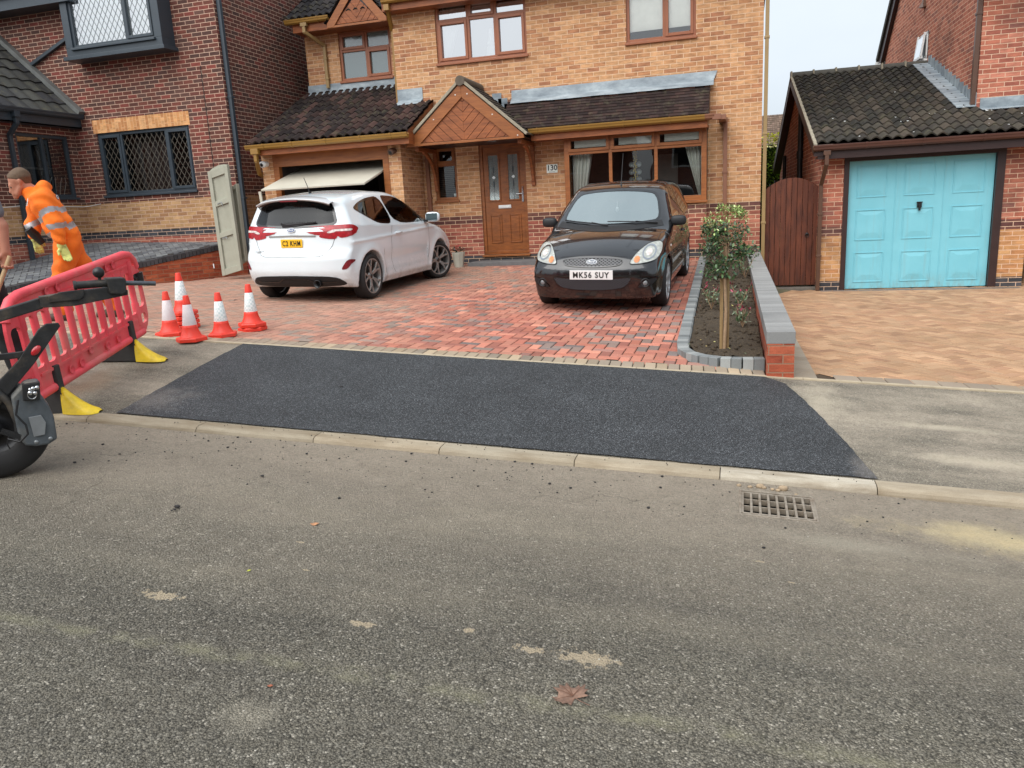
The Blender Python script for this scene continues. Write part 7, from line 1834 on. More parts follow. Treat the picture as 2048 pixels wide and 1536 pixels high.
s=MB(); s.prism([TP(a,b,-.16) for a,b in ((78,594),(150,583),(218,575),(256,580),(256,590),(150,612),(82,616))],TP.n*.09); s.prism([TP(a,b,-.165) for a,b in ((120,584),(168,578),(168,592),(160,600),(130,602),(98,606),(96,592))],TP.n*-.008); ar=s.build('channel',M['dkmetal'],TR,bevel=.005)
s=MB(); s.prism([TP(a,b,-.19) for a,b in ((212,557),(248,555),(252,560),(253,584),(246,589),(220,588))],TP.n*.13); s.build('hitch_block',M['grmetal'] if False else M['dkmetal'],TR,bevel=.006)
s=MB(); s.tube([TP(147,571,-.15),TP(215,566,-.15)],.022,12); s.tube([TP(147,571,-.15),TP(153,570.5,-.15)],.026,12); s.build('sleeve',M['dkmetal'],ar)
s=MB(); s.tube([TP(250,566,-.12),TP(311,567,-.12)],.014,12); s.build('rod',M['steelrod'],TR)
s=MB(); s.tube([TP(200,565,-.15),TP(198,550,-.15)],.009,8); s.ball(TP(197,545,-.15),.032,8); s.build('knob',M['black'],TR)
s=MB(); s.tube([TP(36,800,-.22),TP(32,830,-.23),TP(52,850,-.24),TP(56,868,-.24),TP(40,884,-.23),TP(16,878,-.2)],.006,6); s.tube([TP(2,860,-.2),TP(18,872,-.2),TP(14,888,-.2),TP(20,898,-.2)],.004,6); s.build('cable',M['black'],TR)
s=MB(); s.tube([TP(-10,780,-.1),TP(18,805,-.12),TP(36,845,-.12),TP(38,872,-.12)],.022,8); s.build('mudguard_rim',M['dkmetal'],TR)
s=MB(); s.bar(TP(3,862,-.16),TP(42,874,-.16),.02,.03); s.build('axle_strap',M['dkmetal'],TR)
s=MB(); s.obox(TP(-620,760,.0),TP.r*1.1,TP.n*.6,Vector((0,0,.3))); s.build('chassis',M['grmetal'],TR,bevel=.02)
# ---- garden wall between the drives
gw=thing('garden_wall','low brick garden wall with a grey coping between the planting bed and the buff drive','wall',(.3,10.5,-1.6))
M['brick_pl']=brick_mat('smooth orange brickwork',[(50,[S(164,84,60),S(150,74,54),S(176,94,68),S(140,72,56)])],S(150,118,96),rub=.5)
fl0,fr0,fl1,fr1=Vector((.212,6.56)),Vector((.425,6.57)),Vector((.09,14.49)),Vector((.305,14.49)); zt0,zt1=-1.083,-.955
s=MB()
def wq(a,b,za,zb_,zA,zB): s.add([(a.x,a.y,za),(b.x,b.y,zb_),(b.x,b.y,zB),(a.x,a.y,zA)],[(0,1,2,3)])
wq(fl0,fr0,-1.9,-1.9,zt0-.1,zt0-.1); wq(fr0,fr1,-1.9,-2.0,zt0-.1,zt1-.1); wq(fl1,fl0,-1.9,-1.9,zt1-.1,zt0-.1)
s.build('brickwork',M['brick_pl'],gw)
s=MB(); n=105
for k in range(n):
    a0=(k+.03)/n;a1=(k+.97)/n; l0=fl0.lerp(fl1,a0);l1=fl0.lerp(fl1,a1);r0=fr0.lerp(fr1,a0);r1=fr0.lerp(fr1,a1); z0=zt0+(zt1-zt0)*a0; s.cur=jit(.92,1.06,(138,138,136)); o_=.006
    vs=[(l0.x-o_,l0.y,z0-.102),(r0.x+o_,r0.y,z0-.102),(r1.x+o_,r1.y,z0-.102),(l1.x-o_,l1.y,z0-.102),(l0.x-o_,l0.y,z0),(r0.x+o_,r0.y,z0),(r1.x+o_,r1.y,z0),(l1.x-o_,l1.y,z0)]
    s.add(vs,[(4,5,6,7),(0,1,5,4),(1,2,6,5),(2,3,7,6),(3,0,4,7),(0,3,2,1)])
s.cur=jit(1,1,(104,100,94)); s.add([(fl0.x,fl0.y+.01,zt0-.1),(fr0.x,fr0.y+.01,zt0-.1),(fr1.x,fr1.y,zt1-.1),(fl1.x,fl1.y,zt1-.1),(fl0.x,fl0.y+.01,zt0-.006),(fr0.x,fr0.y+.01,zt0-.006),(fr1.x,fr1.y,zt1-.006),(fl1.x,fl1.y,zt1-.006)],[(4,5,6,7)])
s.build('coping',M['slate'],gw,bevel=.004)
# ---- boarded side gate
SG=thing('side_gate','arched brown boarded side gate between the buff house and the blue garage','gate',(.83,14.6,-1.62))
M['gatewood']=wood_mat('stained gate boards',S(110,58,36),S(72,36,24),.6,(14,14,2.2))
nb=10; gx0_,gx1_=.375,1.27
for k in range(nb):
    a=gx0_+(gx1_-gx0_)*k/nb+.003; b=gx0_+(gx1_-gx0_)*(k+1)/nb-.003; pts=[]
    def arc(x): u=(x-gx0_)/(gx1_-gx0_)*2-1; return .105+.185*(1-u*u)
    pts=[(a,14.6,-1.57),(b,14.6,-1.57),(b,14.6,arc(b)),((a+b)/2,14.6,arc((a+b)/2)),(a,14.6,arc(a))]
    s=MB(); s.prism(pts,(0,.022,0)); s.build('board',M['gatewood'],SG,bevel=.003)
s=MB(); s.box(gx0_,gx1_,14.623,14.66,-1.35,-1.22); s.box(gx0_,gx1_,14.623,14.66,-.3,-.17); s.bar((gx0_+.05,14.64,-1.25),(gx1_-.05,14.64,-.3),.10,.03,(0,1,0)); s.build('ledge_and_brace',M['gatewood'],SG)
s=MB(); s.lathe([(.028,0),(.028,-.006),(.008,-.008)],(1.09,14.598,-.68),(0,1,0),14); s.tube([(1.09+.03*math.cos(t_),14.58,-.70+.03*math.sin(t_)) for t_ in np.linspace(0,6.28,13)],.006,6,False); s.tube([(1.09,14.6,-.68),(1.09,14.575,-.68)],.008); s.build('ring_latch',M['black'],SG)
s=MB(); s.box(.37,1.27,14.42,14.72,-1.72,-1.60); s.build('threshold_slab',plain('gate step',S(104,98,90),.85,.2,10),SG,bevel=.006)
# ---- gate panels leaning against the left house
M['sage']=plain('sage painted timber',S(160,160,144),.6,.07,6,dirt=(S(130,130,112),.3))
def lean(label,corners,y0,th,rails,arched=True,nm='gate_panel'):
    tl,tr,br,bl_=[P(a,b,y0) for a,b in corners]; tilt=Vector((0,.0,0)); t=thing(nm,label,'gate panel',((bl_+br)/2),0,'gate panels leaning on the left house')
    ux=(br-bl_); W_=ux.length; H_=(tl-bl_).length; up=(tl-bl_).normalized(); ux.normalize(); nn=ux.cross(up).normalized()
    def q(u,v,d=0): return bl_+ux*u+(tl-bl_)*v+nn*d
    s=MB(); top=[(0,1),(W_*.2,1.018),(W_*.5,1.028),(W_*.8,1.018),(W_,1)] if arched else [(0,1),(W_,1)]
    s.prism([q(0,0),q(W_,0)]+[q(u,v) for u,v in top[::-1]],nn*-th*.5); s.build('boards',M['sage'],t,bevel=.003)
    s=MB(); w_=W_*.17
    s.obox(q(0,.0),ux*w_,(tl-bl_),nn*th*.5); s.obox(q(W_-w_,0),ux*w_,(tl-bl_),nn*th*.5)
    for v,h_ in rails: s.obox(q(w_,v),ux*(W_-2*w_),(tl-bl_)*h_,nn*th*.46)
    s.build('frame',M['sage'],t,bevel=.004)
    if arched:
        for v in (.50,.35):
            s=MB(); s.box(0,0,0,0,0,0) if False else None; s.tube([q(W_*.28,v+.18 if v>.4 else v,th*.6),q(W_*.5,v+.185 if v>.4 else v,th*.6),q(W_*.52,v+.15 if v>.4 else v-.02,th*.6)],.007,5); s.build('hinge',M['galv'],t)
    return t
lean('tall sage green gate panel with an arched top, leaning in front of a flat one',[(417,344),(456,352),(485,540),(447,552)],12.55,.07,[(0,.06),(.36,.05),(.66,.05),(.93,.07)])
lean('narrow flat sage green gate panel behind the tall arched one',[(462,376),(478,380),(494,522),(481,530)],12.75,.09,[(0,.05),(.95,.05)],False)
s=MB(); 
TA=thing('garden_tap','small white outside tap on the orange retaining wall','tap',(-9.78,12.9,-.72))
tq=P(425,528,12.95); s.ball(tq,.03,6); s.tube([tq,tq+Vector((.06,-.05,0)),tq+Vector((.07,-.06,-.08))],.012,8); s.bar(tq+Vector((-.03,-.03,.04)),tq+Vector((.05,-.03,.04)),.015,.015); s.build('tap_body',M['white'],TA)
# ---- plant pot by the front door
pc_=P(918,527,13.95); pz=zdrive(pc_.x,pc_.y)
PT=thing('plant_pot','tall pale tapered plant pot beside the front door','plant pot',(pc_.x,pc_.y,pz))
s=MB(); 
def sq(r,z,n=8): return [(pc_.x+r*math.cos(2*math.pi*k/n+.39),pc_.y+r*math.sin(2*math.pi*k/n+.39),z) for k in range(n)]
rings=[sq(.085,pz),sq(.088,pz+.02),sq(.105,pz+.16),sq(.128,pz+.27),sq(.130,pz+.285),sq(.118,pz+.285),sq(.11,pz+.24)]
vs=[v for r_ in rings for v in r_]; s.add(vs,[(i*8+k,i*8+(k+1)%8,(i+1)*8+(k+1)%8,(i+1)*8+k) for i in range(len(rings)-1) for k in range(8)]); s.build('pot',plain('pale pot glaze',S(186,186,172),.4,.06,6),PT,bevel=.003)
# ---- leaves
def leafmat(name,cols,rough=.4,spec=.5):
    t=NT(name); a=t.n('ShaderNodeAttribute',attribute_name='Col'); t.col(a.outputs['Color']); t.set(Roughness=rough); t.b.inputs['Specular IOR Level'].default_value=spec
    t.b.inputs['Transmission Weight'].default_value=0; return t.mat
M['leaf']=leafmat('glossy leaves',None,.35,.5)
def leaf(mb,p,d,size,col,width=.45,fold=.25):
    d=Vector(d).normalized(); up=Vector((random.gauss(0,.5),random.gauss(0,.5),1)).normalized(); sd_=d.cross(up)
    if sd_.length<.1: sd_=Vector((1,0,0))
    sd_.normalize(); n_=sd_.cross(d); mb.cur=col; L_=size; w_=size*width/2
    vs=[p,p+d*L_*.35+sd_*w_+n_*fold*w_,p+d*L_*.75+sd_*w_*.75+n_*fold*w_-n_*.05*L_,p+d*L_-n_*.12*L_,p+d*L_*.75-sd_*w_*.75+n_*fold*w_-n_*.05*L_,p+d*L_*.35-sd_*w_+n_*fold*w_,p+d*L_*.45]
    mb.add(vs,[(0,1,6),(1,2,3,6),(0,6,5),(6,3,4,5)],True)
def rnd_dir(upb=.3):
    while True:
        v=Vector((random.uniform(-1,1),random.uniform(-1,1),random.uniform(-1,1)))
        if .1<v.length<1: v.normalize(); v.z+=upb; return v.normalized()
def clump(mb,c,r,n,size,cols,sc=(1,1,1),upb=.3,width=.45):
    for k in range(n):
        d=rnd_dir(0); rr=r*random.random()**.45; p=Vector(c)+Vector((d.x*rr*sc[0],d.y*rr*sc[1],d.z*rr*sc[2])); dd=(d*.7+rnd_dir(upb)).normalized()
        cc=random.choice(cols); kk=random.uniform(.75,1.25); leaf(mb,p,dd,size*random.uniform(.7,1.25),lin([min(255,x*kk) for x in cc]),width)
DG=[(52,78,46),(62,88,52),(42,64,40),(74,102,60),(50,72,48),(88,112,70)]; LG=[(150,172,104),(176,194,124),(126,154,84),(196,206,150),(110,140,76)]
s=MB(); clump(s,(pc_.x,pc_.y,pz+.32),.12,70,.06,[(64,70,48),(84,60,50),(50,56,44)],(1,1,.5)); s.build('foliage',M['leaf'],PT)
s=MB()
for k in range(3): c=Vector((pc_.x-.03+.03*k,pc_.y-.05,pz+.37+.02*k)); clump(s,c,.022,12,.03,[(176,28,36),(150,20,30)])
s.build('red_flower',M['leaf'],PT)
# young tree with stakes
tb=Vector((-.14,7.15,0)); tb.z=zsoil(tb.x,tb.y)
TRE=thing('young_tree','young standard tree with dark glossy leaves tied to wooden stakes in the planting bed','tree',tb)
M['bark']=plain('pale young bark',S(150,124,96),.85,.2,40,bump=.002); M['stake']=wood_mat('pressure treated stake',S(150,124,84),S(112,88,56),.75,(30,30,3))
s=MB(); s.tube([tb+Vector((0,-.035,-.05)),tb+Vector((.012,-.035,.35)),tb+Vector((.0,-.03,.62)),tb+Vector((.01,-.01,.82)),tb+Vector((.0,0,1.0))],[.016,.014,.013,.011,.008],8)
brs=[]
for k in range(16):
    a=random.uniform(0,6.28); z0=random.uniform(.68,.98); L_=random.uniform(.12,.22); p=tb+Vector((.005,-.005,z0)); q=p+Vector((math.cos(a)*L_,math.sin(a)*L_,random.uniform(-.04,.22))); m_=(p+q)/2+Vector((0,0,.03)); s.tube([p,m_,q],[.005,.004,.002],5); brs+= [m_,q,(m_+q)/2]
s.build('trunk',M['bark'],TRE)
s=MB(); s.box(tb.x-.042,tb.x-.012,tb.y-.02,tb.y+.010,tb.z-.1,tb.z+.67); s.build('stake',M['stake'],TRE,bevel=.004); s=MB(); s.box(tb.x+.012,tb.x+.040,tb.y-.015,tb.y+.013,tb.z-.1,tb.z+.68); s.build('stake',M['stake'],TRE,bevel=.004)
s=MB(); s.tube([tb+Vector((-.05,-.03,.64)),tb+Vector((0,-.05,.645)),tb+Vector((.045,-.03,.64))],.010,6); s.build('tree_tie',M['black'],TRE)
s=MB()
for q in brs: clump(s,q,.065,24,.034,DG if random.random()<.93 else LG,(1,1,.8),.35,.5)
for k in range(10):
    d=rnd_dir(.1); c=tb+Vector((d.x*.185,d.y*.185,.89+d.z*.17)); clump(s,c,.065,26,.032,DG,(1,1,.8),.3,.5)
clump(s,tb+Vector((.0,0,1.08)),.09,50,.030,DG+LG,(1,1,.7),.5,.5)
for k in range(8): d=rnd_dir(-.4); c=tb+Vector((d.x*.16-.03,d.y*.15,.71+d.z*.06)); clump(s,c,.05,14,.04,DG,(1,1,1),-.2,.5)
s.build('crown',M['leaf'],TRE)
# variegated shrub by the house wall
sb=Vector((-.28,13.75,0)); sb.z=zsoil(sb.x,sb.y)
SH=thing('variegated_shrub','pale green variegated shrub by the buff house wall behind the young tree','shrub',sb)
s=MB()
for k in range(9): a=random.uniform(0,6.28); s.tube([sb,sb+Vector((.15*math.cos(a),.15*math.sin(a),.35)),sb+Vector((.28*math.cos(a),.2*math.sin(a),.68))],[.012,.008,.004],5)
s.build('stems',M['bark'],SH)
s=MB()
for k in range(34): d=rnd_dir(.2); c=sb+Vector((d.x*.34,d.y*.25,.55+d.z*.32)); clump(s,c,.10,34,.05,LG if c.z-sb.z>.50 else DG+[(110,130,80)],(1,1,.8),.5,.4)
s.build('foliage',M['leaf'],SH)
# small red tipped plants
def small_plant(label,x,y,h,seed):
    random.seed(seed); b=Vector((x,y,zsoil(x,y))); t=thing('young_shrub',label,'shrub',b,0,'small red tipped shrubs in the planting bed')
    s=MB(); s2=MB()
    for k in range(9):
        a=random.uniform(0,6.28); L_=h*random.uniform(.6,1); q=b+Vector((math.cos(a)*L_*.45,math.sin(a)*L_*.45,L_)); m_=(b+q)/2+Vector((0,0,.02)); s.tube([b,m_,q],[.004,.003,.002],5)
        for j in range(7): p=b.lerp(q,.35+.6*j/7)+Vector((random.uniform(-.02,.02),random.uniform(-.02,.02),0)); leaf(s2,p,rnd_dir(.4),.055,lin(random.choice([(84,104,70),(104,124,92),(66,88,60),(150,166,140),(120,136,104)])),.42)
        for j in range(3): leaf(s2,q,rnd_dir(.6),.05,lin(random.choice([(140,44,70),(168,60,88),(120,36,52),(104,120,90)])),.36)
    s.build('stems',M['bark'],t); s2.build('leaves',M['leaf'],t); return t
small_plant('small red tipped shrub just right of the stake foot, nearest the road',.02,8.25,.22,3); small_plant('small red tipped shrub half hidden behind the tree stakes',-.01,9.4,.28,4)
small_plant('small red tipped shrub against the garden wall under the tree crown',.05,11.7,.42,5); small_plant('small pale leaved shrub left of the tree stakes',-.33,9.3,.28,6)
random.seed(11)
s=MB()
for k in range(40): x=random.uniform(-.5,.15); y=random.uniform(7.0,11); leaf(s,Vector((x,y,zsoil(x,y)+.012)),Vector((random.uniform(-1,1),random.uniform(-1,1),.2)),.03,lin(random.choice([(150,130,80),(196,190,120),(120,60,50),(100,112,80)])))
tag(s.build('leaf_litter',M['leaf']),'scattered fallen leaves on the planting bed soil','leaf litter',kind='stuff')
# hedge and the far roof seen down the gap
HG=thing('hedge','tall green hedge with a yellow top beyond the side gate','hedge',(.8,24,-1.6))
s=MB(); s.box(.3,2.0,24.1,25.6,-1.6,1.35); s.build('twiggy_core',plain('hedge core',S(30,40,20),.9,.3,10),HG)
s=MB()
for k in range(3600):
    z=random.uniform(-.6,1.72); p=Vector((random.uniform(.35,1.5),24.08+random.uniform(-.12,.1),z)); cc=random.choice([(140,176,60),(160,194,70),(112,148,50),(92,124,46)]) if z<1.42+random.uniform(-.12,.1) else random.choice([(236,236,70),(250,246,100),(214,222,60)])
    leaf(s,p,Vector((random.uniform(-.6,.6),-1,random.uniform(-.3,.8))),.085,lin([v*random.uniform(.8,1.15) for v in cc]) if False else jit(.75,1.15,cc),.55)
s.build('foliage',M['leaf'],HG)
FH=thing('distant_house','brown tiled roof of a distant house beyond the hedge','house',(1.5,44,-2))
s=MB(); s.box(-6,9,44.5,52,-2,2.4); s.build('wall',M['brick_right'],FH)
V=Vector((0,3,1.9)); rs=MB(); nrm=Vector((0,-1.9,3)); 
for r in range(16):
    y0_=44+r*.25; z0_=2.45+r*.125
    for c in range(32): rs.cur=jit(.85,1.15,(112,94,82) if r>0 else (170,160,110)); rs.add([(.2+c*.12,y0_,z0_+.04),(.2+c*.12+.11,y0_,z0_+.04),(.2+c*.12+.11,y0_+.26,z0_+.13),(.2+c*.12,y0_+.26,z0_+.13),(.2+c*.12,y0_,z0_),(.2+c*.12+.11,y0_,z0_)],[(0,1,2,3),(4,5,1,0)])
rs.prism([(-6,44.05,2.42),(-6,48,4.42),(-6,52,2.42)],(15,0,0)); rs.build('roof',M['tiles'],FH)
# box topiary at the right edge and window ornament in the bay
TO=thing('topiary_cone','dark green clipped topiary cone by the right pier of the blue garage','shrub',(4.62,14.9,-1.62))
s=MB()
for k in range(900): z=random.random(); r=.14*(1-z*.9); a=random.uniform(0,6.28); leaf(s,Vector((4.62+math.cos(a)*r,14.9+math.sin(a)*r,-1.55+z*.75)),Vector((math.cos(a),math.sin(a),.4)),.035,jit(.7,1.2,(54,84,44)))
s.build('foliage',M['leaf'],TO); s=MB(); s.tube([(4.62,14.9,-1.64),(4.62,14.9,-.9)],[.11,.01],10); s.build('stem',M['bark'],TO)
OR=thing('window_ornament','gold tree ornament with glass discs standing inside the bay window','ornament',(-1.86,14.45,.06))
gold=plain('gold wire',S(206,176,60),.3,.2,30,metal=.6); s=MB()
for k in range(60): z=k/60; a=k*2.4; r=.035*(1-z*.6)+.01; s.ball((-1.86+math.cos(a)*r,14.45+math.sin(a)*r,.1+z*.85),.014,4)
s.tube([(-1.86,14.45,.02),(-1.86,14.45,.95)],.008,6); s.build('gold_tree',gold,OR)
for k in range(5):
    for sg in (-1,1): s=MB(); s.lathe([(.05,0),(.05,.004),(0,.004)],(-1.86+sg*.065,14.43,.16+.13*k),(0,1,0),14); s.build('glass_disc',plain('pale disc',S(130,134,134),.3),OR) if k else None
# ================================================================ PEOPLE (meshed from blended limbs)
def limb_field(prims,k,folds=0,fs=22,amp=None):
    """prims: (a,b,ra,rb) tapered limbs blended into one surface"""
    A=np.array([p[0] for p in prims]);B=np.array([p[1] for p in prims]);RA=[p[2] for p in prims];RB=[p[3] for p in prims]
    def F(x,y,z):
        f=None; P_=np.stack([x,y,z],-1)
        for a,b,ra,rb in zip(A,B,RA,RB):
            ab=b-a; L2=max(1e-9,(ab**2).sum()); t=np.clip(((P_-a)@ab)/L2,0,1); d=np.sqrt(((P_-a-t[...,None]*ab)**2).sum(-1))-(ra+(rb-ra)*t)
            f=d if f is None else smin(f,d,k)
        if folds: f=f+folds*(np.sin(fs*z+7*x+2.2*np.sin(9*y+5*x))*np.sin(fs*.6*x-9*y+3*np.sin(8*z)))
        return f
    return F
def mesh_field(F,lo,hi,h,name,mats,parent,pick=None,off=None):
    V,Q=surface_net(F,lo,hi,h)
    for _ in range(3):
        f=F(V[:,0],V[:,1],V[:,2]); g=grad(F,V,.002); V=V-g*(np.clip(f,-h,h)/np.maximum((g**2).sum(1),.3))[:,None]
    me=bpy.data.meshes.new(name); o=Vector(off); me.from_pydata([(v[0]-o.x,v[1]-o.y,v[2]-o.z) for v in V],[],[tuple(int(i) for i in q) for q in Q])
    for m in mats: me.materials.append(m)
    if pick is not None: me.polygons.foreach_set('material_index',pick(V[Q].mean(1)).astype(int).tolist())
    me.polygons.foreach_set('use_smooth',[True]*len(Q)); me.update(); ob=bpy.data.objects.new(name,me); COL.objects.link(ob); ob.parent=parent; return ob
def bounds(prims,pad=.03):
    P_=np.array([np.array(p[i])+s*max(p[2],p[3]) for p in prims for i in (0,1) for s in (-1,1)]); return P_.min(0)-pad,P_.max(0)+pad
M['hivis']=plain('hi-vis orange cloth',S(246,118,22),.8,.08,5,bump=.012,bscale=16,dirt=(S(196,96,36),.35)); M['hivis_dirty']=plain('soiled orange cloth',S(232,108,22),.85,.12,4,bump=.014,bscale=14,dirt=(S(168,88,36),.6))
M['silver']=plain('reflective tape',S(166,164,166),.35,.08,20,metal=.3); M['skin']=plain('weathered skin',S(176,118,94),.55,.08,14,bump=.0008); M['hair']=plain('short brown hair',S(92,72,54),.8,.25,60,bump=.003,bscale=120)
M['glove']=plain('yellow green knit glove',S(206,208,122),.85,.1,40,bump=.002,bscale=140,dirt=(S(90,84,56),.6)); M['boot']=plain('brown work boot',S(72,54,42),.6,.2,14,dirt=(S(110,92,72),.5)); M['black_cloth']=plain('black trousers',S(26,27,30),.8,.15,8,bump=.004,bscale=16)
def ground_at(p): return zg(p.x,p.y)
def hand_prims(w,dirn,side,palm_n,s=1.0,curl=.5,thumb=1):
    """wrist w, direction of the fingers, sideways axis, palm normal -> palm and five fingers"""
    d=Vector(dirn).normalized(); sd_=Vector(side); sd_=(sd_-d*sd_.dot(d)).normalized(); n=Vector(palm_n); n=(n-d*n.dot(d)-sd_*n.dot(sd_)).normalized(); pr=[]
    for u in (-.026,-.009,.009,.026): pr.append((tuple(w+sd_*u*.7*s),tuple(w+d*.085*s+sd_*u*s),.016*s,.0135*s))
    for u,L_,r in ((-.030,.062,.0082),(-.010,.078,.0088),(.010,.084,.009),(.030,.076,.0088)):
        a=w+d*.085*s+sd_*u*s; c1=curl*.6; b=a+(d*math.cos(c1)+n*math.sin(c1))*L_*.42*s; c2=curl*1.4; c=b+(d*math.cos(c2)+n*math.sin(c2))*L_*.34*s; c3=curl*2.0; e=c+(d*math.cos(c3)+n*math.sin(c3))*L_*.26*s
        pr+= [(tuple(a),tuple(b),r*s*1.1,r*s),(tuple(b),tuple(c),r*s,r*s*.95),(tuple(c),tuple(e),r*s*.95,r*s*.85)]
    a=w+d*.022*s+sd_*.026*s*thumb+n*.006*s; b=a+(d*.55+sd_*.65*thumb+n*.35)*.045*s; c=b+(d*.9+sd_*.15*thumb+n*.35)*.034*s; pr+= [(tuple(a),tuple(b),.0145*s,.011*s),(tuple(b),tuple(c),.0105*s,.009*s)]
    return pr
# ---- worker in orange, walking left with his head bowed
PL=Plane((-7.22,6.78,0),110,500)
J=lambda px,py,off=0: PL(px,py,off)
f1=J(130,640,-.10); f2=J(231,622,.12)
for f in (f1,f2): f.z=ground_at(f)
pb=(f1+f2)/2; pb.z=min(f1.z,f2.z)
WK=thing('person','worker in orange hi-vis hoodie and trousers, head bowed, standing behind the red barrier','person',pb)
T=lambda v:tuple(v)
headc=J(36,366); fwd=(J(20,382)-J(40,364)).normalized(); crown=(J(30,348)-headc).normalized(); sidev=PL.n   # away from the viewer
neck=J(66,384); sh_m=J(80,396); sh_l=J(80,400,-.19); sh_r=J(76,402,.19); chest=J(96,418); waist=J(122,456); pel=J(132,484)
hipL=J(134,492,-.09); hipR=J(138,492,.09); knL=J(122,566,-.10); knR=J(186,560,.10); ankL=f1+Vector((0,0,.10))+PL.r*.02; ankR=f2+Vector((0,0,.11))
elL=J(110,446,-.25); wrL=J(122,484,-.25); elR=J(66,450,.24); wrR=J(72,478,.18)
def hp(a,b,c=0): return headc+fwd*a+crown*b+sidev*c
body=[(T(hp(-.005,.03)),T(hp(-.045,.03)),.088,.086),(T(hp(.045,.0)),T(hp(.05,-.055)),.058,.044),(T(hp(.0,-.02)),T(hp(.02,-.07)),.07,.048),
 (T(hp(.088,.02)),T(hp(.108,-.018)),.010,.014),(T(hp(.108,-.018)),T(hp(.096,-.030)),.013,.012),(T(hp(.085,.035,-.032)),T(hp(.085,.035,.032)),.014,.014),
 (T(hp(.092,-.052,-.018)),T(hp(.092,-.052,.018)),.008,.008),(T(hp(.092,-.066,-.016)),T(hp(.092,-.066,.016)),.008,.008),(T(hp(.078,-.095)),T(hp(.066,-.098)),.020,.024),(T(hp(.04,-.085,-.03)),T(hp(-.01,-.05,-.055)),.026,.026),(T(hp(.04,-.085,.03)),T(hp(-.01,-.05,.055)),.026,.026),
 (T(hp(-.03,-.02)),T(neck),.062,.066),(T(neck),T(chest),.07,.12),(T(chest),T(waist),.125,.12),(T(waist),T(pel),.12,.12),
 (T(sh_l),T(elL),.045,.036),(T(elL),T(wrL),.036,.026),(T(sh_r),T(elR),.045,.036),(T(elR),T(wrR),.036,.026),(T(sh_l),T(sh_r),.05,.05),
 (T(hipL),T(knL),.075,.05),(T(knL),T(ankL),.05,.036),(T(hipR),T(knR),.075,.05),(T(knR),T(ankR),.05,.036)]
for c_ in (-.082,.082): body+= [(T(hp(-.012,.012,c_)),T(hp(-.020,-.028,c_*1.02)),.013,.010),(T(hp(-.024,.008,c_*1.06)),T(hp(-.028,-.012,c_*1.08)),.012,.010)]
gloveL=hand_prims(wrL+(J(126,496,-.25)-wrL)*.6,J(138,520,-.25)-J(124,488,-.25),PL.r,PL.n*-1+PL.r*-.2,1.02,.30,-1)
gloveR=hand_prims(wrR,J(80,505,.18)-wrR,PL.r,PL.n,1.02,.5,1)
bodyF=limb_field(body+[(a,b,ra*.72,rb*.72) for a,b,ra,rb in gloveL+gloveR],.014)
lo,hi=bounds(body); 
bo=mesh_field(bodyF,tuple(lo),tuple(hi),.0125,'body',[M['skin']],WK,None,pb)
hairF0=limb_field([(T(hp(-.006,.036)),T(hp(-.05,.034)),.094,.094),(T(hp(-.05,.03)),T(hp(-.075,-.03)),.085,.062)],.02,.002,90)
def hairF(x,y,z):
    f=hairF0(x,y,z); P_=np.stack([x,y,z],-1)-np.array(T(headc)); a=P_@np.array(T(fwd)); b=P_@np.array(T(crown)); c=np.abs(P_@np.array(T(sidev)))
    cut=(.028-b)+np.maximum(a+.02,0)*.55; cut2=np.where(a<-.045,-.05-b,1.); cut=np.minimum(cut,cut2); return smax(f,cut,.012)
lo,hi=bounds([(T(hp(-.006,.036)),T(hp(-.075,-.03)),.1,.1)]); mesh_field(hairF,tuple(lo),tuple(hi),.008,'hair',[M['hair']],WK,None,pb)
for c_ in (-.034,.034):
    eye=MB(); eye.ball(hp(.083,.010,c_),.013,6); eye.build('eye',plain('eye',S(64,46,38),.3,.05),WK)
    eye=MB(); eye.tube([hp(.088,.034,c_*.5),hp(.092,.037,c_),hp(.078,.032,c_*1.5)],[.005,.006,.004],6); eye.build('eyebrow',M['hair'],WK)
# hoodie
hd=[(T(J(62,386)),T(J(76,392)),.085,.11),(T(J(84,374,-.07)),T(J(90,376,.07)),.065,.065),(T(J(64,392,-.05)),T(J(90,386,-.08)),.055,.055),(T(J(64,392,.05)),T(J(90,386,.08)),.055,.055),(T(J(86,404,-.11)),T(J(118,448,-.09)),.135,.125),(T(J(86,404,.11)),T(J(118,448,.09)),.135,.125),(T(J(90,410)),T(J(122,452)),.15,.13),(T(J(118,446,-.08)),T(J(134,474,-.07)),.128,.132),(T(J(118,446,.08)),T(J(134,474,.07)),.128,.132),
 (T(J(96,440,-.06)),T(J(104,462,-.05)),.08,.08),
 (T(sh_l),T(elL),.096,.078),(T(elL),T(J(121,478,-.25)),.080,.060),(T(sh_r),T(elR),.094,.076),(T(elR),T(J(70,470,.19)),.078,.058)]
hdF=limb_field(hd,.028,.012,30)
hA,hB,hC,hD=np.array(T(sh_l)),np.array(T(elL)),np.array(T(wrL)),None
tA,tB=np.array(T(J(76,392))),np.array(T(J(134,474)))
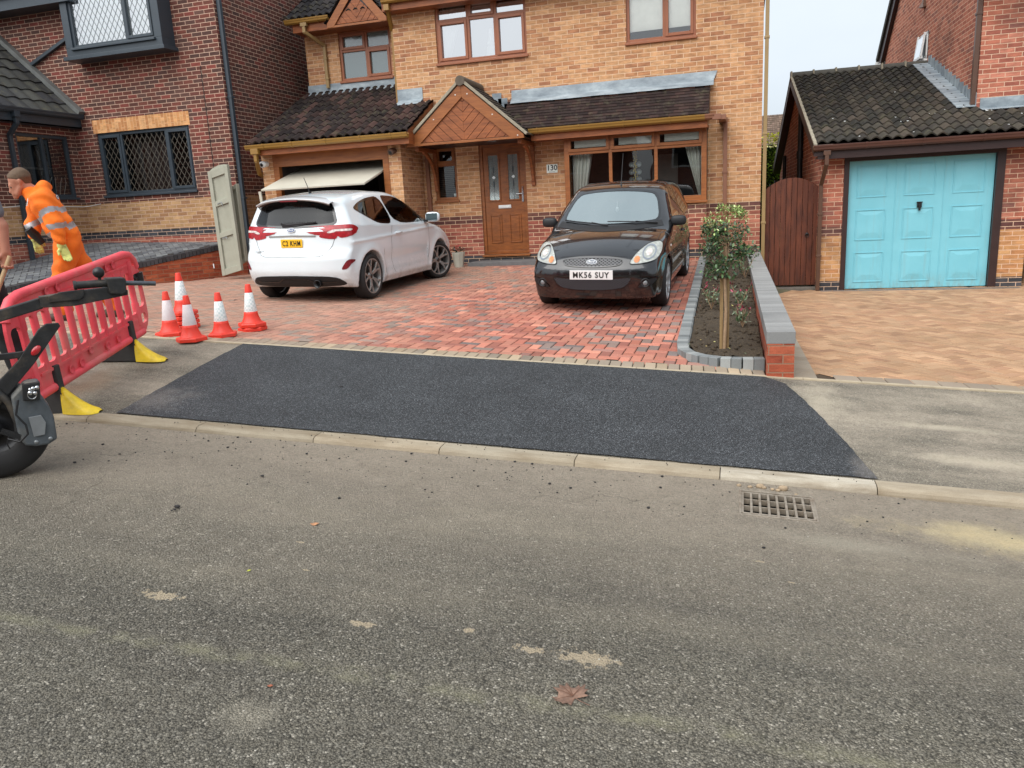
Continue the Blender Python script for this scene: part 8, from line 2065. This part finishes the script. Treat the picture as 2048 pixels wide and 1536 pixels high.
def hd_pick(C):
    out=np.zeros(len(C)); ab=hB-hA; ta=((C-hA)@ab)/(ab@ab); da=np.linalg.norm(C-hA-np.clip(ta,0,1)[:,None]*ab,axis=1)
    ac=hC-hB; tc=((C-hB)@ac)/(ac@ac); dc=np.linalg.norm(C-hB-np.clip(tc,0,1)[:,None]*ac,axis=1)
    arm=(np.minimum(da,dc)<.118)&(((C-np.array(T(J(90,400,-.16))))@np.array(T(PL.n)))<.0)
    out[arm&(ta>.42)&(ta<.64)&(da<dc+.01)]=1; out[arm&(tc>.02)&(tc<.30)&(dc<=da)]=1
    tt=tB-tA; tb=((C-tA)@tt)/(tt@tt); out[(~arm)&(((tb>.40)&(tb<.52))|((tb>.76)&(tb<.89)))]=1; return out
lo,hi=bounds(hd); mesh_field(hdF,tuple(lo),tuple(hi),.0115,'hoodie',[M['hivis'],M['silver']],WK,hd_pick,pb)
# badge on the shoulder blade
q=MB(); bc_=J(115,393,-.0); r_=None
def surf_hit(F,px,py,a0=-.5,a1=.3,n=160):
    for i in range(n):
        p=J(px,py,a0+(a1-a0)*i/n)
        if F(np.array([p.x]),np.array([p.y]),np.array([p.z]))[0]<0: return p
    return None
for (r0,mt,dz) in ((.030,'badge_blue',.001),(.024,'white',.0025),(.012,'badge_blue',.004)):
    c_=surf_hit(hdF,114,394)
    if c_:
        q=MB(); g_=grad(hdF,np.array([T(c_)]))[0]; nn=Vector(g_).normalized(); q.lathe([(r0,dz+.003),(0,dz+.005)],c_,nn,16); q.build('round_patch',M[mt],WK)
# trousers
tr=[(T(J(134,480,-.06)),T(J(136,500,-.06)),.130,.130),(T(J(134,480,.06)),T(J(136,500,.06)),.130,.130),(T(hipL),T(knL),.125,.092),(T(knL),T(ankL+Vector((0,0,.02))),.092,.080),(T(hipR),T(knR),.125,.090),(T(knR),T(ankR+Vector((0,0,.02))),.090,.076),
 (T(J(118,530,-.17)),T(J(120,548,-.17)),.045,.045)]
trF=limb_field(tr,.035,.010,24)
kA,kB=np.array(T(knL)),np.array(T(ankL))
def tr_pick(C):
    out=np.zeros(len(C))
    for a,b in ((kA,kB),(np.array(T(knR)),np.array(T(ankR)))):
        ab=b-a; t=((C-a)@ab)/(ab@ab); d=np.linalg.norm(C-a-np.clip(t,0,1)[:,None]*ab,axis=1); out[(d<.12)&(((t>.02)&(t<.20))|((t>.42)&(t<.56)))]=1
    return out
lo,hi=bounds(tr); mesh_field(trF,tuple(lo),tuple(hi),.0125,'trousers',[M['hivis_dirty'],M['silver']],WK,tr_pick,pb)
for nm,pr in (('glove',gloveL),('glove',gloveR)):
    pr=[(a,b,ra+.0035,rb+.0035) for a,b,ra,rb in pr]; w0=Vector(pr[0][0]); cuff=(wrL if pr is not None and nm and w0.y<1e9 and (w0-wrL).length<.2 else wrR)
    ef=elL if (cuff-wrL).length<1e-6 else elR
    pr+= [(T(cuff+(ef-cuff).normalized()*.03),T(w0),.038,.032)]
    lo,hi=bounds(pr,.015); mesh_field(limb_field(pr,.007),tuple(lo),tuple(hi),.0048,nm,[M['glove']],WK,None,pb)
toe=PL.r*-1
for ft,an in ((f1,ankL),(f2,ankR)):
    bt=[(T(an+Vector((0,0,.04))),T(an+Vector((0,0,-.04))),.058,.055),(T(ft+Vector((0,0,.045))+toe*-.05),T(ft+Vector((0,0,.04))+toe*.15),.045,.044),(T(ft+Vector((0,0,.06))),T(ft+Vector((0,0,.045))+toe*.16),.05,.04)]
    lo,hi=bounds(bt); F0=limb_field(bt,.03)
    def Fb(x,y,z,F0=F0,zz=ft.z): return smax(F0(x,y,z),zz+.004-z,.008)
    mesh_field(Fb,tuple(lo),tuple(hi),.011,'boot',[M['boot']],WK,None,pb)
q=MB(); q.tube([J(56,458,.12),J(70,470,.14),J(86,487,.15)],[.045,.05,.035],10); q.build('black_glove_cuff',M['black'],WK)
q=MB(); 
for off in (-.035,-.055): q.tube([J(60,392,off-.06),J(56,398,off-.07),J(54,412,off-.06)],.005,6)
q.build('drawcord',M['white'],WK)
# ---- second worker, only an arm and a leg inside the picture
PM=Plane((-5.35,4.75,0),10,600)
K=lambda px,py,off=0: PM(px,py,off)
g1=K(52,760,0); g2=K(-60,770,.15)
for g_ in (g1,g2): g_.z=ground_at(g_)
pb2=(g1+g2)/2; pb2.z=min(g1.z,g2.z)
W2=thing('person','worker at the left edge, bare forearm holding a wooden handle, black trousers','person',pb2)
hd2=K(-62,330); nk2=K(-58,372); ch2=K(-60,430); wa2=K(-55,500); hL=K(-38,545,-.08); hR=K(-62,545,.09); kL=K(8,655,-.05); kR=K(-62,660,.14); aL=g1+Vector((0,0,.1)); aR=g2+Vector((0,0,.1)); sL=K(-34,396,-.17); sR=K(-84,400,.17); eL=K(2,452,-.20); wL=K(11,504,-.22); eR=K(-90,460,.2); wR=K(-40,520,.1)
b2=[(T(hd2+Vector((0,0,.03))),T(hd2+Vector((0,0,-.03))),.09,.08),(T(hd2+PM.r*.06+Vector((0,0,-.06))),T(hd2+PM.r*.03),.045,.06),(T(hd2+PM.r*.10),T(hd2+PM.r*.11+Vector((0,0,-.03))),.012,.015),(T(hd2),T(nk2),.06,.06),(T(nk2),T(ch2),.07,.12),(T(ch2),T(wa2),.125,.12),(T(wa2),T(hL),.12,.1),(T(wa2),T(hR),.12,.1),(T(sL),T(sR),.05,.05),(T(sL),T(eL),.050,.043),(T(eL),T(wL),.046,.030),(T(sR),T(eR),.05,.043),(T(eR),T(wR),.046,.03),(T(hL),T(kL),.08,.055),(T(kL),T(aL),.05,.038),(T(hR),T(kR),.08,.055),(T(kR),T(aR),.05,.038)]
for s_ in (-.085,.085): b2.append((T(hd2+PM.n*s_+Vector((0,0,.02))),T(hd2+PM.n*s_+Vector((0,0,-.02))),.013,.011))
h2=hand_prims(wL,K(15,538,-.22)-wL,PM.r,PM.r*-1-PM.n*.5,1.0,1.05,-1)+hand_prims(wR,K(-30,545,.1)-wR,PM.r,PM.n,1.0,1.0,1)
F2=limb_field(b2+h2,.012); lo,hi=bounds(b2+h2,.03); mesh_field(F2,tuple(lo),tuple(hi),.011,'body',[M['skin']],W2,None,pb2)
c2=[(T(ch2+PM.n*-.08),T(wa2+PM.n*-.06),.14,.135),(T(ch2+PM.n*.08),T(wa2+PM.n*.06),.14,.135),(T(nk2+Vector((0,0,-.05))),T(ch2),.08,.15),(T(sL),T(sL.lerp(eL,.5)),.09,.075),(T(sR),T(sR.lerp(eR,.5)),.09,.075)]
lo,hi=bounds(c2); mesh_field(limb_field(c2,.04,.005,22),tuple(lo),tuple(hi),.013,'tee_shirt',[plain('grey tee shirt',S(110,110,114),.85,.1,8)],W2,None,pb2)
c2=[(T(wa2),T(hL),.145,.13),(T(wa2),T(hR),.145,.13),(T(hL),T(kL),.12,.09),(T(kL),T(aL+Vector((0,0,.0))),.09,.082),(T(hR),T(kR),.12,.09),(T(kR),T(aR),.09,.082)]
lo,hi=bounds(c2); mesh_field(limb_field(c2,.04,.006,22),tuple(lo),tuple(hi),.013,'trousers',[M['black_cloth']],W2,None,pb2)
q=MB(); q.ball(hd2+Vector((0,0,.045)),.10,10,(1,1,.8)); q.build('hair',M['hair'],W2)
for ft,an in ((g1,aL),(g2,aR)):
    bt=[(T(an+Vector((0,0,.04))),T(an+Vector((0,0,-.04))),.058,.055),(T(ft+Vector((0,0,.045))-PM.r*.05),T(ft+Vector((0,0,.04))+PM.r*.15),.045,.044)]; lo,hi=bounds(bt); F0=limb_field(bt,.03)
    def Fb(x,y,z,F0=F0,zz=ft.z): return smax(F0(x,y,z),zz+.004-z,.008)
    mesh_field(Fb,tuple(lo),tuple(hi),.012,'boot',[M['boot']],W2,None,pb2)
q=MB(); t0=K(22,520,-.20); t1=K(0,560,-.20); d_=(t1-t0).normalized(); q0=t0-d_*.06; SHV=None
q0=K(20,512,-.245); q1=K(-8,590,-.245); dd=(q1-q0).normalized(); gzz=None
en=q0+dd*1.25; en.z=max(en.z,ground_at(en)+.02)
SHV=thing('rake','wooden handled rake held by the worker at the left edge','rake',en)
q=MB(); q.tube([q0,q0+dd*1.2],.016,8); q.build('handle',plain('ash handle',S(178,150,112),.6,.12,12),SHV)
q=MB(); e_=q0+dd*1.2; q.bar(e_-PM.n*.2,e_+PM.n*.2,.03,.05); [q.bar(e_+PM.n*(-.19+.042*k),e_+PM.n*(-.19+.042*k)+Vector((0,0,-.07)),.008,.008) for k in range(10)]; q.build('rake_head',M['dkmetal'],SHV)
